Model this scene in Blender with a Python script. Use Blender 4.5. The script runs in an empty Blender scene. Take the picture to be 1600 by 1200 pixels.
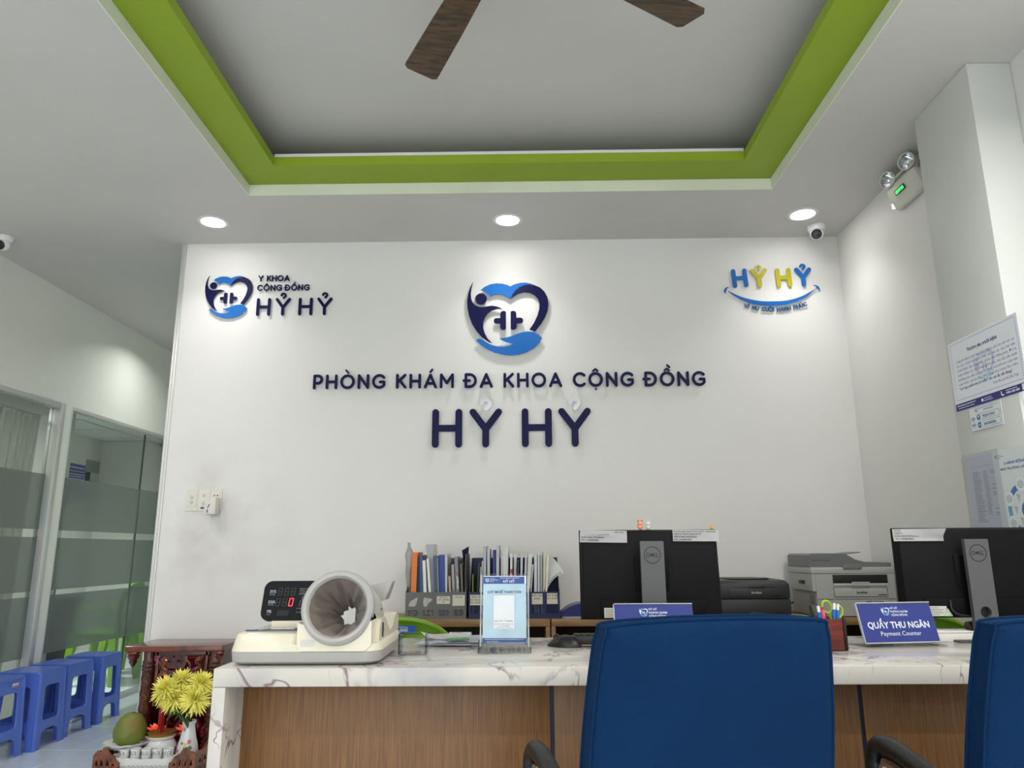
import bpy, bmesh, math, random
from math import sin, cos, pi, radians
from mathutils import Vector, Matrix
from mathutils.geometry import tessellate_polygon

random.seed(7)
SC = bpy.context.scene
COL = SC.collection

# ------------------------------------------------------------------ camera, world, light, exposure
CAM_Z = 1.12
CEIL = 2.921


def set_camera():
    f, p, r, yw = 1154.44, radians(12.717), radians(-0.368), radians(-0.717)
    fwd = Vector((sin(yw) * cos(p), cos(yw) * cos(p), sin(p)))
    right = Vector((cos(yw), -sin(yw), 0))
    up = right.cross(fwd)
    rr = cos(r) * right + sin(r) * up
    uu = -sin(r) * right + cos(r) * up
    cd = bpy.data.cameras.new('camera')
    cd.sensor_width = 36
    cd.lens = 36 * f / 1600
    cd.clip_start = 0.05
    co = bpy.data.objects.new('camera', cd)
    COL.objects.link(co)
    m = Matrix((rr, uu, -fwd)).transposed().to_4x4()
    m.translation = (0, 0, CAM_Z)
    co.matrix_world = m
    SC.camera = co


set_camera()
SC.view_settings.view_transform = 'Standard'
SC.view_settings.look = 'None'
SC.view_settings.gamma = 1
SC.view_settings.use_curve_mapping = False
SC.view_settings.exposure = 0.07

w = bpy.data.worlds.new('world')
SC.world = w
w.use_nodes = True
w.node_tree.nodes['Background'].inputs[0].default_value = (0.93, 0.965, 1.0, 1)
w.node_tree.nodes['Background'].inputs[1].default_value = 2.5   # even daylight outside the open shop front

DOWNLIGHT_W = 1.9
ROOM_LIGHT_W = 14.0
CORRIDOR_W = 5.5
CLINIC_ROOM_W = 85.0


def lamp_disc(name, x, y, z, power, size, color, spread=150):
    ld = bpy.data.lights.new(name, 'AREA')
    ld.shape = 'DISK'
    ld.size = size
    ld.energy = power
    ld.color = color
    ld.spread = radians(spread)
    o = bpy.data.objects.new(name, ld)
    o.location = (x, y, z)
    COL.objects.link(o)
    return o


DOWNLIGHTS = [(-1.711, 3.803), (-0.067, 3.823), (1.563, 3.794)]      # in the picture
MORE_LIGHTS = [(-1.65, 1.55, 0.35), (1.45, 1.4, 1.45), (-1.75, 0.0, 0.8), (1.5, 0.0, 1.4), (-0.1, -0.8, 0.8), (-1.75, -2.0, 0.8), (1.5, -2.0, 0.9)]  # unseen downlights assumed nearer the door, strengths balanced to even the wall
for (x, y) in DOWNLIGHTS:
    lamp_disc('lamp', x, y, CEIL - 0.012, DOWNLIGHT_W, 0.12, (1.0, 0.985, 0.97), 105)
for (x, y, s) in MORE_LIGHTS:
    lamp_disc('lamp', x, y, CEIL - 0.012, ROOM_LIGHT_W * s, 0.12, (1.0, 0.97, 0.945), 160)
lamp_disc('lamp', -2.55, 2.8, CEIL - 0.012, 9.0, 0.12, (1.0, 0.97, 0.945), 160)  # added lamp out of view, brightens the left wall and stools
lamp_disc('lamp', -4.3, 4.3, 2.38, 30.0, 0.6, (0.97, 1.0, 0.98), 160)  # added lamp to light the curtain cubicle, no source seen there
lamp_disc("lamp", -2.75, 5.80, CEIL - 0.012, CORRIDOR_W, 0.12, (0.95, 1.0, 0.95), 140)
lamp_disc('lamp', -4.3, 6.6, 2.38, CLINIC_ROOM_W, 0.6, (0.96, 1.0, 0.985), 160)  # added lamp that lifts the dim consulting room, its source unseen

# ------------------------------------------------------------------ materials


def lin(c):
    return tuple(((v / 255) / 12.92 if v / 255 <= 0.04045 else ((v / 255 + 0.055) / 1.055) ** 2.4) for v in c)


MATS = {}


def mat(name, rgb=(200, 200, 200), rough=0.5, metal=0.0, var=0.0, vscale=8.0, bump=0.0, bscale=60.0, emit=None, estr=0.0,
        coat=0.0, spec=0.5, stretch=None, sheen=0.0):
    if name in MATS:
        return MATS[name]
    m = bpy.data.materials.new(name)
    m.use_nodes = True
    nt = m.node_tree
    b = nt.nodes['Principled BSDF']
    c = lin(rgb)
    b.inputs['Base Color'].default_value = (*c, 1)
    b.inputs['Roughness'].default_value = rough
    b.inputs['Metallic'].default_value = metal
    b.inputs['Coat Weight'].default_value = coat
    b.inputs['Specular IOR Level'].default_value = spec
    b.inputs['Sheen Weight'].default_value = sheen
    if emit:
        b.inputs['Emission Color'].default_value = (*lin(emit), 1)
        b.inputs['Emission Strength'].default_value = estr
    if var or bump:
        tc = nt.nodes.new('ShaderNodeTexCoord')
        src = tc.outputs['Object']
        if stretch:
            mp = nt.nodes.new('ShaderNodeMapping')
            mp.inputs['Scale'].default_value = stretch
            nt.links.new(src, mp.inputs['Vector'])
            src = mp.outputs['Vector']
    if var:
        n = nt.nodes.new('ShaderNodeTexNoise')
        n.inputs['Scale'].default_value = vscale
        n.inputs['Detail'].default_value = 5
        nt.links.new(src, n.inputs['Vector'])
        r = nt.nodes.new('ShaderNodeValToRGB')
        r.color_ramp.elements[0].position = 0.3
        r.color_ramp.elements[1].position = 0.7
        r.color_ramp.elements[0].color = (*[v * (1 - var) for v in c], 1)
        r.color_ramp.elements[1].color = (*[min(1, v * (1 + var * 0.6)) for v in c], 1)
        nt.links.new(n.outputs['Fac'], r.inputs['Fac'])
        nt.links.new(r.outputs['Color'], b.inputs['Base Color'])
    if bump:
        n2 = nt.nodes.new('ShaderNodeTexNoise')
        n2.inputs['Scale'].default_value = bscale
        n2.inputs['Detail'].default_value = 3
        nt.links.new(src, n2.inputs['Vector'])
        bp = nt.nodes.new('ShaderNodeBump')
        bp.inputs['Strength'].default_value = bump
        bp.inputs['Distance'].default_value = 0.004
        nt.links.new(n2.outputs['Fac'], bp.inputs['Height'])
        nt.links.new(bp.outputs['Normal'], b.inputs['Normal'])
    MATS[name] = m
    return m


def clear_mat(name, rgb, alpha, rough=0.08, gloss=0.12):
    """thin clear plastic or glass: lets light straight through, with a sheen"""
    if name in MATS:
        return MATS[name]
    m = bpy.data.materials.new(name)
    m.use_nodes = True
    nt = m.node_tree
    nt.nodes.remove(nt.nodes['Principled BSDF'])
    out = nt.nodes['Material Output']
    tr = nt.nodes.new('ShaderNodeBsdfTransparent')
    c = lin(rgb)
    tr.inputs[0].default_value = (*c, 1)
    df = nt.nodes.new('ShaderNodeBsdfDiffuse')
    df.inputs[0].default_value = (*c, 1)
    gl = nt.nodes.new('ShaderNodeBsdfGlossy')
    gl.inputs['Roughness'].default_value = rough
    mx = nt.nodes.new('ShaderNodeMixShader')
    mx.inputs[0].default_value = alpha
    nt.links.new(tr.outputs[0], mx.inputs[1])
    nt.links.new(df.outputs[0], mx.inputs[2])
    fr = nt.nodes.new('ShaderNodeLayerWeight')
    fr.inputs['Blend'].default_value = gloss
    m2 = nt.nodes.new('ShaderNodeMixShader')
    nt.links.new(fr.outputs['Fresnel'], m2.inputs[0])
    nt.links.new(mx.outputs[0], m2.inputs[1])
    nt.links.new(gl.outputs[0], m2.inputs[2])
    nt.links.new(m2.outputs[0], out.inputs['Surface'])
    MATS[name] = m
    return m


def frosted_mat():
    m = bpy.data.materials.new('frosted_film')
    m.use_nodes = True
    nt = m.node_tree
    nt.nodes.remove(nt.nodes['Principled BSDF'])
    out = nt.nodes['Material Output']
    rf = nt.nodes.new('ShaderNodeBsdfRefraction')
    rf.inputs['Color'].default_value = (*lin((222, 228, 224)), 1)
    rf.inputs['Roughness'].default_value = 0.15
    rf.inputs['IOR'].default_value = 1.25
    df = nt.nodes.new('ShaderNodeBsdfDiffuse')
    df.inputs['Color'].default_value = (*lin((158, 165, 161)), 1)
    mx = nt.nodes.new('ShaderNodeMixShader')
    mx.inputs[0].default_value = 0.45
    nt.links.new(rf.outputs[0], mx.inputs[1])
    nt.links.new(df.outputs[0], mx.inputs[2])
    nt.links.new(mx.outputs[0], out.inputs['Surface'])
    MATS['frosted'] = m
    return m


def marble_mat():
    m = mat('marble', (222, 220, 214), 0.18)
    nt = m.node_tree
    b = nt.nodes['Principled BSDF']
    tc = nt.nodes.new('ShaderNodeTexCoord')
    base = (*lin((204, 200, 190)), 1)

    def vein(scale, stretch, rot, width, color, prev, patch, pscale=2.5):
        mp = nt.nodes.new('ShaderNodeMapping')
        mp.inputs['Scale'].default_value = stretch
        mp.inputs['Rotation'].default_value = rot
        nt.links.new(tc.outputs['Object'], mp.inputs['Vector'])
        n = nt.nodes.new('ShaderNodeTexNoise')
        n.inputs['Scale'].default_value = scale
        n.inputs['Detail'].default_value = 4
        n.inputs['Distortion'].default_value = 1.0
        nt.links.new(mp.outputs[0], n.inputs['Vector'])
        s = nt.nodes.new('ShaderNodeMath'); s.operation = 'SUBTRACT'; s.inputs[1].default_value = 0.5
        a = nt.nodes.new('ShaderNodeMath'); a.operation = 'ABSOLUTE'
        nt.links.new(n.outputs['Fac'], s.inputs[0]); nt.links.new(s.outputs[0], a.inputs[0])
        mr = nt.nodes.new('ShaderNodeMapRange')
        mr.inputs[1].default_value = 0; mr.inputs[2].default_value = width
        mr.inputs[3].default_value = 1; mr.inputs[4].default_value = 0
        nt.links.new(a.outputs[0], mr.inputs[0])
        n2 = nt.nodes.new('ShaderNodeTexNoise'); n2.inputs['Scale'].default_value = pscale
        nt.links.new(tc.outputs['Object'], n2.inputs['Vector'])
        m2 = nt.nodes.new('ShaderNodeMapRange')
        m2.inputs[1].default_value = patch; m2.inputs[2].default_value = patch + 0.12
        nt.links.new(n2.outputs['Fac'], m2.inputs[0])
        mu = nt.nodes.new('ShaderNodeMath'); mu.operation = 'MULTIPLY'
        nt.links.new(mr.outputs[0], mu.inputs[0]); nt.links.new(m2.outputs[0], mu.inputs[1])
        mix = nt.nodes.new('ShaderNodeMix'); mix.data_type = 'RGBA'
        nt.links.new(mu.outputs[0], mix.inputs['Factor'])
        if prev is None:
            mix.inputs['A'].default_value = base
        else:
            nt.links.new(prev, mix.inputs['A'])
        mix.inputs['B'].default_value = (*lin(color), 1)
        return mix.outputs['Result']
    c = vein(1.6, (1.0, 4.5, 1.0), (0, 0, 0.15), 0.10, (176, 174, 174), None, 0.42, 3.0)
    c = vein(3.4, (1.2, 1.0, 0.75), (0.2, 0.65, 0.5), 0.014, (122, 98, 112), c, 0.43, 5.0)
    c = vein(4.4, (1.5, 0.6, 0.8), (0.5, 0.8, 0.3), 0.010, (124, 96, 106), c, 0.47, 6.0)
    nt.links.new(c, b.inputs['Base Color'])
    return m


def wood_mat(name, light, dark, stretch, rough=0.4, scale=14.0, coat=0.0):
    m = mat(name, light, rough, coat=coat)
    nt = m.node_tree
    b = nt.nodes['Principled BSDF']
    tc = nt.nodes.new('ShaderNodeTexCoord')
    mp = nt.nodes.new('ShaderNodeMapping')
    mp.inputs['Scale'].default_value = stretch
    nt.links.new(tc.outputs['Object'], mp.inputs['Vector'])
    n = nt.nodes.new('ShaderNodeTexNoise')
    n.inputs['Scale'].default_value = scale
    n.inputs['Detail'].default_value = 6
    n.inputs['Distortion'].default_value = 0.4
    nt.links.new(mp.outputs[0], n.inputs['Vector'])
    r = nt.nodes.new('ShaderNodeValToRGB')
    r.color_ramp.elements[0].position = 0.35
    r.color_ramp.elements[1].position = 0.62
    r.color_ramp.elements[0].color = (*lin(dark), 1)
    r.color_ramp.elements[1].color = (*lin(light), 1)
    nt.links.new(n.outputs['Fac'], r.inputs['Fac'])
    nt.links.new(r.outputs['Color'], b.inputs['Base Color'])
    return m


def wall_mat(name, rgb, stain=None):
    """painted plaster with faint roller texture; scuff marks where people touch it"""
    m = mat(name, rgb, 0.62, var=0.03, vscale=1.6, bump=0.10, bscale=170)
    if stain:
        nt = m.node_tree
        b = nt.nodes['Principled BSDF']
        prev = b.inputs['Base Color'].links[0].from_socket
        tc = nt.nodes.new('ShaderNodeTexCoord')
        vm = nt.nodes.new('ShaderNodeVectorMath'); vm.operation = 'DISTANCE'
        vm.inputs[1].default_value = stain
        nt.links.new(tc.outputs['Object'], vm.inputs[0])
        mr = nt.nodes.new('ShaderNodeMapRange')
        mr.inputs[1].default_value = 0.55; mr.inputs[2].default_value = 0.1
        mr.inputs[3].default_value = 0; mr.inputs[4].default_value = 1
        nt.links.new(vm.outputs['Value'], mr.inputs[0])
        n = nt.nodes.new('ShaderNodeTexNoise'); n.inputs['Scale'].default_value = 4.5; n.inputs['Detail'].default_value = 6
        nt.links.new(tc.outputs['Object'], n.inputs['Vector'])
        m3 = nt.nodes.new('ShaderNodeMapRange'); m3.inputs[1].default_value = 0.42; m3.inputs[2].default_value = 0.75
        m3.inputs[4].default_value = 0.5
        nt.links.new(n.outputs['Fac'], m3.inputs[0])
        mu = nt.nodes.new('ShaderNodeMath'); mu.operation = 'MULTIPLY'
        nt.links.new(mr.outputs[0], mu.inputs[0]); nt.links.new(m3.outputs[0], mu.inputs[1])
        mix = nt.nodes.new('ShaderNodeMix'); mix.data_type = 'RGBA'
        nt.links.new(mu.outputs[0], mix.inputs['Factor'])
        nt.links.new(prev, mix.inputs['A'])
        mix.inputs['B'].default_value = (*lin((176, 170, 160)), 1)
        nt.links.new(mix.outputs['Result'], b.inputs['Base Color'])
    return m


def fabric_mat():
    m = mat('blue_fabric', (11, 44, 80), 0.9, spec=0.1, var=0.10, vscale=6)
    nt = m.node_tree
    b = nt.nodes['Principled BSDF']
    tc = nt.nodes.new('ShaderNodeTexCoord')
    mp = nt.nodes.new('ShaderNodeMapping')
    mp.inputs['Rotation'].default_value = (0, 0.6, 0)
    nt.links.new(tc.outputs['Object'], mp.inputs['Vector'])
    v = nt.nodes.new('ShaderNodeTexVoronoi'); v.inputs['Scale'].default_value = 420
    nt.links.new(mp.outputs[0], v.inputs['Vector'])
    bp = nt.nodes.new('ShaderNodeBump'); bp.inputs['Strength'].default_value = 0.5; bp.inputs['Distance'].default_value = 0.0015
    nt.links.new(v.outputs['Distance'], bp.inputs['Height'])
    nt.links.new(bp.outputs['Normal'], b.inputs['Normal'])
    return m


# ------------------------------------------------------------------ geometry helpers
I4 = Matrix.Identity(4)


def frame(o, u, v):
    """matrix whose local x runs along u, y along v, z out of the sheet"""
    u = Vector(u).normalized()
    v = Vector(v)
    n = u.cross(v).normalized()
    v = n.cross(u)
    m = Matrix((u, v, n)).transposed().to_4x4()
    m.translation = o
    return m


def front(x, y, z):
    """upright sheet facing the camera side: x along +X, y up"""
    return frame((x, y, z), (1, 0, 0), (0, 0, 1))


def T(x, y, z):
    return Matrix.Translation((x, y, z))


def Rz(a):
    return Matrix.Rotation(radians(a), 4, 'Z')


def Rx(a):
    return Matrix.Rotation(radians(a), 4, 'X')


def Ry(a):
    return Matrix.Rotation(radians(a), 4, 'Y')


def catmull(pts, n=6, closed=True):
    out = []
    L = len(pts)
    rng = range(L) if closed else range(L - 1)
    for i in rng:
        if closed:
            p0, p1, p2, p3 = (pts[(i + k) % L] for k in (-1, 0, 1, 2))
        else:
            p0, p1, p2, p3 = (pts[min(max(i + k, 0), L - 1)] for k in (-1, 0, 1, 2))
        for j in range(n):
            t = j / n
            out.append(tuple(0.5 * ((2 * b) + (-a + c) * t + (2 * a - 5 * b + 4 * c - d) * t * t + (-a + 3 * b - 3 * c + d) * t ** 3)
                             for a, b, c, d in zip(p0, p1, p2, p3)))
    if not closed:
        out.append(tuple(pts[-1]))
    return out


def rrect(x0, y0, x1, y1, r, n=4):
    pts = []
    for (cx, cy, a0) in ((x1 - r, y1 - r, 0), (x0 + r, y1 - r, 90), (x0 + r, y0 + r, 180), (x1 - r, y0 + r, 270)):
        for k in range(n + 1):
            a = radians(a0 + 90 * k / n)
            pts.append((cx + r * cos(a), cy + r * sin(a)))
    return pts


def circle(cx, cy, r, n=24, ry=None):
    return [(cx + r * cos(2 * pi * k / n), cy + (ry or r) * sin(2 * pi * k / n)) for k in range(n)]


class MB:
    def __init__(self):
        self.bm = bmesh.new()

    def _merge(self, bm2, M):
        vm = {}
        for v in bm2.verts:
            vm[v] = self.bm.verts.new(M @ v.co)
        for f in bm2.faces:
            try:
                self.bm.faces.new([vm[v] for v in f.verts])
            except ValueError:
                pass
        bm2.free()
        return self

    def box(self, a, b, bev=0.0, M=I4, seg=2):
        bm2 = bmesh.new()
        x0, y0, z0 = a
        x1, y1, z1 = b
        vs = [bm2.verts.new(p) for p in ((x0, y0, z0), (x1, y0, z0), (x1, y1, z0), (x0, y1, z0), (x0, y0, z1), (x1, y0, z1), (x1, y1, z1), (x0, y1, z1))]
        for q in ((3, 2, 1, 0), (4, 5, 6, 7), (0, 1, 5, 4), (1, 2, 6, 5), (2, 3, 7, 6), (3, 0, 4, 7)):
            bm2.faces.new([vs[i] for i in q])
        if bev:
            bmesh.ops.bevel(bm2, geom=bm2.edges[:], offset=bev, segments=seg, affect='EDGES', profile=0.5, clamp_overlap=True)
        return self._merge(bm2, M)

    def hexa(self, p, bev=0.0, M=I4, seg=2):
        """eight corners: bottom ring then top ring"""
        bm2 = bmesh.new()
        vs = [bm2.verts.new(q) for q in p]
        for q in ((3, 2, 1, 0), (4, 5, 6, 7), (0, 1, 5, 4), (1, 2, 6, 5), (2, 3, 7, 6), (3, 0, 4, 7)):
            bm2.faces.new([vs[i] for i in q])
        if bev:
            bmesh.ops.bevel(bm2, geom=bm2.edges[:], offset=bev, segments=seg, affect='EDGES', profile=0.5, clamp_overlap=True)
        return self._merge(bm2, M)

    def plate(self, loops, t0, t1, M=I4, f=None, sub=None):
        """flat outline (first loop) with holes (other loops), from height t0 to t1; f bends (u, v, w)"""
        if not isinstance(loops[0][0], (tuple, list)):
            loops = [loops]
        flat = [p for lp in loops for p in lp]
        tris = tessellate_polygon([[Vector((p[0], p[1], 0)) for p in lp] for lp in loops])
        g = f or (lambda u, v, w: (u, v, w))
        lo = [self.bm.verts.new(M @ Vector(g(p[0], p[1], t0))) for p in flat]
        hi = [self.bm.verts.new(M @ Vector(g(p[0], p[1], t1))) for p in flat]
        for t in tris:
            a, b, c = (flat[i] for i in t)
            cr = (b[0] - a[0]) * (c[1] - a[1]) - (b[1] - a[1]) * (c[0] - a[0])
            t = t if cr > 0 else t[::-1]
            try:
                self.bm.faces.new([hi[i] for i in t])
                self.bm.faces.new([lo[i] for i in t[::-1]])
            except ValueError:
                pass
        k = 0
        for li, lp in enumerate(loops):
            n = len(lp)
            area = sum(lp[i][0] * lp[(i + 1) % n][1] - lp[(i + 1) % n][0] * lp[i][1] for i in range(n))
            flip = (area < 0) != (li > 0)
            for i in range(n):
                i0, i1 = k + i, k + (i + 1) % n
                q = [lo[i0], lo[i1], hi[i1], hi[i0]]
                try:
                    self.bm.faces.new(q[::-1] if flip else q)
                except ValueError:
                    pass
            k += n
        return self

    def lathe(self, prof, seg=24, M=I4, a0=0, a1=360, sx=1.0, sy=1.0, wob=None, caps=True):
        full = abs(a1 - a0) >= 360
        n = seg if full else seg + 1
        rings = []
        for (r, z) in prof:
            ring = []
            for k in range(n):
                a = radians(a0 + (a1 - a0) * k / seg)
                rr = r * (wob(a, z) if wob else 1)
                ring.append(self.bm.verts.new(M @ Vector((rr * cos(a) * sx, rr * sin(a) * sy, z))))
            rings.append(ring)
        for i in range(len(rings) - 1):
            for k in range(seg):
                k2 = (k + 1) % n
                self.bm.faces.new([rings[i][k], rings[i][k2], rings[i + 1][k2], rings[i + 1][k]])
        if full and caps and prof[0] != prof[-1] and prof[0][0] > 1e-5:
            self.bm.faces.new(rings[0][::-1])
        if full and caps and prof[0] != prof[-1] and prof[-1][0] > 1e-5:
            self.bm.faces.new(rings[-1])
        return self

    def ball(self, c, r, M=I4, seg=16):
        if not isinstance(r, (tuple, list)):
            r = (r, r, r)
        n = max(6, seg // 2)
        prof = [(max(1e-6, sin(pi * i / n)), -cos(pi * i / n)) for i in range(n + 1)]
        return self.lathe([(max(p[0], 1e-6), p[1]) for p in prof], seg, M @ T(*c) @ Matrix.Diagonal((*r, 1)))

    def tube(self, pts, r, seg=8, M=I4, closed=False, taper=None):
        pts = [Vector(p) for p in pts]
        n = len(pts)
        rings = []
        nrm = None
        for i in range(n):
            if closed:
                d = pts[(i + 1) % n] - pts[i - 1]
            else:
                d = pts[min(i + 1, n - 1)] - pts[max(i - 1, 0)]
            d.normalize()
            if nrm is None:
                nrm = d.orthogonal().normalized()
            else:
                nrm = (nrm - d * nrm.dot(d))
                nrm = nrm.normalized() if nrm.length > 1e-6 else d.orthogonal().normalized()
            bn = d.cross(nrm)
            rad = r if taper is None else r * (taper[0] + (taper[1] - taper[0]) * i / max(1, n - 1))
            rings.append([self.bm.verts.new(M @ (pts[i] + rad * (cos(2 * pi * k / seg) * nrm + sin(2 * pi * k / seg) * bn))) for k in range(seg)])
        m = n if closed else n - 1
        for i in range(m):
            A, B = rings[i], rings[(i + 1) % n]
            off = 0
            if closed and i == n - 1:
                off = min(range(seg), key=lambda s: sum((A[k].co - B[(k + s) % seg].co).length for k in range(seg)))
            for k in range(seg):
                k2 = (k + 1) % seg
                self.bm.faces.new([A[k], A[k2], B[(k2 + off) % seg], B[(k + off) % seg]])
        if not closed:
            self.bm.faces.new(rings[0][::-1])
            self.bm.faces.new(rings[-1])
        return self

    def sheet(self, f, nu, nv, M=I4):
        g = [[self.bm.verts.new(M @ Vector(f(i / nu, j / nv))) for j in range(nv + 1)] for i in range(nu + 1)]
        for i in range(nu):
            for j in range(nv):
                self.bm.faces.new([g[i][j], g[i + 1][j], g[i + 1][j + 1], g[i][j + 1]])
        return self

    def stroke(self, pts, r, t0, t1, M=I4, closed=False, f=None):
        """a pen stroke with round ends, as a flat bar from t0 to t1"""
        P = [Vector(p) for p in pts]
        n = len(P)
        L, R = [], []
        for i in range(n):
            a = P[i - 1] if (closed or i > 0) else P[i]
            b = P[(i + 1) % n] if (closed or i < n - 1) else P[i]
            d = (b - a).normalized()
            nn = Vector((-d.y, d.x))
            L.append(P[i] + nn * r)
            R.append(P[i] - nn * r)
        if closed:
            return self.plate([[tuple(p) for p in R], [tuple(p) for p in L]], t0, t1, M, f)
        d0 = (P[1] - P[0]).normalized()
        d1 = (P[-1] - P[-2]).normalized()
        a0 = math.atan2(d0.y, d0.x)
        a1 = math.atan2(d1.y, d1.x)
        cap1 = [P[-1] + r * Vector((cos(a1 - pi / 2 + pi * k / 6), sin(a1 - pi / 2 + pi * k / 6))) for k in range(1, 6)]
        cap0 = [P[0] + r * Vector((cos(a0 + pi / 2 + pi * k / 6), sin(a0 + pi / 2 + pi * k / 6))) for k in range(1, 6)]
        out = R + cap1 + L[::-1] + cap0
        return self.plate([[tuple(p) for p in out]], t0, t1, M, f)

    def text(self, s, size, M, x=0.0, y=0.0, align='LEFT', ext=0.0002, off=0.0, fit=None, shear=0.0, wid=1.0):
        c = bpy.data.curves.new('tmp', 'FONT')
        c.body = s
        c.size = size
        c.align_x = align
        c.resolution_u = 2
        c.offset = off
        c.shear = shear
        o = bpy.data.objects.new('tmp', c)
        me = o.to_mesh()
        if fit and me.vertices:
            xs = [v.co.x for v in me.vertices]
            wid = fit / max(1e-6, max(xs) - min(xs))
        vs = [self.bm.verts.new(M @ Vector((x + v.co.x * wid, y + v.co.y, ext))) for v in me.vertices]
        for p in me.polygons:
            try:
                self.bm.faces.new([vs[i] for i in p.vertices])
            except ValueError:
                pass
        o.to_mesh_clear()
        bpy.data.objects.remove(o)
        bpy.data.curves.remove(c)
        return self

    def rect(self, x0, y0, x1, y1, M, z=0.0002):
        vs = [self.bm.verts.new(M @ Vector(p)) for p in ((x0, y0, z), (x1, y0, z), (x1, y1, z), (x0, y1, z))]
        self.bm.faces.new(vs)
        return self

    def build(self, name, m, parent=None, label=None, smooth=35, kind=None):
        me = bpy.data.meshes.new(name)
        inv = INV.get(parent.name) if parent else None
        if inv is not None:
            bmesh.ops.transform(self.bm, matrix=inv, verts=self.bm.verts[:])
        bmesh.ops.recalc_face_normals(self.bm, faces=self.bm.faces[:])
        self.bm.to_mesh(me)
        self.bm.free()
        if smooth:
            for p in me.polygons:
                p.use_smooth = True
            me.set_sharp_from_angle(angle=radians(smooth))
        me.materials.append(m)
        o = bpy.data.objects.new(name, me)
        COL.objects.link(o)
        if parent:
            o.parent = parent
            if inv is not None:
                INV[o.name] = inv
        if label:
            o['label'] = label
        if kind:
            o['kind'] = kind
        return o


INV = {}


def thing(name, label, cat, loc=(0, 0, 0), rz=0.0, group=None, world=False):
    """an Empty at the thing's base; with world=True its parts are given in room coordinates"""
    o = bpy.data.objects.new(name, None)
    o.empty_display_size = 0.05
    COL.objects.link(o)
    o.location = loc
    o.rotation_euler = (0, 0, radians(rz))
    o['label'] = label
    o['category'] = cat
    if group:
        o['group'] = group
    if world:
        INV[o.name] = (T(*loc) @ Rz(rz)).inverted()
    return o


def tag(o, label, cat, group=None):
    o['label'] = label
    o['category'] = cat
    if group:
        o['group'] = group
    return o


def struct(o, label=None):
    o['kind'] = 'structure'
    if label:
        o['label'] = label
    return o


def copy_tree(o, parent=None):
    c = o.copy()
    COL.objects.link(c)
    if parent:
        c.parent = parent
    for ch in list(o.children):
        copy_tree(ch, c)
    return c


def mono(name, mb, m, label, cat, loc=None, group=None, smooth=35, rz=0):
    """a thing that is one mesh, its own origin at its base"""
    if loc is not None:
        bmesh.ops.transform(mb.bm, matrix=(T(*loc) @ Rz(rz)).inverted(), verts=mb.bm.verts[:])
    o = mb.build(name, m, None, smooth=smooth)
    if loc is not None:
        o.location = loc
        o.rotation_euler = (0, 0, radians(rz))
    return tag(o, label, cat, group)


# common materials
M_WALL = wall_mat('wall_paint', (226, 225, 221), (-1.72, 4.1, 1.28))
M_WALL_R = wall_mat('wall_paint_side', (222, 221, 217))
M_WALL_L = wall_mat('wall_paint_corridor', (236, 236, 228))
M_CEIL = wall_mat('ceiling_paint', (205, 203, 199))
M_GREEN = mat('green_paint', (142, 168, 34), 0.55, var=0.03, vscale=3)
M_LIP = mat('tray_lip_green_bounce', (226, 229, 214), 0.6, var=0.05, vscale=5)  # white lip, green bounce from the band tinted into its colour
M_ALU = mat('aluminium', (214, 214, 212), 0.42, metal=0.55)
M_CHROME = mat('chrome', (215, 217, 220), 0.12, metal=1.0)
M_WHITE = mat('white_plastic', (228, 228, 226), 0.35)
M_PAPER = mat('white_paper', (236, 236, 236), 0.7)
M_BLACK = mat('black_plastic', (17, 17, 19), 0.42)
M_NAVY = mat('navy_acrylic', (10, 12, 66), 0.45, spec=0.2)
M_BLUE = mat('blue_acrylic', (24, 104, 186), 0.25, coat=0.3)
M_INK = mat('black_ink', (30, 30, 34), 0.7)
M_INKB = mat('blue_ink', (34, 58, 120), 0.7)
M_WHITEINK = mat('white_ink', (240, 242, 246), 0.6)
M_MARBLE = marble_mat()
M_OAK = wood_mat('oak_laminate', (129, 90, 47), (103, 68, 33), (8, 8, 0.22), 0.45, 34)
M_CAB = wood_mat('cabinet_laminate', (152, 117, 78), (122, 90, 57), (0.4, 6, 6), 0.45, 12)
M_ROSE = wood_mat('rosewood', (112, 46, 24), (58, 20, 12), (1.0, 5, 1.0), 0.25, 9, coat=0.4)
M_FROST = frosted_mat()
M_GLASS = clear_mat('window_glass', (243, 247, 245), 0.02, 0.03, 0.10)
M_ACRYL = clear_mat('clear_acrylic', (250, 251, 251), 0.015, 0.03, 0.07)
M_SLEEVE = clear_mat('clear_sleeve', (226, 228, 230), 0.38, 0.2, 0.22)
M_SLEEVE_THIN = clear_mat('thin_sleeve', (240, 241, 242), 0.12, 0.25, 0.08)
M_FABRIC = fabric_mat()
M_LIME = mat('green_plastic', (118, 164, 30), 0.32)
# ------------------------------------------------------------------ the room
XL, XR, YB, YF = -3.205, 1.872, 4.10, -3.5
TX0, TX1, TY0, TY1 = -1.404, 1.298, 0.05, 3.498      # opening of the stepped ceiling tray
BW = 0.193                                            # width of the green step


def ring_boxes(mb, x0, x1, y0, y1, wd, z0, z1):
    """four mitre-free boxes of width wd running round the inside of an opening"""
    mb.box((x0, y0, z0), (x0 + wd, y1, z1))
    mb.box((x1 - wd, y0, z0), (x1, y1, z1))
    mb.box((x0 + wd, y0, z0), (x1 - wd, y0 + wd, z1))
    mb.box((x0 + wd, y1 - wd, z0), (x1 - wd, y1, z1))


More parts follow.
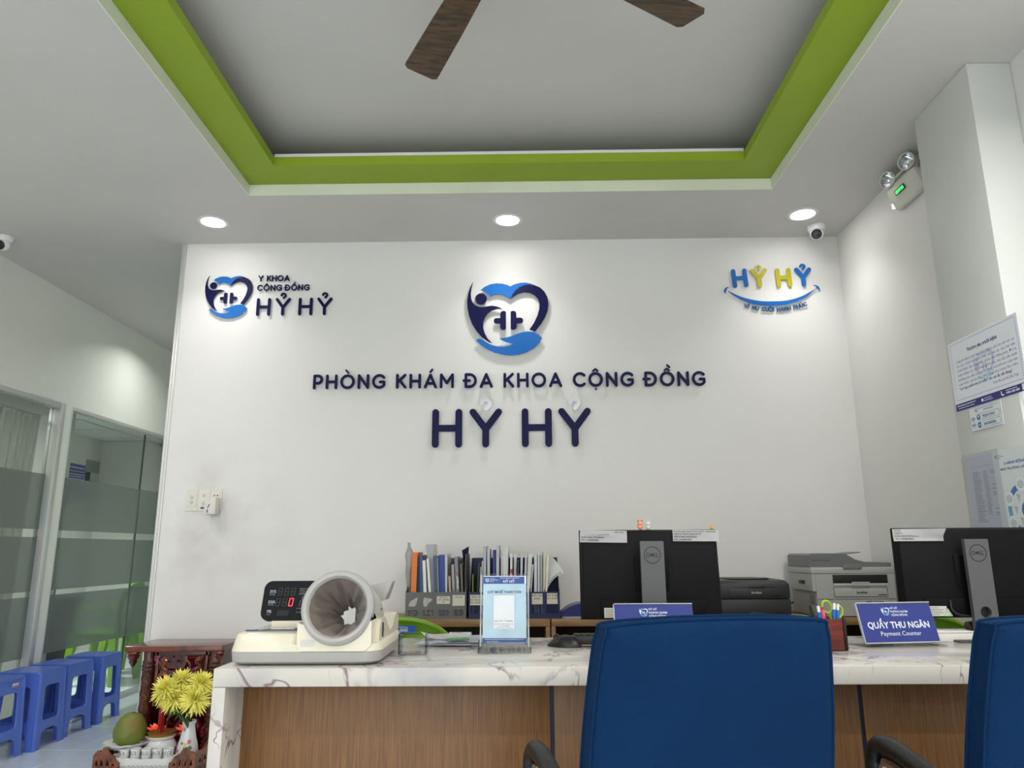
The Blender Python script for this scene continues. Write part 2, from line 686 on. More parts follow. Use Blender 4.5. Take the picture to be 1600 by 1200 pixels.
def build_room():
    # floor of large square tiles over a grout bed
    mb = MB()
    mb.box((-5.5, YF, -0.10), (1.97, 10.2, -0.003))
    fl = struct(mb.build('floor', mat('grout', (120, 124, 126), 0.8), smooth=0))
    m_tile = mat('floor_tile', (220, 228, 234), 0.12, var=0.05, vscale=14, coat=0.15)
    mb = MB()
    mb.box((0.0015, 0.0015, -0.006), (0.5985, 0.5985, 0), 0.0015, seg=1)
    first = mb.build('tile', m_tile, fl)
    x_start = -2.63 - 0.6 * 5
    y_start = 4.646 - 0.6 * 14
    first.location = (x_start, y_start, 0)
    for i in range(13):
        for j in range(23):
            x, y = x_start + 0.6 * i, y_start + 0.6 * j
            if (i, j) == (0, 0) or x > 1.9:
                continue
            if x < -3.3 and y < 2.8:
                continue
            c = first.copy()
            COL.objects.link(c)
            c.parent = fl
            c.location = (x, y, 0)

    # ceiling with the tray opening
    mb = MB()
    z0, z1 = CEIL, CEIL + 0.06
    mb.box((XL - 0.1, YF, z0), (TX0, 9.6, z1))
    mb.box((TX1, YF, z0), (1.97, 4.2, z1))
    mb.box((TX0, TY1, z0), (TX1, 4.2, z1))
    mb.box((TX0, YF, z0), (TX1, TY0, z1))
    mb.box((TX0, 4.2, z0), (-1.9, 9.6, z1)) if TX0 < -1.9 else mb.box((TX0 - 0.001, 4.2, z0), (-1.3, 4.3, z1))
    mb.box((TX0 - 0.15, TY0 - 0.15, CEIL + 0.235), (TX1 + 0.15, TY1 + 0.15, CEIL + 0.26))   # raised inner ceiling
    mb.box((TX0 - 0.15, TY0 - 0.15, z1), (TX0 - 0.12, TY1 + 0.15, CEIL + 0.24))
    mb.box((TX1 + 0.12, TY0 - 0.15, z1), (TX1 + 0.15, TY1 + 0.15, CEIL + 0.24))
    mb.box((TX0 - 0.15, TY1 + 0.12, z1), (TX1 + 0.15, TY1 + 0.15, CEIL + 0.24))
    mb.box((TX0 - 0.15, TY0 - 0.15, z1), (TX1 + 0.15, TY0 - 0.12, CEIL + 0.24))
    struct(mb.build('ceiling', M_CEIL, smooth=0))
    mb = MB()
    ring_boxes(mb, TX0 - 0.06, TX1 + 0.06, TY0 - 0.06, TY1 + 0.06, BW + 0.06, z1, z1 + 0.048)
    struct(mb.build('trim_1', M_GREEN, smooth=0), 'lime green stepped band round the raised ceiling')
    mb = MB()
    ring_boxes(mb, TX0, TX1, TY0, TY1, 0.005, z0 - 0.001, z1 - 0.001)
    struct(mb.build('trim_2', M_LIP, smooth=0), 'pale lip under the green ceiling band')
    mb = MB()
    mb.box((TX0 + BW, TY1 - BW - 0.0, z1 + 0.048), (TX1 - BW, TY1 - BW + 0.03, z1 + 0.064))
    struct(mb.build('trim_3', M_WHITE, smooth=0), 'thin white strip on top of the green band')

    # walls
    mb = MB()
    mb.box((-2.0, YB, 0), (1.97, YB + 0.14, CEIL))
    struct(mb.build('wall_back', M_WALL, smooth=0))
    mb = MB()
    mb.box((-1.9998, YB - 0.006, 0), (-1.985, YB - 0.0005, CEIL - 0.001), 0.001)
    mb.box((-2.013, YB - 0.006, 0), (-2.0002, YB + 0.03, CEIL - 0.001), 0.001)
    struct(mb.build('trim_4', M_ALU), 'aluminium corner bead on the end of the sign wall')
    mb = MB()
    mb.box((XR, YF, 0), (1.99, YB, CEIL))
    struct(mb.build('wall_right', M_WALL_R, smooth=0))
    mb = MB()
    mb.box((1.705, 2.50, 0), (XR - 0.0005, 2.885, CEIL - 0.0005), 0.004)
    struct(mb.build('wall_column', mat('column_paint', (206, 208, 203), 0.6, var=0.03, vscale=3, bump=0.1, bscale=150)), 'square column standing out of the side wall')
    mb = MB()
    mb.box((XL - 0.1, YF, 2.146), (XL, 9.5, CEIL))
    mb.box((XL - 0.1, YF, 0), (XL, 3.50, 2.146))
    mb.box((XL - 0.1, 5.05, 0), (XL, 5.14, 2.146))
    mb.box((XL - 0.1, 8.8, 0), (XL, 9.5, 2.146))
    struct(mb.build('wall_left', M_WALL_L, smooth=0))
    mb = MB()
    mb.box((-2.0, YB + 0.14, 0), (-1.86, 9.6, CEIL))
    mb.box((XL - 0.1, 9.5, 0), (-2.0, 9.6, CEIL))
    struct(mb.build('wall_corridor', M_WALL_L, smooth=0))
    # the consulting room behind the glass
    M_CL = wall_mat('clinic_room_paint', (196, 196, 188))
    mb = MB()
    mb.box((-5.45, 2.4, 0), (-5.3, 10.1, 2.7))
    mb.box((-5.3, 9.95, 0), (XL - 0.1, 10.1, 2.7))
    mb.box((-5.3, 2.4, 0), (XL - 0.1, 2.5, 2.7))
    mb.box((-5.3, 9.2, 0), (-4.75, 9.95, 2.5))
    mb.box((-5.3, 5.30, 0), (XL - 0.1005, 5.36, 2.5))
    struct(mb.build('wall_clinic_room', M_CL, smooth=0))
    mb = MB()
    mb.box((-5.45, 2.4, 2.53), (XL - 0.1, 10.1, 2.6))
    cc = struct(mb.build('ceiling_clinic_room', mat('ceiling_grid', (150, 152, 150), 0.6), smooth=0))
    m_ct = mat('ceiling_board', (186, 190, 188), 0.8, var=0.04)
    mb = MB()
    mb.box((0.008, 0.008, 2.505), (0.592, 0.592, 2.529), 0.004, seg=1)
    tl = mb.build('ceiling_panel', m_ct, cc)
    tl.location = (-5.3, 4.0, 0)
    for i in range(3):
        for j in range(9):
            if (i, j) == (0, 0):
                continue
            c = tl.copy()
            COL.objects.link(c)
            c.parent = cc
            c.location = (-5.3 + 0.62 * i, 4.0 + 0.62 * j, 0)

    # glazing
    mb = MB()
    mb.box((XL - 0.07, 5.00, 0.0), (XL + 0.012, 5.05, 2.146), 0.003)
    mb.box((XL - 0.07, 3.50, 0.0), (XL + 0.012, 3.55, 2.146), 0.003)
    mb.box((XL - 0.07, 3.55, 2.105), (XL + 0.012, 5.00, 2.146), 0.003)
    mb.box((XL - 0.07, 3.55, 0.0), (XL + 0.012, 5.00, 0.03), 0.003)
    w1 = struct(mb.build('window_1', M_ALU), 'aluminium framed glass partition nearer the camera')
    mb = MB()
    mb.box((XL - 0.05, 3.55, 0.03), (XL - 0.042, 5.00, 2.105))
    mb.build('pane', M_GLASS, w1, smooth=0)
    mb = MB()
    mb.box((XL - 0.06, 5.14, 2.118), (XL + 0.004, 8.8, 2.146), 0.003)
    mb.box((XL - 0.06, 5.14, 0.0), (XL + 0.012, 8.8, 0.028), 0.003)
    mb.box((XL - 0.06, 5.14, 0.028), (XL + 0.004, 5.152, 2.118), 0.002)
    w2 = struct(mb.build('window_2', M_ALU), 'frameless glass wall beside the sign wall')
    for (a, b) in ((5.152, 6.276), (6.284, 7.4), (7.408, 8.8)):
        mb = MB()
        mb.box((XL - 0.05, a, 0.028), (XL - 0.042, b, 2.118))
        mb.build('pane', M_GLASS, w2, smooth=0)
    for (win, spans) in ((w1, ((3.55, 5.00),)), (w2, ((5.152, 6.276), (6.284, 7.4), (7.408, 8.8)))):
        for (a, b) in spans:
            for (z0, z1) in ((0.46, 0.843), (0.877, 1.228), (1.28, 1.648)):
                mb = MB()
                mb.box((XL - 0.0415, a, z0), (XL - 0.0395, b, z1))
                mb.build('frosted_film', M_FROST, win, smooth=0, label='frosted band stuck on the glass')
    # dark rubber seam between the panes
    mb = MB()
    mb.box((XL - 0.05, 6.276, 0.028), (XL - 0.040, 6.284, 2.118))
    mb.build('seam', mat('seam', (60, 72, 66), 0.4), w2, smooth=0)


build_room()

# ------------------------------------------------------------------ ceiling fittings
M_LED = mat('led_diffuser', (255, 255, 255), 0.5, emit=(255, 252, 246), estr=7.0)


def downlight(x, y, label):
    t = thing('ceiling_downlight', label, 'ceiling light', (x, y, CEIL), group='downlights in the ceiling')
    mb = MB()
    mb.lathe([(0.062, -0.001), (0.066, -0.004), (0.082, -0.002), (0.084, 0.0)], 40, caps=False)
    mb.build('trim_ring', M_WHITE, t)
    mb = MB()
    mb.lathe([(0.001, -0.0012), (0.0625, -0.0012)], 40)
    mb.build('diffuser', M_LED, t, smooth=0)


downlight(*DOWNLIGHTS[0], 'round white downlight glowing above the small emblem by the wall end')
downlight(*DOWNLIGHTS[1], 'round white downlight glowing above the big heart emblem')
downlight(*DOWNLIGHTS[2], 'round white downlight glowing beside the white dome camera')


def dome_camera(x, y, label, aim, s=1.0):
    t = thing('security_camera', label, 'security camera', (x, y, CEIL), aim, group='ceiling security cameras')
    mb = MB()
    mb.lathe([(0.050 * s, 0.0), (0.050 * s, -0.008), (0.046 * s, -0.024 * s), (0.042 * s, -0.030 * s), (0.001, -0.030 * s)], 32)
    mb.build('mount', M_WHITE, t)
    mb = MB()
    mb.ball((0, 0, -0.042 * s), 0.038 * s, seg=28)
    eye = mb.build('eyeball', M_WHITE, t)
    mb = MB()
    Mx = T(0, 0, -0.042 * s) @ Rx(118)
    mb.lathe([(0.028 * s, 0.026 * s), (0.028 * s, 0.036 * s), (0.022 * s, 0.042 * s), (0.001, 0.042 * s)], 28, Mx)
    fc = mb.build('lens_window', mat('lens_black', (12, 12, 14), 0.12, coat=0.5), eye, label='black lens window')
    mb = MB()
    mb.lathe([(0.011 * s, 0.0405 * s), (0.010 * s, 0.044 * s), (0.001, 0.0445 * s)], 20, Mx)
    mb.build('lens', mat('lens_glass', (40, 40, 52), 0.05, coat=1.0), eye)


dome_camera(1.70, 3.955, 'white dome camera under the ceiling beside the smile sign', -28)
dome_camera(-3.005, 3.975, 'white dome camera above the glass partition at the picture edge', -5, 1.0)


def ceiling_fan():
    t = thing('ceiling_fan', 'dark brown wooden ceiling fan under the raised ceiling', 'ceiling fan', (-0.032, 1.775, 2.861))
    mw = wood_mat('fan_wood', (92, 70, 46), (52, 38, 26), (1, 8, 8), 0.45, 8)
    mb = MB()
    mb.lathe([(0.001, -0.075), (0.06, -0.072), (0.10, -0.05), (0.105, 0.0), (0.09, 0.05), (0.04, 0.075), (0.012, 0.08)], 32)
    mb.build('motor_housing', mat('fan_bronze', (58, 46, 36), 0.35, metal=0.6), t)
    mb = MB()
    mb.lathe([(0.012, 0.08), (0.012, 0.24), (0.05, 0.245), (0.055, 0.294)], 20)
    mb.build('down_rod', MATS['fan_bronze'], t)
    for a in (117, 32, 212, 297):
        mb = MB()
        out = [(0.20, -0.045), (0.60, -0.060), (0.715, -0.064), (0.735, 0.0), (0.715, 0.064), (0.60, 0.060), (0.20, 0.045)]
        out = [(0.20, -0.045), (0.45, -0.056), (0.722, -0.064), (0.735, -0.05), (0.735, 0.05), (0.722, 0.064), (0.45, 0.056), (0.20, 0.045)]
        mb.plate(out, -0.004, 0.004, Rz(a) @ Rx(10))
        bl = mb.build('blade', mw, t)
        mb = MB()
        mb.box((0.08, -0.02, -0.008), (0.30, 0.02, -0.003), 0.002, Rz(a) @ Rx(10))
        mb.build('blade_bracket', MATS['fan_bronze'], bl)


ceiling_fan()


def emergency_light():
    t = thing('emergency_light', 'twin head emergency lamp high on the wall behind the column', 'emergency light', (XR, 3.22, 2.74), world=True)
    mg = mat('grey_white_plastic', (206, 204, 194), 0.45)
    mb = MB()
    # body: wedge shaped box on the wall, deeper at the top
    mb.hexa([(XR - 0.035, 3.10, 2.725), (XR - 0.0005, 3.10, 2.725), (XR - 0.0005, 3.36, 2.725), (XR - 0.035, 3.36, 2.725),
             (XR - 0.075, 3.10, 2.825), (XR - 0.0005, 3.10, 2.825), (XR - 0.0005, 3.36, 2.825), (XR - 0.075, 3.36, 2.825)], 0.012)
    mb.build('body', mg, t)
    mb = MB()
    mb.plate([rrect(3.13, 2.83, 3.33, 2.868, 0.008), rrect(3.165, 2.839, 3.295, 2.858, 0.006)], XR - 0.06, XR - 0.03, f=lambda u, v, w: (w, u, v))
    mb.box((XR - 0.06, 3.15, 2.822), (XR - 0.01, 3.31, 2.834), 0.003)
    mb.build('handle', mg, t)
    for k, (y, z) in enumerate(((3.335, 2.878), (3.155, 2.878))):
        M = T(XR - 0.045, y, z - 0.004) @ Rz(-62) @ Rx(98)
        mb = MB()
        mb.lathe([(0.001, -0.03), (0.02, -0.03), (0.032, 0.0), (0.041, 0.03), (0.041, 0.042), (0.036, 0.042), (0.036, 0.036)], 28, M, caps=False)
        h = mb.build('lamp_head', mg, t)
        mb = MB()
        mb.lathe([(0.0355, 0.0405), (0.030, 0.026), (0.022, 0.010), (0.006, 0.0), (0.001, 0.0)], 28, M, caps=False)
        mb.build('reflector', M_CHROME, h, label='silver reflector')
        mb = MB()
        mb.lathe([(0.006, 0.0), (0.006, 0.018), (0.001, 0.024)], 12, M)
        mb.build('bulb', M_WHITE, h)
        mb = MB()
        mb.tube([(XR - 0.03, y, 2.83), (XR - 0.035, y, 2.845)], 0.012, 10)
        mb.build('swivel', mg, h)
    # green lit name window on the slanted front
    F = frame((XR - 0.064, 3.245, 2.782), (0, -1, 0), (-0.35, 0, 0.94))
    mb = MB()
    mb.plate(rrect(-0.042, -0.012, 0.042, 0.012, 0.002), 0.0, 0.003, F)
    p = mb.build('name_window', mat('dark_green', (10, 46, 24), 0.3), t)
    mb = MB()
    mb.text('KENTOM', 0.020, F, 0, -0.007, 'CENTER', ext=0.0035, off=0.0006, fit=0.07)
    mb.build('lettering', mat('green_glow', (60, 240, 110), 0.5, emit=(70, 255, 120), estr=1.6), p, label='glowing green lettering')
    mb = MB()
    mb.box((XR - 0.048, 3.362, 2.740), (XR - 0.03, 3.366, 2.765), 0.001)
    mb.build('indicator', mat('white_glow', (255, 255, 255), 0.4, emit=(255, 255, 255), estr=1.5), t, label='small white indicator lamp')


emergency_light()

# ------------------------------------------------------------------ raised lettering on the wall


def arc(cx, cy, rx, ry, a0, a1, n=14):
    return [(cx + rx * cos(radians(a0 + (a1 - a0) * k / n)), cy + ry * sin(radians(a0 + (a1 - a0) * k / n))) for k in range(n + 1)]


GLYPH = {
    'H': (0.72, [[(0, 0), (0, 1)], [(0.72, 0), (0.72, 1)], [(0, 0.5), (0.72, 0.5)]]),
    'Y': (0.80, [[(0, 1), (0.4, 0.46)], [(0.8, 1), (0.4, 0.46)], [(0.4, 0.46), (0.4, 0)]]),
    'P': (0.58, [[(0, 0), (0, 1)], [(0, 1), (0.28, 1)] + arc(0.28, 0.70, 0.30, 0.30, 80, -80) + [(0.28, 0.40), (0, 0.40)]]),
    'O': (0.96, [('c', arc(0.48, 0.5, 0.48, 0.5, 0, 345, 23))]),
    'N': (0.72, [[(0, 0), (0, 1)], [(0, 1), (0.72, 0)], [(0.72, 0), (0.72, 1)]]),
    'G': (0.86, [arc(0.48, 0.5, 0.48, 0.5, 42, 322, 20), [(0.86, 0.19), (0.86, 0.46)], [(0.86, 0.46), (0.54, 0.46)]]),
    'C': (0.80, [arc(0.48, 0.5, 0.48, 0.5, 45, 315, 20)]),
    'K': (0.64, [[(0, 0), (0, 1)], [(0.62, 1), (0.0, 0.40)], [(0.20, 0.58), (0.64, 0)]]),
    'A': (0.84, [[(0, 0), (0.42, 1)], [(0.42, 1), (0.84, 0)], [(0.14, 0.30), (0.70, 0.30)]]),
    'M': (0.92, [[(0, 0), (0, 1)], [(0, 1), (0.46, 0.32)], [(0.46, 0.32), (0.92, 1)], [(0.92, 1), (0.92, 0)]]),
    'D': (0.78, [[(0, 0), (0, 1)], [(0, 1), (0.30, 1)] + arc(0.30, 0.5, 0.48, 0.5, 82, -82) + [(0.30, 0), (0, 0)]]),
    'U': (0.70, [[(0, 1), (0, 0.36)] + arc(0.35, 0.36, 0.35, 0.36, 180, 360) + [(0.70, 1)]]),
    'I': (0.0, [[(0, 0), (0, 1)]]),
    'V': (0.80, [[(0, 1), (0.4, 0)], [(0.4, 0), (0.8, 1)]]),
}
ACC = {  # strokes relative to the glyph centre, above cap height
    'grave': [[(-0.14, 1.44), (0.04, 1.24)]],
    'acute': [[(-0.02, 1.24), (0.14, 1.44)]],
    'circ': [[(-0.18, 1.20), (0, 1.36)], [(0, 1.36), (0.18, 1.20)]],
    'circgrave': [[(-0.18, 1.20), (0, 1.34)], [(0, 1.34), (0.18, 1.20)], [(0.06, 1.62), (0.22, 1.46)]],
    'dot': [[(-0.002, -0.28), (0.002, -0.28)]],
    'hook': [arc(0.0, 1.27, 0.135, 0.115, 178, -40, 10) + [(0.02, 1.10)]],
    'bar': [],
}
SPELL = {'Ỷ': ('Y', ['hook']), 'Ò': ('O', ['grave']), 'Á': ('A', ['acute']), 'Đ': ('D', ['bar']), 'Ộ': ('O', ['circ', 'dot']),
         'Ồ': ('O', ['circgrave']), 'Ì': ('I', ['grave']), 'Ụ': ('U', ['dot']), 'Ư': ('U', ['horn']), 'Ờ': ('O', ['horn', 'grave']),
         'Ạ': ('A', ['dot']), 'Ú': ('U', ['acute'])}


def glyph_strokes(ch):
    base, marks = SPELL.get(ch, (ch, []))
    wd, st = GLYPH[base]
    st = list(st)
    acc = []
    for k in marks:
        if k == 'bar':
            st = st + [[(-0.16, 0.5), (0.30, 0.5)]]
        elif k == 'horn':
            x = wd if base == 'U' else wd * 0.86
            st = st + [[(x, 0.92), (x + 0.13, 1.0), (x + 0.15, 1.14)]]
        else:
            acc += [[(p[0] + wd / 2, p[1]) for p in s] for s in ACC[k]]
    return wd, st, acc


def letter(ch, M, H, r, t0, t1, m, parent, pin=True, acc_mat=None, acc_dy=0.0, acc_r=0.72):
    """one stand-off letter; H outer cap height, r half the pen width; M's origin is the letter's lower corner"""
    wd, st, acc = glyph_strokes(ch)
    k = H - 2 * r

    def tr(s):
        return [(r + p[0] * k, r + p[1] * k) for p in s]
    mb = MB()
    acc = [[(p[0], p[1] + acc_dy) for p in s] for s in acc]
    for i, s in enumerate(st + ([] if acc_mat else acc)):
        e = 0.00015 * i                      # strokes cross, so no two faces may share a plane
        if s[0] == 'c':
            mb.stroke(tr(s[1]), r, t0 - e, t1 + e, M, closed=True)
        else:
            mb.stroke(tr(s), r if i < len(st) else r * acc_r, t0 - e, t1 + e, M)
    if pin:
        q = tr(st[0][1] if st[0][0] == 'c' else st[0])[0]
        mb.box((q[0] - r * 0.4, q[1] - r * 0.4, 0), (q[0] + r * 0.4, q[1] + r * 0.4, t0 + 0.001), 0, M)
    o = mb.build('letter', m, parent)
    if acc and acc_mat:
        mb = MB()
        for s in acc:
            mb.stroke(tr(s), r * 0.62, t0, t1, M)
        q = tr(acc[0])[2]
        mb.box((q[0] - r * 0.3, q[1] - r * 0.3, 0), (q[0] + r * 0.3, q[1] + r * 0.3, t0 + 0.001), 0, M)
        mb.build('accent_mark', acc_mat, o, label='mirror silver hook mark')
    return wd * k + 2 * r


def line_width(s, H, r, sp, gap):
    k = H - 2 * r
    x = 0
    for ch in s:
        x += gap if ch == ' ' else glyph_strokes(ch)[0] * k + 2 * r + sp
    return x - sp


def letter_line(s, x0, x1, zb, H, r, parent, m, t0, t1, y=YB, gap_k=0.42, **kw):
    sp = r * 1.0
    gap = H * gap_k
    n = len(s.replace(' ', '')) - 1
    sp += (x1 - x0 - line_width(s, H, r, sp, gap)) / (n + s.count(' '))
    gap += sp * 0
    x = x0
    extra = (x1 - x0 - line_width(s, H, r, sp, gap)) / max(1, s.count(' ')) if ' ' in s else 0
    for ch in s:
        if ch == ' ':
            x += gap + extra
            continue
        x += letter(ch, front(x, y, zb), H, r, t0, t1, m, parent, **kw) + sp


EMB = {
    'figure': [(300, 118), (262, 190), (236, 280), (223, 380), (229, 480), (250, 585), (290, 690), (350, 790), (420, 872), (500, 930), (545, 948),
               (490, 890), (452, 820), (431, 745), (431, 675), (450, 610), (488, 552), (540, 512), (600, 492), (640, 487), (678, 494),
               (640, 470), (590, 453), (540, 447), (480, 455), (430, 463), (380, 460), (330, 440), (292, 400), (273, 340), (269, 270), (280, 190)],
    'heart_top': [(397, 232), (450, 187), (520, 155), (600, 142), (680, 147), (740, 164), (782, 186), (840, 156), (910, 138), (980, 135), (1050, 150),
                  (1090, 165), (1030, 160), (960, 172), (890, 205), (840, 250), (805, 305), (782, 358), (740, 325), (690, 297), (630, 284), (570, 292), (520, 318),
                  (495, 282), (455, 250), (420, 236)],
    'heart_side': [(784, 358), (812, 302), (852, 247), (900, 205), (960, 176), (1030, 165), (1100, 173), (1170, 205), (1225, 262), (1262, 340), (1274, 430),
                   (1262, 520), (1230, 602), (1180, 690), (1095, 800), (1025, 772), (1082, 688), (1130, 585), (1155, 495), (1160, 422), (1140, 358),
                   (1095, 306), (1030, 273), (960, 265), (890, 284), (840, 314)],
    'hand': [(342, 908), (370, 888), (412, 896), (462, 930), (530, 970), (610, 992), (690, 998), (770, 984), (845, 948), (790, 950), (730, 938), (680, 914), (640, 885),
             (720, 879), (800, 856), (870, 826), (940, 804), (1010, 798), (1080, 806), (1140, 840), (1185, 885), (1150, 950), (1080, 1020), (990, 1070), (880, 1103),
             (780, 1110), (680, 1100), (580, 1075), (490, 1030), (410, 975)],
}
for k in (0, 1):
    a, b = (650, 725) if k == 0 else (785, 858)
    e = 565 if k == 0 else 945
    xa, xb = (e, b) if k == 0 else (a, e)
    if k == 0:
        EMB['cross_half_a'] = ([(725, 533), (712, 522), (688, 519), (663, 528), (650, 555), (650, 615), (600, 615), (576, 622), (566, 650), (576, 680), (600, 688), (650, 688), (650, 740), (662, 764), (688, 772), (712, 768), (725, 756)])
    else:
        EMB['cross_half_b'] = ([(785, 756), (797, 768), (822, 772), (848, 762), (860, 740), (862, 688), (915, 686), (938, 676), (946, 650), (938, 622), (915, 612), (860, 612), (858, 555), (848, 528), (822, 519), (797, 522), (785, 533)])


def emb_poly(key, s):
    p = [((x - 748) * s, -(y - 614) * s) for (x, y) in EMB[key]]
    return p[::-1]


def emblem_parts(F, s, parent, t0, t1, pin=True, navy=None, blue=None):
    navy = navy or M_NAVY
    blue = blue or M_BLUE
    for key, nm, m in (('figure', 'figure', navy), ('heart_top', 'heart_top', blue), ('heart_side', 'heart_side', navy), ('cross_half_a', 'cross_half', navy),
                       ('cross_half_b', 'cross_half', navy), ('hand', 'hand', blue)):
        mb = MB()
        pl = emb_poly(key, s)
        mb.plate(pl, t0, t1, F)
        if pin:
            cx = {'figure': 330, 'heart_top': 650, 'heart_side': 1215, 'cross_half_a': 690, 'cross_half_b': 822, 'hand': 900}[key]
            cy = {'figure': 560, 'heart_top': 200, 'heart_side': 400, 'cross_half_a': 650, 'cross_half_b': 650, 'hand': 1000}[key]
            x, y = (cx - 748) * s, -(cy - 614) * s
            mb.box((x - 14 * s, y - 14 * s, 0), (x + 14 * s, y + 14 * s, t0 + 0.001), 0, F)
        mb.build(nm, m, parent)
    mb = MB()
    x, y = (402 - 748) * s, -(352 - 614) * s
    mb.plate(circle(x, y, 76 * s, 32), t0, t1, F)
    if pin:
        mb.box((x - 14 * s, y - 14 * s, 0), (x + 14 * s, y + 14 * s, t0 + 0.001), 0, F)
    mb.build('head', navy, parent)


def emblem_flat(mb_navy, mb_blue, F, s, ox, oy, ext=0.0003):
    G = F @ T(ox, oy, 0)
    for key in EMB:
        mb = mb_blue if key in ('heart_top', 'hand') else mb_navy
        mb.plate(emb_poly(key, s), 0.0, ext, G)
    mb_navy.plate(circle((402 - 748) * s, -(352 - 614) * s, 76 * s, 16), 0.0, ext, G)


def wall_signs():
    t = thing('wall_emblem', 'big blue heart, figure and hand emblem in the middle of the wall', 'wall sign', (-0.073, YB, 2.432), world=True)
    emblem_parts(front(-0.073, YB, 2.432), 0.000449, t, 0.016, 0.022)
    t = thing('wall_lettering', 'navy raised letters of the clinic name in one long line', 'wall sign', (-0.07, YB, 2.02), world=True)
    letter_line('PHÒNG KHÁM ĐA KHOA CỘNG ĐỒNG', -1.182, 1.042, 2.020, 0.086, 0.0078, t, M_NAVY, 0.016, 0.022)
    t = thing('wall_lettering', 'largest navy letters with mirror hook marks under the long line', 'wall sign', (-0.06, YB, 1.68), world=True)
    H, r = 0.219, 0.0190
    for ch, x in (('H', -0.500), ('Ỷ', -0.291), ('H', 0.002), ('Ỷ', 0.207)):
        wd = glyph_strokes(ch)[0]
        letter(ch, front(x, YB, 1.681), H, r, 0.016, 0.022, M_NAVY, t, acc_mat=M_CHROME)
    # emblem with three lines of letters near the wall end
    t = thing('wall_sign', 'small heart emblem with navy lettering below the downlight at the wall end', 'wall sign', (-1.45, YB, 2.45), world=True)
    emblem_parts(front(-1.712, YB, 2.583), 0.000267, t, 0.007, 0.012)
    letter_line('Y KHOA', -1.543, -1.356, 2.676, 0.038, 0.0037, t, M_NAVY, 0.007, 0.012)
    letter_line('CỘNG ĐỒNG', -1.545, -1.236, 2.617, 0.038, 0.0037, t, M_NAVY, 0.007, 0.012, gap_k=0.3)
    H, r = 0.108, 0.0086
    for ch, x in (('H', -1.541), ('Ỷ', -1.431), ('H', -1.295), ('Ỷ', -1.187)):
        letter(ch, front(x, YB, 2.464), H, r, 0.007, 0.012, M_NAVY, t)
    # smile sign
    t = thing('smile_sign', 'blue and yellow lettering over a blue smile curve', 'wall sign', (1.46, YB, 2.46), world=True)
    k = 0.00379 / 8
    X0, Z0 = 1.4615, 2.60          # crop point (768, 470)

    def pt(cx, cy):
        return (X0 + (cx - 768) * k, Z0 - (cy - 478) * k)
    M_YEL = mat('yellow_acrylic', (186, 174, 26), 0.3)
    Hh, r = 0.116, 0.0124
    for ch, cx, cy, mm, rot in (('H', 300, 470, M_BLUE, 3), ('Ỷ', 528, 468, M_YEL, 1.5), ('H', 838, 468, M_YEL, 2), ('Ỷ', 1068, 458, M_BLUE, 0)):
        x, z = pt(cx, cy)
        letter(ch, front(x, YB, z) @ Rz(rot), Hh, r, 0.007, 0.012, mm, t, acc_dy=-0.06, acc_r=0.5)
    F = front(0, YB, 0)
    up = [(232, 505), (400, 590), (600, 640), (770, 648), (950, 638), (1130, 585), (1312, 488)]
    low = [(1180, 600), (1000, 672), (800, 702), (600, 692), (430, 642), (300, 565)]
    sm = catmull(up, 4, False) + catmull(low, 4, False)
    mb = MB()
    mb.plate([pt(*p) for p in sm][::-1], 0.007, 0.012, F)
    x, z = pt(770, 672)
    mb.box((x - 0.004, z - 0.004, 0), (x + 0.004, z + 0.004, 0.008), 0, F)
    mb.build('smile_curve', M_BLUE, t)
    for q in ([(205, 542), (184, 505), (198, 476), (222, 460), (252, 457), (222, 482), (208, 510)], [(1283, 442), (1320, 446), (1348, 468), (1360, 500), (1357, 530), (1340, 490), (1318, 462)]):
        mb = MB()
        mb.plate([pt(*p) for p in q][::-1], 0.007, 0.012, F)
        x, z = pt(*[sum(c) / len(q) for c in zip(*q)])
        mb.box((x - 0.003, z - 0.003, 0), (x + 0.003, z + 0.003, 0.008), 0, F)
        mb.build('smile_corner', M_BLUE, t)
    s = 'VÌ NỤ CƯỜI HẠNH PHÚC'
    M_SL = mat('slate_blue_acrylic', (48, 86, 132), 0.3)
    hh, rr = 0.0255, 0.0026
    pos = []
    tot = line_width(s, hh, rr, rr * 2.2, hh * 0.75)
    x = 0
    for ch in s:
        if ch == ' ':
            x += hh * 0.75
            continue
        wd = glyph_strokes(ch)[0] * (hh - 2 * rr) + 2 * rr
        pos.append((ch, x + wd / 2, wd))
        x += wd + rr * 2.2
    for ch, xc, wd in pos:
        u = xc / tot * 2 - 1
        cx = 800 + u * 385
        cy = 778 - 62 * u * u + (-8 * u) + 0
        ang = math.atan2((2 * 62 * u + 8), 385)
        px, pz = pt(cx, cy)
        letter(ch, front(px, YB, pz) @ Rz(math.degrees(ang)) @ T(-wd / 2, 0, 0), hh, rr, 0.007, 0.012, M_SL, t)


wall_signs()

# ------------------------------------------------------------------ sockets on the wall


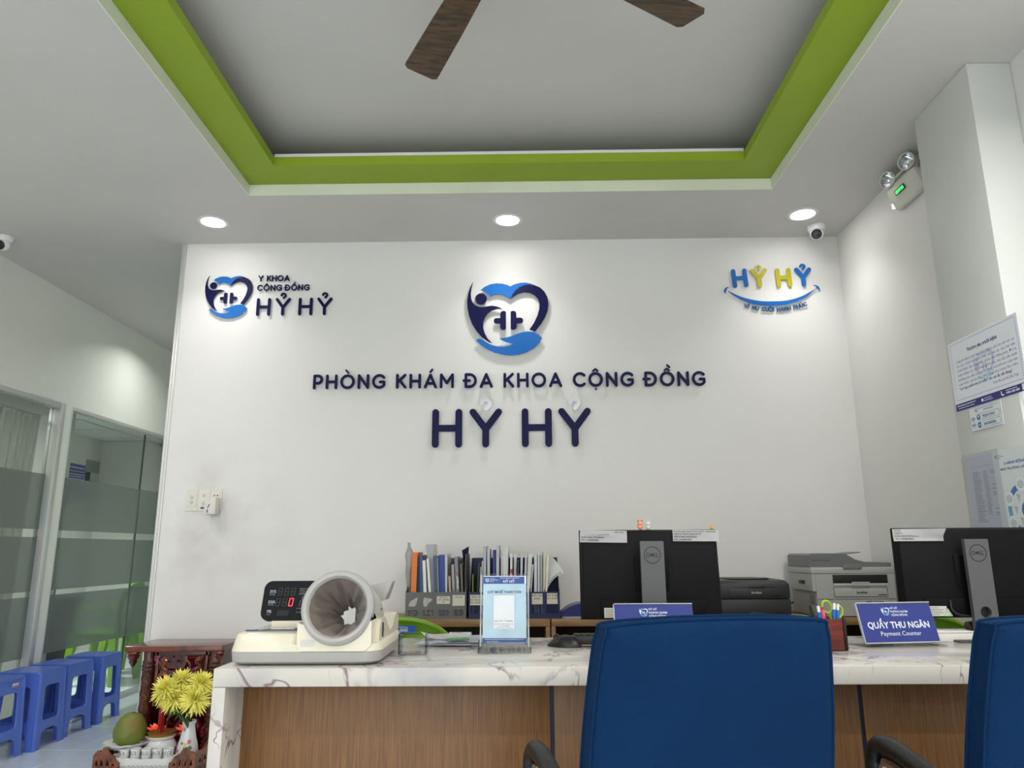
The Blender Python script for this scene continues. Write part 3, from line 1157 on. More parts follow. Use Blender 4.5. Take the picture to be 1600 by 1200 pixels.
def sockets():
    mi = mat('ivory_plastic', (222, 218, 208), 0.4)
    md = mat('ivory_button', (196, 192, 182), 0.5)  # slightly darker ivory for the round buttons
    labels = ('ivory switch plate with two round buttons, beside another plate', 'ivory switch plate with a small dark smudge, middle of the three', 'ivory socket plate holding the white plug adapter')
    for k in range(3):
        x = -1.823 + 0.0665 * k
        t = thing('wall_plate', labels[k], 'wall socket', (x, YB, 1.405), group='plates on the sign wall')
        mb = MB()
        mb.plate(rrect(-0.0325, -0.059, 0.0325, 0.059, 0.003), 0.0, 0.006, frame((0, 0, 0), (1, 0, 0), (0, 0, 1)))
        mb.build('cover', mi, t)
        mb = MB()
        mb.plate(rrect(-0.024, -0.036, 0.024, 0.036, 0.002), 0.006, 0.0085, frame((0, 0, 0), (1, 0, 0), (0, 0, 1)))
        ins = mb.build('insert', mi, t)
        F = frame((0, -0.0085, 0), (1, 0, 0), (0, 0, 1))
        if k == 0:
            for z in (0.014, -0.014):
                mb = MB()
                mb.lathe([(0.0085, 0.0), (0.0085, 0.0025), (0.007, 0.004), (0.001, 0.004)], 20, F @ T(0, z, 0))
                mb.build('button', md, ins)
        elif k == 1:
            for z in (0.023, -0.022):
                mb = MB()
                mb.lathe([(0.009, 0.0), (0.009, 0.002), (0.001, 0.002)], 20, F @ T(0, z, 0))
                mb.build('button', md, ins)
            mb = MB()
            mb.box((-0.008, -0.004, 0), (0.008, 0.005, 0.006), 0.002, F)
            mb.build('rocker', M_WHITE, ins)
            mb = MB()
            mb.plate(catmull([(-0.014, -0.049), (-0.012, -0.039), (0.002, -0.041), (0.012, -0.038), (0.013, -0.047), (0.0, -0.05)], 3), -0.0022, -0.002, F)
            mb.build('smudge', mat('smudge', (92, 92, 98), 0.8), t)
        else:
            for x2 in (-0.008, 0.009):
                mb = MB()
                mb.lathe([(0.004, 0.0), (0.004, 0.0006), (0.001, 0.0006)], 12, F @ T(x2, 0.022, 0))
                mb.build('socket_hole', M_BLACK, ins)
    t = thing('plug_adapter', 'white plug adapter with blue light in the last wall socket', 'adapter', (-1.688, YB - 0.012, 1.355), world=True)
    mb = MB()
    x0, x1, y0, y1 = -1.722, -1.662, YB - 0.075, YB - 0.0088
    mb.hexa([(x0, y0, 1.323), (x1, y0, 1.323), (x1, y1, 1.323), (x0, y1, 1.323), (x0, y0, 1.385), (x1, y0, 1.415), (x1, y1, 1.415), (x0, y1, 1.385)], 0.004)
    b = mb.build('body', mi, t)
    mb = MB()
    mb.stroke([(-1.703, 1.333), (-1.703, 1.357), (-1.694, 1.375)], 0.0024, 0.0, 0.0006, front(0, y0, 0))
    mb.build('slot', M_BLACK, b)
    mb = MB()
    mb.plate(circle(-1.703, 1.352, 0.0045, 12), 0.0, 0.0012, front(0, y0, 0))
    mb.build('indicator', mat('blue_glow', (120, 130, 255), 0.4, emit=(110, 120, 255), estr=1.5), b, label='blue indicator light')
    mb = MB()
    mb.text('%', 0.009, front(0, y0, 0), -1.7165, 1.3715, ext=0.0004)
    mb.build('lettering', M_INK, b)


sockets()
# ------------------------------------------------------------------ the counter
CT = 0.84           # worktop height
CF, CB = 1.93, 2.565


def counter():
    t = thing('reception_counter', 'long counter with marble top and end over oak front panels', 'counter', (0.45, 2.2, 0), world=True)
    mb = MB()
    mb.box((-0.768, CF, CT - 0.044), (1.69, CB, CT), 0.003)
    mb.build('worktop', M_MARBLE, t, label='white marble worktop with grey and purple veins')
    mb = MB()
    mb.box((-0.768, CF + 0.0005, 0), (-0.735, CB, CT - 0.0445), 0.002)
    mb.build('end_slab', M_MARBLE, t, label='marble end slab')
    mb = MB()
    mb.box((1.655, CF + 0.0005, 0), (1.69, CB, CT - 0.0445), 0.002)
    mb.build('end_slab', M_MARBLE, t, label='marble end slab')
    xs = [-0.735, 0.073, 0.872, 1.655]
    for a, b in zip(xs[:-1], xs[1:]):
        mb = MB()
        mb.box((a + 0.0055 if a > -0.7 else a, 2.06, 0), (b - 0.0055 if b < 1.6 else b, 2.075, CT - 0.0445), 0.001)
        mb.build('front_panel', M_OAK, t, label='oak front panel')
    for x in xs[1:3]:
        mb = MB()
        mb.box((x - 0.0054, 2.064, 0), (x + 0.0054, 2.073, CT - 0.0445))
        mb.build('joint_strip', mat('dark_joint', (22, 28, 48), 0.5), t, label='dark joint strip')


counter()


# ------------------------------------------------------------------ blood pressure machine
def bp_machine():
    t = thing('blood_pressure_monitor', 'cream automatic blood pressure machine with a grey cuff tunnel on the counter', 'medical device', (-0.55, 2.1, CT), world=True)
    mc = mat('cream_plastic', (226, 220, 198), 0.3, coat=0.15)
    mg = mat('warm_grey_plastic', (172, 170, 165), 0.35)
    ml = mat('pale_grey_plastic', (190, 190, 184), 0.4)
    x0, x1, y0, y1 = -0.752, -0.362, 1.958, 2.33

    def rr3(xa, xb, ya, yb, r):
        return rrect(xa, ya, xb, yb, r, 6)

    def loft(secs, m, name, parent):
        mb = MB()
        rings = [[mb.bm.verts.new((p[0], p[1], z)) for p in pts] for (pts, z) in secs]
        n = len(rings[0])
        for a, b in zip(rings[:-1], rings[1:]):
            for i in range(n):
                mb.bm.faces.new([a[i], a[(i + 1) % n], b[(i + 1) % n], b[i]])
        mb.bm.faces.new(rings[0][::-1])
        mb.bm.faces.new(rings[-1])
        return mb.build(name, m, parent)
    loft([(rr3(x0 + 0.012, x1 - 0.012, y0 + 0.012, y1 - 0.012, 0.04), CT + 0.004), (rr3(x0 + 0.003, x1 - 0.003, y0 + 0.003, y1 - 0.003, 0.045), CT + 0.010),
          (rr3(x0, x1, y0, y1, 0.048), CT + 0.034)], mg, 'base_tray', t)
    mb = MB()
    for (x, y) in ((x0 + 0.06, y0 + 0.05), (x1 - 0.06, y0 + 0.05), (x0 + 0.06, y1 - 0.05), (x1 - 0.06, y1 - 0.05)):
        mb.lathe([(0.014, CT), (0.014, CT + 0.006)], 14, T(x, y, 0))
    mb.build('rubber_feet', M_BLACK, t)
    lower = loft([(rr3(x0 + 0.001, x1 - 0.001, y0 + 0.001, y1 - 0.001, 0.047), CT + 0.0345), (rr3(x0 + 0.004, x1 - 0.004, y0 + 0.004, y1 - 0.004, 0.046), CT + 0.046),
                  (rr3(x0 + 0.006, x1 - 0.008, y0 + 0.007, y1 - 0.007, 0.044), CT + 0.052)], mc, 'lower_housing', t)
    xm = -0.562
    up = loft([(rrect(x0 + 0.0005, y0 + 0.0005, xm, y1 - 0.0005, 0.046, 6), CT + 0.0346), (rrect(x0 + 0.0035, y0 + 0.0035, xm, y1 - 0.003, 0.044, 6), CT + 0.046), (rrect(x0 + 0.012, y0 + 0.010, xm - 0.001, y1 - 0.01, 0.03, 6), CT + 0.070),
               (rrect(x0 + 0.017, y0 + 0.015, xm - 0.003, y1 - 0.012, 0.03, 6), CT + 0.0765), (rrect(x0 + 0.026, y0 + 0.024, xm - 0.010, y1 - 0.018, 0.025, 6), CT + 0.079)], mc, 'housing', t)
    # pale grey top field, printer panel, oval button
    ztop = CT + 0.079
    F = frame((0, 0, ztop), (1, 0, 0), (0, 1, 0))
    mb = MB()
    mb.plate(rrect(x0 + 0.035, y0 + 0.034, -0.578, y1 - 0.06, 0.01), 0.0, 0.0012, F)
    tp = mb.build('top_field', ml, up, label='pale grey top field')
    mb = MB()
    mb.plate([(-0.690, y0 + 0.045), (-0.590, y0 + 0.045), (-0.578, y0 + 0.10), (-0.655, y0 + 0.10)], 0.0012, 0.004, F)
    mb.build('printer_cover', mat('slate_plastic', (96, 102, 112), 0.35), t, label='slate grey printer cover')
    mb = MB()
    mb.box((-0.662, y0 + 0.064, 0.004), (-0.600, y0 + 0.078, 0.0062), 0.001, F)
    mb.build('paper_slot', M_PAPER, t)
    mb = MB()
    mb.plate(circle(-0.708, y0 + 0.055, 0.017, 24, 0.008), 0.0012, 0.004, F)
    mb.build('start_button', mat('deep_blue', (52, 60, 98), 0.3), t, label='dark blue oval button')
    # saddle on the right that carries the tunnel
    cx, cz, R = -0.474, 0.980, 0.094
    mb = MB()
    sad = [(-0.563, CT + 0.036), (-0.400, CT + 0.036), (-0.384, CT + 0.05), (-0.384, cz - 0.01), (cx + 0.09, cz - 0.03)] + \
          [(cx + 0.088 * cos(radians(a)), cz + 0.088 * sin(radians(a))) for a in range(-24, -160, -8)] + [(-0.572, cz - 0.035), (-0.572, CT + 0.05)]
    mb.plate(sad, 0, 0.14, T(0, y0 - 0.004, 0), f=lambda u, v, w: (u, w, v))
    sd = mb.build('saddle', mc, t)
    mb = MB()
    mb.plate(rrect(-0.562, CT + 0.048, -0.528, CT + 0.064, 0.004), 0, 0.001, front(0, y0 - 0.0042, 0))
    mb.build('badge', mat('badge_white', (206, 204, 196), 0.3), sd, label='small pale badge')
    # right hand elbow rest
    mb = MB()
    prof = [(y0 + 0.05, CT + 0.05), (y1 - 0.02, CT + 0.05), (y1 - 0.02, CT + 0.098), (y1 - 0.05, CT + 0.106), (y1 - 0.085, CT + 0.098), (y1 - 0.12, CT + 0.072),
            (y1 - 0.16, CT + 0.064), (y0 + 0.17, CT + 0.088), (y0 + 0.13, CT + 0.108), (y0 + 0.075, CT + 0.106), (y0 + 0.055, CT + 0.085)]
    mb.plate([(p[0], p[1]) for p in prof], -0.408, -0.374, f=lambda u, v, w: (w, u, v))
    bmesh.ops.bevel(mb.bm, geom=[e for e in mb.bm.edges if len(e.link_faces) == 2 and e.calc_face_angle(0) > 0.9], offset=0.006, segments=3, affect='EDGES')
    er = mb.build('elbow_rest', mc, t)
    mb = MB()
    mb.plate(circle(y0 + 0.095, CT + 0.078, 0.008, 20, 0.019), 0, 0.003, frame((-0.3745, 0, 0), (0, 1, 0), (0, 0, 1)))
    mb.build('stop_button', MATS['deep_blue'], er, label='dark blue stop button')
    # cuff tunnel: axis runs away from the camera, tipped down a little at the back
    Mt = T(cx, 1.963, cz + 0.002) @ Rx(-90 - 13)
    mb = MB()
    mb.lathe([(0.073, -0.002), (0.078, -0.010), (0.086, -0.012), (0.092, -0.006), (0.094, 0.006), (0.093, 0.016), (0.074, 0.016), (0.073, -0.002)], 56, Mt)
    mb.build('front_ring', mg, t, label='grey ring round the arm opening')
    mb = MB()
    mb.lathe([(0.090, 0.0165), (0.092, 0.06), (0.090, 0.16), (0.084, 0.195), (0.060, 0.205), (0.060, 0.198), (0.082, 0.19), (0.086, 0.0165)], 56, Mt, caps=False)
    tu = mb.build('tunnel_shell', mat('tunnel_plastic', (196, 192, 182), 0.35), t)
    mb = MB()

    def wob(a, z):
        k = min(1, max(0, z) / 0.06)
        return 1 + k * (0.10 * sin(11 * a + 22 * z) + 0.09 * sin(6 * a - 40 * z + 1) + 0.05 * sin(19 * a + 8)) + 0.008 * sin(16 * a)
    mb.lathe([(0.0735, 0.002), (0.0725, 0.010), (0.068, 0.022), (0.060, 0.040), (0.050, 0.062), (0.040, 0.085), (0.032, 0.11), (0.027, 0.135), (0.025, 0.16), (0.030, 0.185), (0.05, 0.2)], 96, Mt, wob=wob, caps=False)
    cf = mb.build('cuff_lining', mat('taupe_cloth', (122, 110, 99), 0.75, bump=0.15, bscale=90, sheen=0.3), t, smooth=80, label='taupe gathered cloth lining')
    for f in cf.data.polygons:
        f.use_smooth = True
    mb = MB()
    mb.hexa([(cx - 0.006, 2.19, 0.905), (cx + 0.032, 2.19, 0.905), (cx + 0.032, 2.26, 0.905), (cx - 0.006, 2.26, 0.905),
             (cx - 0.004, 2.19, 0.972), (cx + 0.028, 2.19, 0.972), (cx + 0.028, 2.25, 0.972), (cx - 0.004, 2.25, 0.972)], 0.005)
    mb.build('hand_rest', mg, t)
    mb = MB()
    mb.hexa([(-0.425, 2.15, 0.985), (-0.388, 2.15, 0.985), (-0.388, 2.22, 0.985), (-0.425, 2.22, 0.985),
             (-0.432, 2.15, 1.028), (-0.366, 2.155, 1.040), (-0.366, 2.20, 1.040), (-0.432, 2.21, 1.028)], 0.006)
    mb.build('rear_grip', mg, t)
    # tilted display
    Fd = frame((-0.722, 2.105, 0.938), (1, 0, 0), (0, 0.30, 1))
    mb = MB()
    mb.plate(rrect(0.0, 0.0, 0.215, 0.108, 0.022, 6), -0.014, 0.0, Fd)
    dp = mb.build('display', mat('display_black', (10, 11, 15), 0.5, spec=0.2), t, label='black tilted display with a red zero')
    mb = MB()
    mb.box((-0.69, 2.105, ztop - 0.005), (-0.56, 2.130, 0.938), 0.004)
    mb.build('display_neck', mc, t)
    mb = MB()
    for (s, y) in (('SYS', 0.074), ('DIA', 0.046), ('PR', 0.020)):
        mb.text(s, 0.0115, Fd, 0.017, y, ext=0.0006, off=0.0004)
    for (s, y) in (('mmHg', 0.0685), ('mmHg', 0.0405), ('/min', 0.0145)):
        mb.text(s, 0.0055, Fd, 0.017, y, ext=0.0006)
    mb.rect(0.098, 0.0695, 0.138, 0.0700, Fd, 0.0006)
    for (s, y) in (('Insert arm as', 0.084), ('shown on and', 0.078), ('remain still', 0.072)):
        mb.text(s, 0.0062, Fd, 0.100, y, ext=0.0006)
    for (s, y) in (('4. Pause', 0.030), ('9. Insert', 0.020)):
        mb.text(s, 0.0055, Fd, 0.098, y, ext=0.0006)
    mb.build('lettering', mat('grey_ink', (150, 156, 164), 0.5), dp, label='pale grey lettering')
    seg = {'a': ((0, 2), (1, 2)), 'b': ((1, 2), (1, 1)), 'c': ((1, 1), (1, 0)), 'd': ((0, 0), (1, 0)), 'e': ((0, 1), (0, 0)), 'f': ((0, 2), (0, 1)), 'g': ((0, 1), (1, 1))}

    def digit(mb, ox, oy, w_, h_, which, z):
        for k in which:
            (a, b), (c, d) = seg[k]
            p = [(ox + a * w_ + b * h_ * 0.10, oy + b * h_), (ox + c * w_ + d * h_ * 0.10, oy + d * h_)]
            v = Vector(p[1]) - Vector(p[0])
            q = [tuple(Vector(p[0]) + v * 0.10), tuple(Vector(p[1]) - v * 0.10)]
            mb.stroke(q, 0.0009, 0.0, z, Fd)
    mb = MB()
    for row, (y, hh, ww, xs) in enumerate(((0.068, 0.010, 0.010, (0.040, 0.058, 0.076)), (0.039, 0.010, 0.010, (0.038, 0.056)), (0.014, 0.006, 0.007, (0.046, 0.057, 0.068)))):
        for x in xs:
            digit(mb, x, y, ww, hh, 'abcdefg', 0.0004)
    mb.build('unlit_digits', mat('unlit', (34, 36, 42), 0.4), dp)
    mb = MB()
    digit(mb, 0.074, 0.039, 0.010, 0.010, 'abcdef', 0.0008)
    mb.build('lit_digit', mat('red_glow', (255, 50, 60), 0.4, emit=(255, 52, 66), estr=2.2), dp, label='glowing red zero')
    mb = MB()
    mb.stroke(arc(0.113, 0.060, 0.004, 0.0045, 0, 330, 12), 0.0004, 0.0, 0.0006, Fd)
    mb.stroke([(0.104, 0.038), (0.106, 0.052), (0.112, 0.055), (0.120, 0.050), (0.124, 0.042)], 0.0004, 0.0, 0.0006, Fd)
    mb.build('pictogram', MATS['grey_ink'], dp)


bp_machine()


# ------------------------------------------------------------------ small things on the counter
def acrylic_box():
    t = thing('acrylic_box', 'empty clear acrylic box beside the blood pressure machine', 'box', (-0.307, 2.19, CT), world=True)
    x0, x1, y0, y1, z1 = -0.347, -0.270, 2.150, 2.232, CT + 0.056
    h = 0.0025
    for a, b in (((x0, y0, CT), (x1, y1, CT + h)), ((x0, y0, CT + h), (x1, y0 + h, z1 - 0.018)), ((x0, y1 - h, CT + h), (x1, y1, z1)), ((x0, y0 + h, CT + h), (x0 + h, y1 - h, z1)),
                 ((x1 - h, y0 + h, CT + h), (x1, y1 - h, z1))):
        mb = MB()
        mb.box(a, b, 0.0006, seg=1)
        mb.build('wall_sheet' if a[2] > CT else 'bottom_sheet', M_ACRYL, t)


def paper_pile():
    data = [(-0.325, 2.33, -0.120, 2.545, 3, (232, 233, 238)), (-0.318, 2.325, -0.150, 2.53, -6, (238, 240, 244)), (-0.285, 2.345, -0.115, 2.54, 8, (226, 230, 242)), (-0.320, 2.40, -0.190, 2.55, 14, (240, 240, 240))]
    labels = ['white sheet at the very bottom of the loose papers on the counter', 'white sheet lying second in the loose papers by the acrylic box',
              'bluish sheet lying third in the loose papers on the counter', 'white folded sheet on top of the loose papers']
    for i, (x0, y0, x1, y1, rot, c) in enumerate(data):
        cx, cy = (x0 + x1) / 2, (y0 + y1) / 2
        mb = MB()
        z = CT + 0.0015 + i * 0.004
        ph = i * 1.3
        W, D = x1 - x0, y1 - y0

        def f(u, v, ww=0):
            return ((u - 0.5) * W, (v - 0.5) * D, z + 0.002 * sin(4 * u + ph) * 0.5 + 0.0015 + 0.010 * max(0, u - 0.7) ** 2 * (i == 0) + (0.03 * max(0, 0.3 - u) if i == 3 else 0))
        mb.sheet(f, 12, 6, T(cx, cy, 0) @ Rz(rot))
        r = bmesh.ops.solidify(mb.bm, geom=mb.bm.faces[:], thickness=0.0012)
        mono('paper_sheet', mb, mat('paper_%d' % i, c, 0.7), labels[i], 'paper', (cx, cy, CT), 'loose papers on the counter')
    # curled receipt with print, and a small green leaflet under it
    t = thing('receipt', 'curled white till receipt lying on the loose papers', 'receipt', (-0.195, 2.40, CT + 0.018), world=True)
    mb = MB()

    def f(u, v):
        a = -0.5 + 3.6 * v
        return (-0.232 + 0.066 * u + 0.006 * v, 2.385 + 0.022 * (1 - cos(a)) - 0.01 * v, CT + 0.022 + 0.013 * sin(a))
    mb.sheet(f, 4, 14)
    bmesh.ops.solidify(mb.bm, geom=mb.bm.faces[:], thickness=0.0006)
    rc = mb.build('roll', M_PAPER, t)
    mb = MB()
    F = frame((-0.226, 2.3905, CT + 0.0335), (1, 0, 0.02), (0, 0.85, 0.5))
    mb.text('QUY', 0.007, F, 0.012, 0.007, ext=0.003)
    mb.text('TT 238.00', 0.007, F, 0.008, -0.004, ext=0.003)
    mb.build('lettering', M_INK, rc)
    mb = MB()
    mb.plate(catmull([(-0.238, 2.365), (-0.215, 2.350), (-0.195, 2.362), (-0.165, 2.355), (-0.170, 2.385), (-0.20, 2.392), (-0.23, 2.385)], 3), CT + 0.0165, CT + 0.0175)
    mono('leaflet', mb, mat('leaf_green', (62, 142, 66), 0.6), 'small green leaflet under the curled receipt', 'leaflet', (-0.2, 2.37, CT + 0.0165))


def qr_stand():
    t = thing('acrylic_sign_stand', 'clear upright acrylic stand holding a pale blue payment notice', 'sign stand', (-0.052, 2.24, CT), world=True)
    F = frame((-0.125, 2.222, CT + 0.018), (1, 0.0, -0.004), (0, 0.16, 1))
    W, H = 0.142, 0.198
    mb = MB()
    mb.plate(rrect(0, 0, W, H, 0.004), 0.0015, 0.0035, F)
    fr = mb.build('front_sheet', M_ACRYL, t)
    mb = MB()
    mb.plate(rrect(0, -0.012, W, H, 0.004), -0.0035, -0.0012, F)
    mb.build('back_sheet', M_ACRYL, t)
    mb = MB()
    for xa in (0.0, W - 0.004):
        mb.box((xa, -0.004, -0.0012), (xa + 0.004, H, 0.0015), 0, F)
    mb.build('edge_strip', mat('acrylic_edge', (186, 190, 192), 0.2), t)
    mb = MB()
    mb.hexa([(-0.128, 2.168, CT), (0.022, 2.168, CT), (0.022, 2.30, CT), (-0.128, 2.30, CT), (-0.128, 2.17, CT + 0.003), (0.022, 2.17, CT + 0.003), (0.022, 2.30, CT + 0.003), (-0.128, 2.30, CT + 0.003)])
    for xa in (-0.128, 0.018):
        mb.hexa([(xa, 2.17, CT + 0.003), (xa + 0.004, 2.17, CT + 0.003), (xa + 0.004, 2.29, CT + 0.003), (xa, 2.29, CT + 0.003),
                 (xa, 2.215, CT + 0.032), (xa + 0.004, 2.215, CT + 0.032), (xa + 0.004, 2.24, CT + 0.032), (xa, 2.24, CT + 0.032)])
    mb.build('foot', M_ACRYL, t)
    m_card = mat('pale_blue_print', (198, 226, 242), 0.6, var=0.10, vscale=26)
    mb = MB()
    x0, x1, y0, y1 = 0.008, 0.134, 0.006, 0.192
    mb.box((x0, y0, -0.0008), (x1, y1, 0.0008), 0, F)
    card = mb.build('notice', m_card, t, label='pale blue printed notice')
    G = F @ T(0, 0, 0.0009)
    mb = MB()
    mb.rect(x0 + 0.0005, y1 - 0.0225, x1 - 0.005, y1 - 0.002, G, 0.0001)
    mb.rect(x0, y0 + 0.0005, x1, y0 + 0.0125, G, 0.0001)
    mb.build('blue_band', mat('print_blue', (44, 84, 158), 0.6), card, label='blue printed band')
    mb = MB()
    mb.rect(x1 - 0.005, y1 - 0.0225, x1, y1, G, 0.0001)
    mb.rect(x0, y1 - 0.002, x1 - 0.005, y1, G, 0.0001)
    mb.rect(0.038, 0.042, 0.100, 0.138, G, 0.0001)
    mb.rect(0.0405, 0.0705, 0.0975, 0.1355, G, 0.0003)
    mb.text('PHÒNG KHÁM ĐA KHOA CỘNG ĐỒNG', 0.0042, G, 0.086, y1 - 0.0075, 'CENTER', ext=0.0003, fit=0.056)
    mb.text('HỶ HỶ', 0.011, G, 0.083, y1 - 0.0195, 'CENTER', ext=0.0003, off=0.0002)
    emblem_flat(mb, mb, G, 0.0000105, 0.0195, y1 - 0.012)
    for k, s in enumerate(('Y KHOA', 'CỘNG ĐỒNG', 'HỶ HỶ')):
        mb.text(s, 0.004, G, 0.027, y1 - 0.009 - 0.0042 * k, ext=0.0003)
    mb.text('PHÒNG KHÁM ĐA KHOA CỘNG ĐỒNG HỶ HỶ', 0.0048, G, 0.071, y0 + 0.0075, 'CENTER', ext=0.0003, fit=0.112)
    mb.text('Hotline: 1900 638 080', 0.0036, G, 0.02, y0 + 0.002, ext=0.0003)
    mb.build('white_print', mat('print_white', (246, 248, 250), 0.6), card, label='white printed panel')
    mb = MB()
    mb.text('QUÉT MÃ ĐỂ THANH TOÁN', 0.0098, G, 0.070, y1 - 0.049, 'CENTER', ext=0.0003, off=0.0002, fit=0.100)
    for a, b, c, d in ((0.0378, 0.0418, 0.1002, 0.0422), (0.0378, 0.1378, 0.1002, 0.1382), (0.0378, 0.042, 0.0382, 0.138), (0.0998, 0.042, 0.1002, 0.138)):
        mb.rect(a, b, c, d, G, 0.0004)
    mb.text('napas 247', 0.0062, G, 0.041, 0.0635, ext=0.0004, fit=0.023)
    mb.rect(0.0686, 0.0605, 0.0690, 0.070, G, 0.0004)
    mb.text('VietinBank', 0.0062, G, 0.0725, 0.0635, ext=0.0004, fit=0.023)
    mb.text('CÔNG TY TNHH Y KHOA HỶ HỶ', 0.0035, G, 0.069, 0.0555, 'CENTER', ext=0.0004, fit=0.056)
    mb.text('STK: 113638963863', 0.0038, G, 0.069, 0.0505, 'CENTER', ext=0.0004)
    mb.text('Ngân hàng VietinBank', 0.0035, G, 0.069, 0.0455, 'CENTER', ext=0.0004, fit=0.045)
    mb.build('blue_print', M_INKB, card, label='dark blue printed lettering')


def mouse_and_keyboard():
    t = thing('computer_mouse', 'black computer mouse on the worktop beside the blue chair', 'mouse', (0.122, 2.325, CT), 62)
    mb = MB()

    def f(u, v):
        a, b = u * 2 * pi, v * pi / 2
        x, y, z = cos(a) * cos(b), sin(a) * cos(b), sin(b)
        return (x * 0.031 * (1 - 0.1 * y), y * 0.055, z * 0.034 * (1 - 0.25 * y * y - 0.18 * y))
    mb.sheet(f, 28, 10)
    bmesh.ops.remove_doubles(mb.bm, verts=mb.bm.verts[:], dist=1e-5)
    b = mb.build('body', M_BLACK, t, smooth=70)
    mb = MB()
    mb.tube([(0.0, 0.025 + 0.009 * cos(a), 0.024 + 0.009 * sin(a)) for a in [k * pi / 6 for k in range(12)]], 0.003, 6, closed=True)
    mb.build('wheel', mat('dark_grey_rubber', (50, 50, 52), 0.6), t)
    t = thing('number_pad', 'black number pad on the worktop between mouse and blue sign', 'keypad', (0.21, 2.44, CT), 0, world=True)
    mb = MB()
    mb.hexa([(0.150, 2.37, CT + 0.001), (0.262, 2.37, CT + 0.001), (0.262, 2.50, CT + 0.001), (0.150, 2.50, CT + 0.001),
             (0.152, 2.372, CT + 0.024), (0.260, 2.372, CT + 0.024), (0.260, 2.498, CT + 0.014), (0.152, 2.498, CT + 0.014)], 0.002)
    mb.build('body', M_BLACK, t)
    mb = MB()
    for r in range(5):
        for c in range(5):
            x, y = 0.160 + 0.0192 * c, 2.380 + 0.0225 * r
            zt = CT + 0.0235 - r * 0.0018
            mb.box((x, y, zt - 0.004), (x + 0.0165, y + 0.0185, zt + 0.005))
    mb.build('keys', mat('key_black', (32, 32, 34), 0.5), t, kind='stuff')
    mb = MB()
    mb.tube(catmull([(0.148, 2.30, CT + 0.003), (0.20, 2.30, CT + 0.003), (0.25, 2.31, CT + 0.003), (0.29, 2.345, CT + 0.003)], 5, False), 0.002, 6)
    mono('mouse_cable', mb, M_BLACK, 'thin black mouse cable running over the worktop behind the number pad', 'cable', (0.2, 2.31, CT))


acrylic_box()
paper_pile()
qr_stand()
mouse_and_keyboard()

M_SIGNBLUE = mat('sign_blue', (32, 50, 140), 0.45, spec=0.25)


def desk_sign(loc, rz, label):
    t = thing('counter_sign', label, 'counter sign', loc, rz, group='blue counter name signs')
    W, H = 0.236, 0.112
    F = frame((-W / 2, 0.012, 0.012), (1, 0, 0), (0, 0.30, 1))
    mb = MB()
    mb.box((0, 0, -0.006), (W, H, -0.003), 0, F)
    mb.box((0, 0, 0.0012), (W, H, 0.003), 0, F)
    mb.build('clear_holder', M_ACRYL, t)
    mb = MB()
    mb.box((0, H, -0.006), (W, H + 0.003, 0.003), 0.0006, F, seg=1)
    mb.box((-0.003, 0, -0.006), (0, H, 0.003), 0.0006, F, seg=1)
    mb.box((0, -0.003, -0.006), (W, 0, 0.003), 0.0006, F, seg=1)
    mb.build('polished_edge', mat('acrylic_edge', (186, 190, 192), 0.2), t)
    mb = MB()
    mb.box((-W / 2, -0.008, 0), (W / 2 + 0.01, 0.075, 0.003), 0.0008, seg=1)
    for x in (-W / 2, W / 2 - 0.035):
        mb.box((x, -0.004, 0.003), (x + 0.045, 0.03, 0.0115), 0.001, seg=1)
    mb.build('foot', M_ACRYL, t)
    mb = MB()
    mb.box((0.0015, 0.0015, -0.0022), (W - 0.0015, H - 0.0015, 0.0003), 0, F)
    card = mb.build('card', M_SIGNBLUE, t)
    G = F @ T(0, 0, 0.0005)
    mb = MB()
    mb.text('QUẦY THU NGÂN', 0.0255, G, W / 2, 0.0405, 'CENTER', ext=0.0003, off=0.0006, fit=0.196)
    mb.text('Payment Counter', 0.0175, G, W / 2, 0.0190, 'CENTER', ext=0.0003, fit=0.128)
    for k, s in enumerate(('HỶ HỶ', 'PHÒNG KHÁM', 'CỘNG ĐỒNG')):
        mb.text(s, 0.0083, G, 0.103, 0.0945 - 0.0098 * k, ext=0.0003, off=0.00015)
    mb2 = MB()
    emblem_flat(mb, mb2, G, 0.0000245, 0.088, 0.0885)
    mb.build('lettering', M_WHITEINK, card, label='white lettering')
    mb2.build('emblem_blue', mat('emblem_pale_blue', (96, 168, 226), 0.5), card, label='pale blue parts of the emblem')
    return t


desk_sign((1.113, 2.277, CT), 8, 'blue payment counter sign standing clear between the two blue chairs')
desk_sign((0.392, 2.285, CT), 0, 'blue counter sign mostly hidden behind the nearer blue chair')


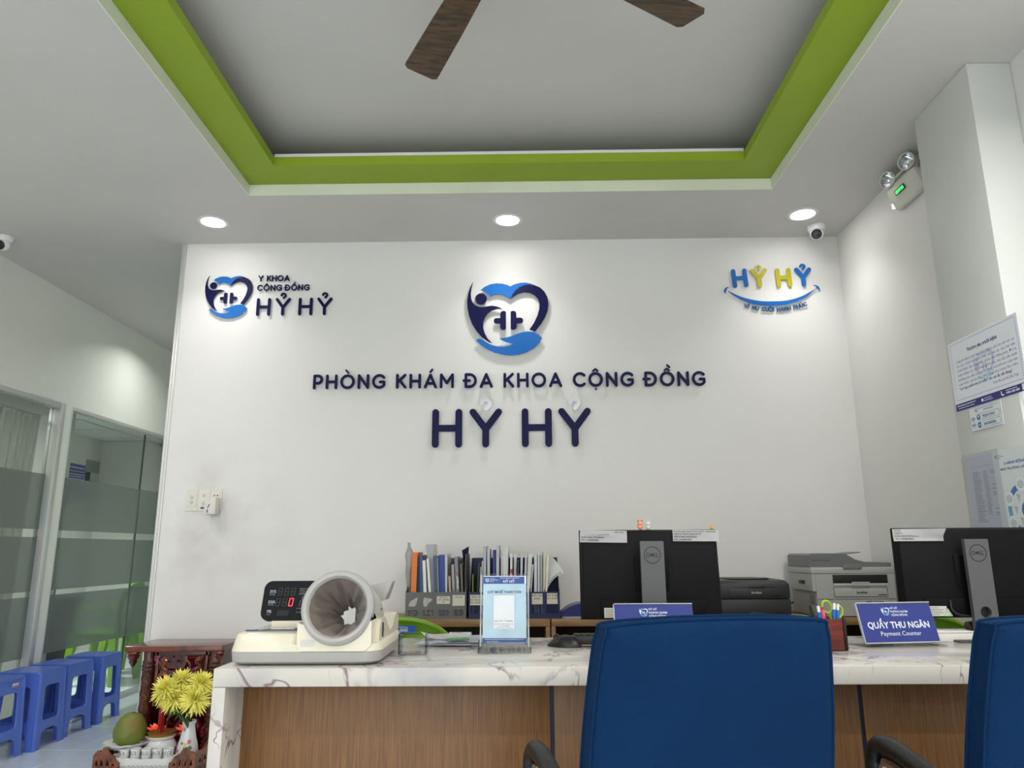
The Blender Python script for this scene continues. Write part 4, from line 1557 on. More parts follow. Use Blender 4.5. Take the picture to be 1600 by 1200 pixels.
def pen_holder():
    t = thing('pen_holder', 'square reddish wooden pen holder with dark edges behind the chair', 'pen holder', (0.868, 2.225, CT), 6)
    mr = wood_mat('red_wood', (122, 48, 34), (80, 30, 22), (2, 2, 8), 0.35, 6)
    a, h = 0.034, 0.086
    for (p, q) in (((-a, -a, 0.003), (a, -a + 0.004, h)), ((-a, a - 0.004, 0.003), (a, a, h)), ((-a, -a + 0.004, 0.003), (-a + 0.004, a - 0.004, h)), ((a - 0.004, -a + 0.004, 0.003), (a, a - 0.004, h))):
        mb = MB()
        mb.box(p, q, 0.0008, seg=1)
        mb.build('side', mr, t)
    mb = MB()
    mb.box((-a - 0.003, -a - 0.003, 0), (a + 0.003, a + 0.003, 0.003), 0.001)
    for sx in (-1, 1):
        for sy in (-1, 1):
            mb.box((sx * a - 0.004, sy * a - 0.004, 0.003), (sx * a + 0.004, sy * a + 0.004, h + 0.004), 0.0012)
    mb.build('edge_frame', M_BLACK, t, label='dark edge frame')

    def pen(dx, dy, lean, L, r, c, cap, label, name='pen'):
        p = thing(name, label, 'pen', (0.868 + dx, 2.225 + dy, CT + 0.004), group='pens in the wooden holder')
        d = Vector((lean[0], lean[1], 1)).normalized()
        mb = MB()
        mb.tube([d * 0.0, d * (L * 0.86)], r, 10)
        mb.build('barrel', mat('pen_' + '_'.join(map(str, c)), c, 0.35), p)
        mb = MB()
        mb.tube([d * (L * 0.86), d * (L * 0.98), d * L], r * 0.78, 10)
        mb.build('end_cap', mat('pen_' + '_'.join(map(str, cap)), cap, 0.35), p)
    pen(0.012, -0.006, (0.10, 0.0), 0.124, 0.0048, (36, 110, 196), (238, 240, 242), 'blue correction pen with white end standing nearer the scissors')
    pen(0.022, -0.004, (0.12, 0.02), 0.122, 0.0048, (36, 116, 204), (238, 240, 242), 'blue correction pen with white end by the outer holder corner')
    pen(-0.018, -0.01, (-0.05, 0.0), 0.116, 0.0052, (32, 108, 190), (240, 240, 240), 'blue marker with white end standing alone among the pens')
    pen(-0.008, -0.004, (-0.02, 0.0), 0.104, 0.0065, (232, 84, 124), (236, 96, 134), 'pink highlighter in the wooden holder', 'highlighter')
    pen(0.000, 0.006, (-0.03, 0.05), 0.112, 0.0045, (240, 238, 238), (214, 40, 52), 'white pen with red end in the wooden holder')
    pen(-0.022, 0.008, (-0.16, 0.0), 0.118, 0.0045, (30, 34, 36), (26, 26, 28), 'black pen leaning outward in the wooden holder')
    pen(-0.020, 0.016, (-0.10, 0.03), 0.108, 0.0045, (46, 104, 78), (40, 90, 70), 'dark green pen in the wooden holder')
    pen(0.004, 0.016, (0.02, 0.05), 0.106, 0.0045, (150, 60, 120), (150, 60, 120), 'purple pen in the wooden holder')
    s = thing('scissors', 'scissors with lime green handles standing in the pen holder', 'scissors', (0.878, 2.238, CT + 0.006))
    mg = mat('lime_handle', (160, 196, 52), 0.35)
    for (cx, cz, rot) in ((0.000, 0.110, 14), (0.030, 0.096, -22)):
        mb = MB()
        pts = [(cx + 0.013 * cos(a) * cos(radians(rot)) - 0.017 * sin(a) * sin(radians(rot)), 0, cz + 0.017 * sin(a) * cos(radians(rot)) + 0.013 * cos(a) * sin(radians(rot))) for a in [2 * pi * k / 20 for k in range(20)]]
        mb.tube(pts, 0.0032, 8, closed=True)
        mb.tube([(cx + (0.004 if rot > 0 else -0.006), 0, cz - 0.016), (0.010, 0, 0.072), (0.008, 0, 0.055)], 0.0045, 8)
        mb.build('handle', mg, s)
    for k in (-1, 1):
        mb = MB()
        mb.hexa([(0.003, k * 0.001 - 0.0008, 0.002), (0.005, k * 0.001 - 0.0008, 0.002), (0.005, k * 0.001 + 0.0008, 0.002), (0.003, k * 0.001 + 0.0008, 0.002),
                 (0.003, k * 0.001 - 0.0008, 0.065), (0.013, k * 0.001 - 0.0008, 0.065), (0.013, k * 0.001 + 0.0008, 0.065), (0.003, k * 0.001 + 0.0008, 0.065)])
        mb.build('blade', M_CHROME, s)


pen_holder()


def monitors():
    m_back = mat('monitor_back', (7, 7, 9), 0.6, bump=0.12, bscale=500, spec=0.2)
    m_arm = mat('monitor_arm_grey', (92, 92, 94), 0.5, metal=0.2)
    root = thing('computer_monitor', 'black computer monitor seen from behind, beside the black printer', 'monitor', (0.409, 2.42, CT))
    W, H, zb = 0.448, 0.280, 0.064
    mb = MB()
    mb.box((-W / 2, 0.050, zb), (W / 2, 0.064, zb + H), 0.003)
    panel = mb.build('screen_panel', m_back, root)
    mb = MB()
    mb.hexa([(-W / 2 + 0.004, 0.018, zb + 0.004), (W / 2 - 0.004, 0.018, zb + 0.004), (W / 2 - 0.001, 0.050, zb + 0.001), (-W / 2 + 0.001, 0.050, zb + 0.001),
             (-W / 2 + 0.010, 0.030, zb + H - 0.006), (W / 2 - 0.010, 0.030, zb + H - 0.006), (W / 2 - 0.001, 0.050, zb + H - 0.001), (-W / 2 + 0.001, 0.050, zb + H - 0.001)], 0.004)
    back = mb.build('back_shell', m_back, root)
    mb = MB()
    mb.box((-0.162, 0.0160, zb + 0.004), (0.17, 0.022, zb + 0.062), 0.002)
    rec = mb.build('socket_bay', mat('monitor_bay', (7, 7, 9), 0.6, spec=0.15), root)
    mb = MB()
    mb.box((-0.052, 0.0205, zb + 0.085), (0.058, 0.030, zb + 0.195), 0.003)
    mb.build('mount_plate', mat('monitor_mount', (9, 9, 11), 0.6, spec=0.15), root)
    mb = MB()
    mb.box((-0.153, 0.0150, zb + 0.008), (-0.098, 0.0163, zb + 0.038))
    lab = mb.build('rating_label', mat('label_white', (206, 204, 196), 0.6), root, label='white rating label')
    mb = MB()
    F = front(0, 0.0148, 0)
    for k in range(5):
        mb.rect(-0.150, zb + 0.012 + 0.005 * k, -0.150 + (0.03, 0.042, 0.036, 0.044, 0.026)[k], zb + 0.0135 + 0.005 * k, F)
    mb.build('fine_print', mat('grey_print', (120, 118, 112), 0.6), lab)
    # arm with cable hole, logo ring and lettering
    mb = MB()
    hole = arc(0, zb + 0.022, 0.017, 0.017, 0, 345, 23)
    mb.plate([rrect(-0.037, 0.004, 0.037, zb + 0.243, 0.003), hole], 0, 0.016, f=lambda u, v, w_: (u, w_ - 0.024, v))
    arm = mb.build('stand_arm', m_arm, root, label='grey stand arm with round cable hole')
    mb = MB()
    mb.box((-0.03, -0.008, zb + 0.12), (0.03, 0.017, zb + 0.19), 0.003)
    mb.build('arm_head', m_back, root)
    mb = MB()
    mb.box((-0.034, -0.009, 0.006), (0.034, -0.004, zb + 0.06))
    mb.build('arm_liner', M_BLACK, root)
    F = front(0, -0.0242, zb + 0.200)
    mb = MB()
    mb.stroke(arc(0, 0, 0.0255, 0.0255, 0, 352, 44), 0.0009, 0, 0.0006, F, closed=True)
    r = 0.0009
    for s in ([(-0.0175, -0.006), (-0.0175, 0.006), (-0.013, 0.006), (-0.0095, 0.003), (-0.0085, 0), (-0.0095, -0.003), (-0.013, -0.006), (-0.0175, -0.006)],
              [(-0.0065, 0.0), (-0.001, 0.0045), (0.001, 0.003)], [(-0.0065, 0.0), (-0.001, -0.0045), (0.0045, 0.0)], [(-0.004, 0.0), (0.001, 0.0038)], [(-0.003, -0.0015), (0.002, 0.0025)],
              [(0.0065, 0.006), (0.0065, -0.0055), (0.0115, -0.0055)], [(0.0135, 0.006), (0.0135, -0.0055), (0.0185, -0.0055)]):
        mb.stroke(s, r, 0, 0.0006, F)
    mb.build('logo', M_INK, arm, label='dark round logo with lettering')
    mb = MB()
    mb.box((-0.11, -0.055, 0), (0.11, 0.135, 0.006), 0.002)
    mb.build('stand_base', mat('stand_base_grey', (70, 70, 72), 0.4), root)
    mb = MB()
    mb.tube(catmull([(-0.085, 0.012, zb + 0.055), (-0.088, 0.004, zb + 0.03), (-0.070, 0.000, zb + 0.014), (-0.03, -0.002, zb + 0.010), (0.0, 0.0, zb + 0.02)], 6, False), 0.003, 8)
    mb.build('cable', M_BLACK, root)
    c = copy_tree(root)
    c.location = (1.427, 2.42, CT)
    c['label'] = 'black computer monitor seen from behind, in front of the column notices'
    for o in (root, c):
        o['group'] = 'monitors on the counter'

    def note(cx, y, z, w_, h_, label, rot=0.0, curl=0):
        t = thing('paper_note', label, 'note', (cx, y - 0.0035, z), group='bank account notes on the monitors')
        tip = Rx(-2.7)
        mb = MB()

        def f(u, v):
            return ((u - 0.5) * w_, -0.0008 - (0.006 * max(0, (0.12 - u) * (0.4 - v) * 8) if curl < 0 else 0.004 * max(0, (u - 0.85) * (0.6 - v) * 8) if curl > 0 else 0), -h_ * (1 - v))
        mb.sheet(f, 16, 6, tip @ Ry(rot))
        bmesh.ops.solidify(mb.bm, geom=mb.bm.faces[:], thickness=0.0003)
        p = mb.build('sheet', M_PAPER, t)
        mb = MB()
        F = tip @ Ry(rot) @ frame((-w_ / 2 + 0.003, -0.0016, 0), (1, 0, 0), (0, 0, 1))
        mb.text('Tài khoản ngân hàng khi khách hàng cần chuyển khoản:', 0.0058, F, 0, -0.0068, off=0.0001, fit=w_ * 0.92)
        mb.text('CÔNG TY TNHH Y KHOA HỶ HỶ', 0.0068, F, 0, -0.0156, off=0.0001, fit=w_ * 0.60)
        mb.text('NGÂN HÀNG VIETINBANK', 0.0068, F, 0, -0.0244, off=0.0001, fit=w_ * 0.50)
        mb.text('STK: 113638963863', 0.0068, F, 0, -0.0332, off=0.0001, fit=w_ * 0.38)
        mb.build('lettering', M_INK, p)
    yb = 2.42 + 0.030
    note(0.262, yb - 0.001, 1.182, 0.152, 0.038, 'white bank account note on the monitor corner nearer the file racks', 1.0, 1)
    note(0.560, yb - 0.001, 1.182, 0.148, 0.036, 'white bank account note on the monitor corner above the black printer', 0.6)
    note(1.272, yb - 0.001, 1.180, 0.160, 0.038, 'white bank account note on the monitor in front of the column', 0.0, -1)

    # three tiny animal figures standing on the top edge
    def figure(x, body, ear, label, h, long_ears=False):
        t = thing('animal_figurine', label, 'figurine', (x, 2.477, CT + zb + H), group='tiny figurines on the monitor edge')
        mb = MB()
        mb.ball((0, 0, h * 0.28), (h * 0.26, h * 0.24, h * 0.29), seg=14)
        b = mb.build('body', body, t, smooth=80)
        mb = MB()
        mb.ball((0, 0, h * 0.66), (h * 0.30, h * 0.27, h * 0.26), seg=14)
        mb.build('head', body, t, smooth=80)
        for s in (-1, 1):
            mb = MB()
            if long_ears:
                mb.ball((s * h * 0.15, 0, h * 0.98), (h * 0.07, h * 0.05, h * 0.18), seg=10)
            else:
                mb.ball((s * h * 0.19, 0, h * 0.90), (h * 0.09, h * 0.06, h * 0.10), seg=10)
            mb.build('ear', ear, t, smooth=80)
            mb = MB()
            mb.ball((s * h * 0.27, -h * 0.03, h * 0.36), (h * 0.07, h * 0.07, h * 0.14), seg=8)
            mb.build('arm', body, t, smooth=80)
    mo = mat('salmon_resin', (232, 154, 122), 0.4)
    mw = mat('white_resin', (206, 206, 202), 0.4)
    my = mat('yellow_resin', (226, 176, 40), 0.4)
    figure(0.387, mo, mat('brown_resin', (150, 84, 60), 0.4), 'tiny orange bear figurine on the monitor edge', 0.032)
    figure(0.413, mw, mw, 'tiny white rabbit figurine on the monitor edge', 0.029, True)
    t = thing('chick_figurine', 'tiny yellow chick figurine at the monitor corner', 'figurine', (0.620, 2.477, CT + zb + H), group='tiny figurines on the monitor edge')
    mb = MB()
    mb.ball((0, 0, 0.005), (0.006, 0.006, 0.005), seg=12)
    mb.build('body', my, t, smooth=80)
    mb = MB()
    mb.ball((0, 0, 0.0115), 0.0037, seg=12)
    mb.build('head', my, t, smooth=80)
    mb = MB()
    mb.lathe([(0.0014, -0.0026), (0.0003, -0.006)], 8, T(0, -0.0005, 0.0115) @ Rx(-90 + 0) @ Matrix.Scale(-1, 4, (0, 0, 1)) if False else T(0, -0.0008, 0.0115) @ Rx(-90))
    mb.build('beak', mat('orange_resin', (220, 120, 40), 0.4), t)


monitors()


def right_clutter():
    # small card terminal behind the sign
    t = thing('card_terminal', 'small black card terminal standing behind the payment sign', 'terminal', (1.125, 2.43, CT), 4)
    mb = MB()
    mb.hexa([(-0.030, 0.0, 0), (0.030, 0.0, 0), (0.030, 0.05, 0), (-0.030, 0.05, 0), (-0.028, 0.028, 0.118), (0.028, 0.028, 0.118), (0.028, 0.050, 0.118), (-0.028, 0.050, 0.118)], 0.006)
    mb.build('body', mat('gloss_black', (18, 18, 20), 0.15, coat=0.6), t)
    mb = MB()
    mb.box((-0.018, 0.0205, 0.096), (0.018, 0.026, 0.112), 0.003)
    mb.build('screen', mat('grey_screen', (150, 152, 154), 0.2), t, label='pale grey screen')
    # notebook stack and a black wedge device under the second monitor
    t = thing('notebook', 'thick white notebook lying under the second monitor', 'notebook', (1.37, 2.36, CT), 2)
    mb = MB()
    mb.box((-0.10, 0.04, 0.0), (0.10, 0.13, 0.026), 0.001)
    mb.build('page_block', mat('page_edge', (226, 222, 214), 0.8, var=0.1, vscale=4, stretch=(1, 1, 120)), t)
    mb = MB()
    mb.box((-0.102, 0.038, 0.0262), (0.102, 0.132, 0.029), 0.0008)
    mb.build('cover', mat('cover_white', (232, 230, 226), 0.5), t)
    t = thing('barcode_reader', 'black wedge shaped reader with pale slots by the second blue chair', 'reader', (1.435, 2.45, CT + 0.0295), -8)
    mb = MB()
    mb.hexa([(-0.04, -0.03, 0), (0.06, -0.03, 0), (0.06, 0.03, 0), (-0.04, 0.03, 0), (-0.036, -0.015, 0.022), (0.06, -0.02, 0.034), (0.06, 0.028, 0.034), (-0.036, 0.025, 0.022)], 0.004)
    mb.build('body', M_BLACK, t)
    mb = MB()
    for z in (0.004, 0.009):
        mb.box((-0.012, -0.0315, z), (0.05, -0.029, z + 0.0026))
    mb.build('slots', M_WHITE, t)
    # green chair seen past, sticker on the monitor: small warning label
    mb = MB()
    pts = [(0, 0), (0.026, 0), (0.012, 0.024)]
    mb.plate([(1.318 + p[0], 0.912 + p[1]) for p in pts], 0, 0.0006, front(0, 2.4315, 0))
    mono('warning_sticker', mb, mat('pale_green_label', (170, 200, 170), 0.5), 'small pale green triangular sticker on the second monitor', 'sticker', (1.33, 2.4315, 0.912))


right_clutter()
# ------------------------------------------------------------------ cabinets and what stands on them
KT = 0.80            # cabinet top height
KF = 3.68


def cabinets():
    m_in = mat('cabinet_inside', (62, 40, 28), 0.6)
    spans = ((-0.74, 0.128, 'open fronted oak cabinet under the file racks'), (0.134, 1.000, 'open fronted oak cabinet behind the first monitor'), (1.006, 1.862, 'open fronted oak cabinet under the grey printer'))
    for (x0, x1, lab) in spans:
        t = thing('low_cabinet', lab, 'cabinet', ((x0 + x1) / 2, 3.88, 0), world=True, group='low cabinets along the sign wall')
        mb = MB()
        mb.box((x0, KF, KT - 0.032), (x1, 4.09, KT), 0.0015)
        mb.build('top', M_CAB, t)
        for a, b in ((x0, x0 + 0.02), (x1 - 0.02, x1)):
            mb = MB()
            mb.box((a, KF + 0.002, 0), (b, 4.09, KT - 0.0325), 0.001)
            mb.build('side_panel', M_CAB, t)
        mb = MB()
        mb.box((x0 + 0.02, 4.07, 0.05), (x1 - 0.02, 4.085, KT - 0.0325))
        mb.build('back_panel', m_in, t, label='dark brown back panel')
        for z in (0.06, 0.42):
            mb = MB()
            mb.box((x0 + 0.0205, KF + 0.01, z), (x1 - 0.0205, 4.069, z + 0.018))
            mb.build('shelf', m_in, t)


cabinets()


def file_rack(x0, x1, y0, n, color, lab, holes, hgt_front=0.125, name='file_rack'):
    """upright magazine rack: low front, slanted dividers, tall back"""
    m = mat('rack_' + name + '_%d' % color[2], color, 0.45)
    t = thing('file_rack', lab, 'file rack', ((x0 + x1) / 2, y0, KT), world=True, group='desk file racks')
    z0 = KT
    hb, y1, th = 0.285, y0 + 0.245, 0.003
    mb = MB()
    mb.box((x0, y0, z0), (x1, y1, z0 + th))
    mb.build('base', m, t)
    mb = MB()
    mb.box((x0, y1 - th, z0 + th), (x1, y1, z0 + hb))
    mb.build('back', m, t)
    W = (x1 - x0) / n
    for i in range(n + 1):
        x = min(x0 + W * i, x1 - th)
        mb = MB()
        mb.plate([(y0, z0 + th), (y1 - th, z0 + th), (y1 - th, z0 + hb), (y1 - 0.05, z0 + hb), (y0 + 0.05, z0 + hgt_front + 0.02), (y0, z0 + hgt_front)], x, x + th, f=lambda u, v, w: (w, u, v))
        mb.build('divider', m, t)
    for i in range(n):
        a, b = x0 + W * i + (th if i == 0 else th), x0 + W * (i + 1)
        if i == n - 1:
            b = x1 - th
        hl = []
        if holes == 'diamond':
            for r in range(3):
                for k in range(7):
                    cx = a + 0.012 + (b - a - 0.024) * (k + 0.5 * (r % 2)) / 6.6
                    cz = z0 + 0.018 + 0.010 * r
                    hl.append([(cx - 0.003, cz), (cx, cz - 0.0042), (cx + 0.003, cz), (cx, cz + 0.0042)])
        else:
            for k in range(8):
                cx = a + 0.008 + (b - a - 0.016) * k / 7
                hl.append([(cx - 0.0016, z0 + 0.024), (cx + 0.0016, z0 + 0.024), (cx + 0.0016, z0 + 0.066), (cx - 0.0016, z0 + 0.066)])
        mb = MB()
        mb.plate([[(a, z0 + th), (b, z0 + th), (b, z0 + hgt_front), (a, z0 + hgt_front)]] + hl, y0, y0 + th, f=lambda u, v, w: (u, w, v))
        mb.build('front_panel', m, t)
    return t, W


def rack_label(t, xc, zc, w_, h_, y, m, lines, name='label_card', lab=None):
    mb = MB()
    F = front(xc, y - 0.0002, zc)
    mb.plate([(-w_ / 2, -h_ / 2), (w_ / 2, -h_ / 2), (w_ / 2, h_ / 2), (-w_ / 2, h_ / 2)], 0, 0.0008, F)
    p = mb.build(name, m, t, label=lab)
    if lines:
        mb = MB()
        for k, s in enumerate(lines):
            mb.text(s, h_ * 0.24, F, 0, h_ * 0.22 - k * h_ * 0.28, 'CENTER', ext=0.0011, off=0.0001)
        mb.build('lettering', M_INK, p)


def leaning(name, label, cat, m, xb0, xb1, xt0, xt1, zt, y0, y1, z0=None, group=None, bend=0.0, tilt_top=0.0, part=None):
    """a thin folder, book or sheet standing in the rack, foot between xb0 and xb1, head between xt0 and xt1"""
    z0 = z0 if z0 is not None else KT + 0.0035
    mb = MB()
    n = 6
    rings = []
    for k in range(n + 1):
        s = k / n
        q = s + bend * s * (1 - s)
        a, b = xb0 + (xt0 - xb0) * q, xb1 + (xt1 - xb1) * q
        z = z0 + (zt - z0) * s
        rings.append([mb.bm.verts.new(p) for p in ((a, y0, z), (b, y0, z), (b, y1, z + tilt_top * s), (a, y1, z + tilt_top * s))])
    for A, B in zip(rings[:-1], rings[1:]):
        for i in range(4):
            mb.bm.faces.new([A[i], A[(i + 1) % 4], B[(i + 1) % 4], B[i]])
    mb.bm.faces.new(rings[0][::-1])
    mb.bm.faces.new(rings[-1])
    return mono(name, mb, m, label, cat, ((xb0 + xb1) / 2, (y0 + y1) / 2, z0), group)


def racks():
    GX0, GX1, GY = -0.573, -0.276, 3.735
    t, W = file_rack(GX0, GX1, GY, 4, (98, 98, 98), 'grey file rack with four slots and torn labels', 'diamond')
    m_torn = mat('torn_paper', (178, 178, 176), 0.8, var=0.2, vscale=60)
    for k, pts in enumerate(([(-0.02, -0.014), (-0.012, 0.004), (0.004, 0.014), (0.022, 0.022), (0.018, -0.004), (0.010, -0.018), (-0.012, -0.020)],
                             [(-0.022, -0.018), (-0.022, 0.018), (-0.006, 0.020), (0.016, 0.016), (0.018, 0.008), (0.002, -0.004), (-0.006, -0.018)])):
        mb = MB()
        mb.plate(catmull(pts, 3), 0, 0.0008, front(GX0 + W * (k + 0.5), GY - 0.0002, KT + 0.078))
        mb.build('torn_label', m_torn, t)
    m_lab = mat('aged_label', (206, 202, 186), 0.7)
    rack_label(t, GX0 + W * 2.5, KT + 0.088, 0.064, 0.036, GY, m_lab, ['KẾT QUẢ', 'XÉT NGHIỆM', 'A.B'])
    rack_label(t, GX0 + W * 3.5, KT + 0.086, 0.060, 0.050, GY, m_lab, ['HỒ SƠ', ''])
    y0, y1 = GY + 0.012, GY + 0.225
    G = 'folders and books in the grey file rack'
    c = {k: mat('item_' + k, v, r) for k, v, r in (('orange', (222, 120, 30), 0.45), ('navy', (26, 34, 78), 0.4), ('black', (20, 20, 24), 0.4), ('blue', (38, 74, 132), 0.4), ('white', (228, 230, 222), 0.6),
                                                  ('slate', (70, 84, 120), 0.4), ('blue2', (44, 72, 150), 0.4), ('beige', (180, 170, 150), 0.7), ('pale', (196, 190, 182), 0.6),
                                                  ('grey', (122, 130, 140), 0.45), ('brown', (140, 128, 112), 0.6), ('dark', (52, 54, 60), 0.5))}
    # (name, label, material, foot left/right, head left/right, head height) in metres along the rack
    k = 0.00316 / 9.23 * 1.0

    def X(cx):
        return GX0 + (cx - 133) * k

    def Z(cy):
        return KT + 0.003 + (1140 - cy) * k * 0.985
    # clear bag leaning on the end wall
    tb = thing('plastic_bag', 'tall crinkled clear plastic bag at the wall end of the grey rack', 'bag', (X(170), y0 + 0.1, KT + 0.004), world=True)
    mb = MB()

    def f(u, v):
        a = u * 2 * pi
        wz = Z(1130) + (Z(70) - Z(1130)) * v
        xc = X(170) + (X(118) - X(170)) * v ** 1.3
        hw = (0.012 + 0.010 * sin(v * 2.6)) * (1 if v < 0.85 else max(0.15, (1 - v) / 0.15))
        return (xc + hw * cos(a) + 0.002 * sin(23 * v + 3 * a), y0 + 0.10 + 0.07 * sin(a) * (1 - 0.5 * v), wz)
    mb.sheet(f, 16, 24)
    mb.build('film', M_SLEEVE, tb, smooth=60)
    items = [
        ('folder', 'orange folder standing beside the crinkled clear bag', 'folder', 'orange', 196, 268, 205, 285, 215),
        ('folder', 'navy dotted folder leaning next to the orange folder', 'folder', 'navy', 276, 300, 262, 288, 285),
        ('folder', 'black folder between the navy dotted and the blue folders', 'folder', 'black', 306, 338, 292, 318, 275),
        ('folder', 'wide blue folder just before the two white notebooks', 'folder', 'blue', 342, 398, 322, 358, 255),
        ('notebook', 'first white notebook, next to the wide blue folder', 'notebook', 'white', 404, 448, 360, 402, 330),
        ('notebook', 'second white notebook, next to the clear sleeve', 'notebook', 'white', 482, 520, 416, 448, 305),
        ('folder', 'slate blue folder behind the tall clear sleeve', 'folder', 'slate', 556, 596, 508, 560, 270),
        ('folder', 'grey thin folder beside the bright blue folder', 'folder', 'grey', 600, 622, 562, 584, 285),
        ('folder', 'bright blue folder in the middle of the grey rack', 'folder', 'blue2', 630, 692, 588, 676, 252),
        ('booklet', 'short beige booklet standing low in the grey rack', 'booklet', 'beige', 762, 786, 730, 764, 560),
        ('book', 'pale book with plain spine in the grey rack', 'book', 'pale', 806, 848, 770, 808, 395),
        ('folder', 'brownish folder beside the grey spined book', 'folder', 'brown', 930, 962, 896, 928, 385),
        ('folder', 'dark upright folder at the inner end of the grey rack', 'folder', 'dark', 968, 990, 975, 1000, 240),
    ]
    for (nm, lb, ct, mk, b0, b1, t0, t1, zt) in items:
        leaning(nm, lb, ct, c[mk], X(b0), X(b1), X(t0), X(t1), Z(zt), y0 + random.uniform(0, 0.03), y1, group=G, bend=random.uniform(-0.15, 0.15))
    leaning('clear_sleeve', 'tall clear plastic sleeve sticking up above the white notebooks', 'sleeve', M_SLEEVE, X(526), X(552), X(400), X(505), Z(100), y0 + 0.02, y1 - 0.02, group=G, tilt_top=0.0)
    leaning('clear_sleeve', 'pale clear sleeve beside the bright blue folder', 'sleeve', mat('pale_sleeve', (190, 192, 198), 0.35), X(700), X(726), X(680), X(716), Z(235), y0 + 0.01, y1, group=G)
    # book with printed spine
    bk = thing('book', 'grey book with a red mark and white lettering on its spine', 'book', (X(890), y0, KT + 0.004), group=G, world=True)
    mb = MB()
    xb0, xb1, xt0, xt1, zt = X(868), X(918), X(822), X(866), Z(278)
    mb.hexa([(xb0, y0, KT + 0.0035), (xb1, y0, KT + 0.0035), (xb1, y1 - 0.02, KT + 0.0035), (xb0, y1 - 0.02, KT + 0.0035), (xt0, y0, zt), (xt1, y0, zt), (xt1, y1 - 0.02, zt), (xt0, y1 - 0.02, zt)], 0.001)
    b = mb.build('cover', c['grey'], bk)
    up = Vector((xt0 - xb0, 0, zt - KT - 0.0035)).normalized()
    F = frame(((xb0 + xb1) / 2 + 0.002, y0 - 0.0003, KT + 0.0035), up, Vector((-up.z, 0, up.x)))
    mb = MB()
    mb.text('VEITHERAPY', 0.011, F, 0.135, -0.004, ext=0.0002, off=0.0003, fit=0.062)
    mb.build('lettering', M_WHITEINK, b)
    mb = MB()
    mb.plate(circle(0.212, 0.0, 0.0055, 14), 0, 0.0003, F)
    mb.build('spine_mark', mat('red_ink', (206, 50, 60), 0.5), b, label='red mark on the spine')
    # navy bent card
    mb = MB()

    def f2(u, v):
        z = Z(760) + (Z(190 - 60 * u) - Z(760)) * v
        x = X(985 - 8 * v) + (u - 0.6) * (X(1005) - X(915)) * v ** 1.5
        return (x, y0 + 0.03 + 0.06 * u, z)
    mb.sheet(f2, 6, 10)
    bmesh.ops.solidify(mb.bm, geom=mb.bm.faces[:], thickness=0.001)
    mono('folder', mb, c['navy'], 'bent navy cover standing out above the inner end of the grey rack', 'folder', (X(960), y0 + 0.06, KT + 0.12), G)

    # two blue racks full of sleeves
    BY = 3.72
    t1, W1 = file_rack(-0.262, -0.046, BY, 3, (28, 38, 80), 'navy blue file rack half hidden by the acrylic stand', 'slots')
    t2, W2 = file_rack(-0.040, 0.178, BY, 3, (27, 37, 78), 'navy blue file rack with two paper labels beside the monitor', 'slots')
    rack_label(t1, -0.225, KT + 0.088, 0.062, 0.048, BY, m_lab, ['BỆNH ÁN', 'BỆNH ÁN NGOẠI', 'TRÚ KHỐI KT'])
    rack_label(t2, -0.040 + W2 * 1.5, KT + 0.092, 0.052, 0.050, BY, m_lab, ['PHIẾU THU', 'NGÀY'])
    rack_label(t2, -0.040 + W2 * 2.5, KT + 0.093, 0.052, 0.050, BY, m_lab, ['GIẤY KHÁM', 'SỨC KHỎE'])
    by0, by1 = BY + 0.012, BY + 0.222
    G2 = 'sleeves and folders in the navy racks'
    paper = [mat('sleeve_white_%d' % i, v, 0.5, var=0.05, vscale=30) for i, v in enumerate(((214, 214, 216), (196, 198, 204), (226, 226, 224), (180, 182, 190), (206, 208, 214)))]
    m_pn = mat('item_royal', (34, 46, 130), 0.4)
    k2 = 0.00311 / 9.23

    def X2(cx):
        return -0.262 + (cx - 22) * k2

    def Z2(cy):
        return KT + 0.003 + (1150 - cy) * k2 * 0.985
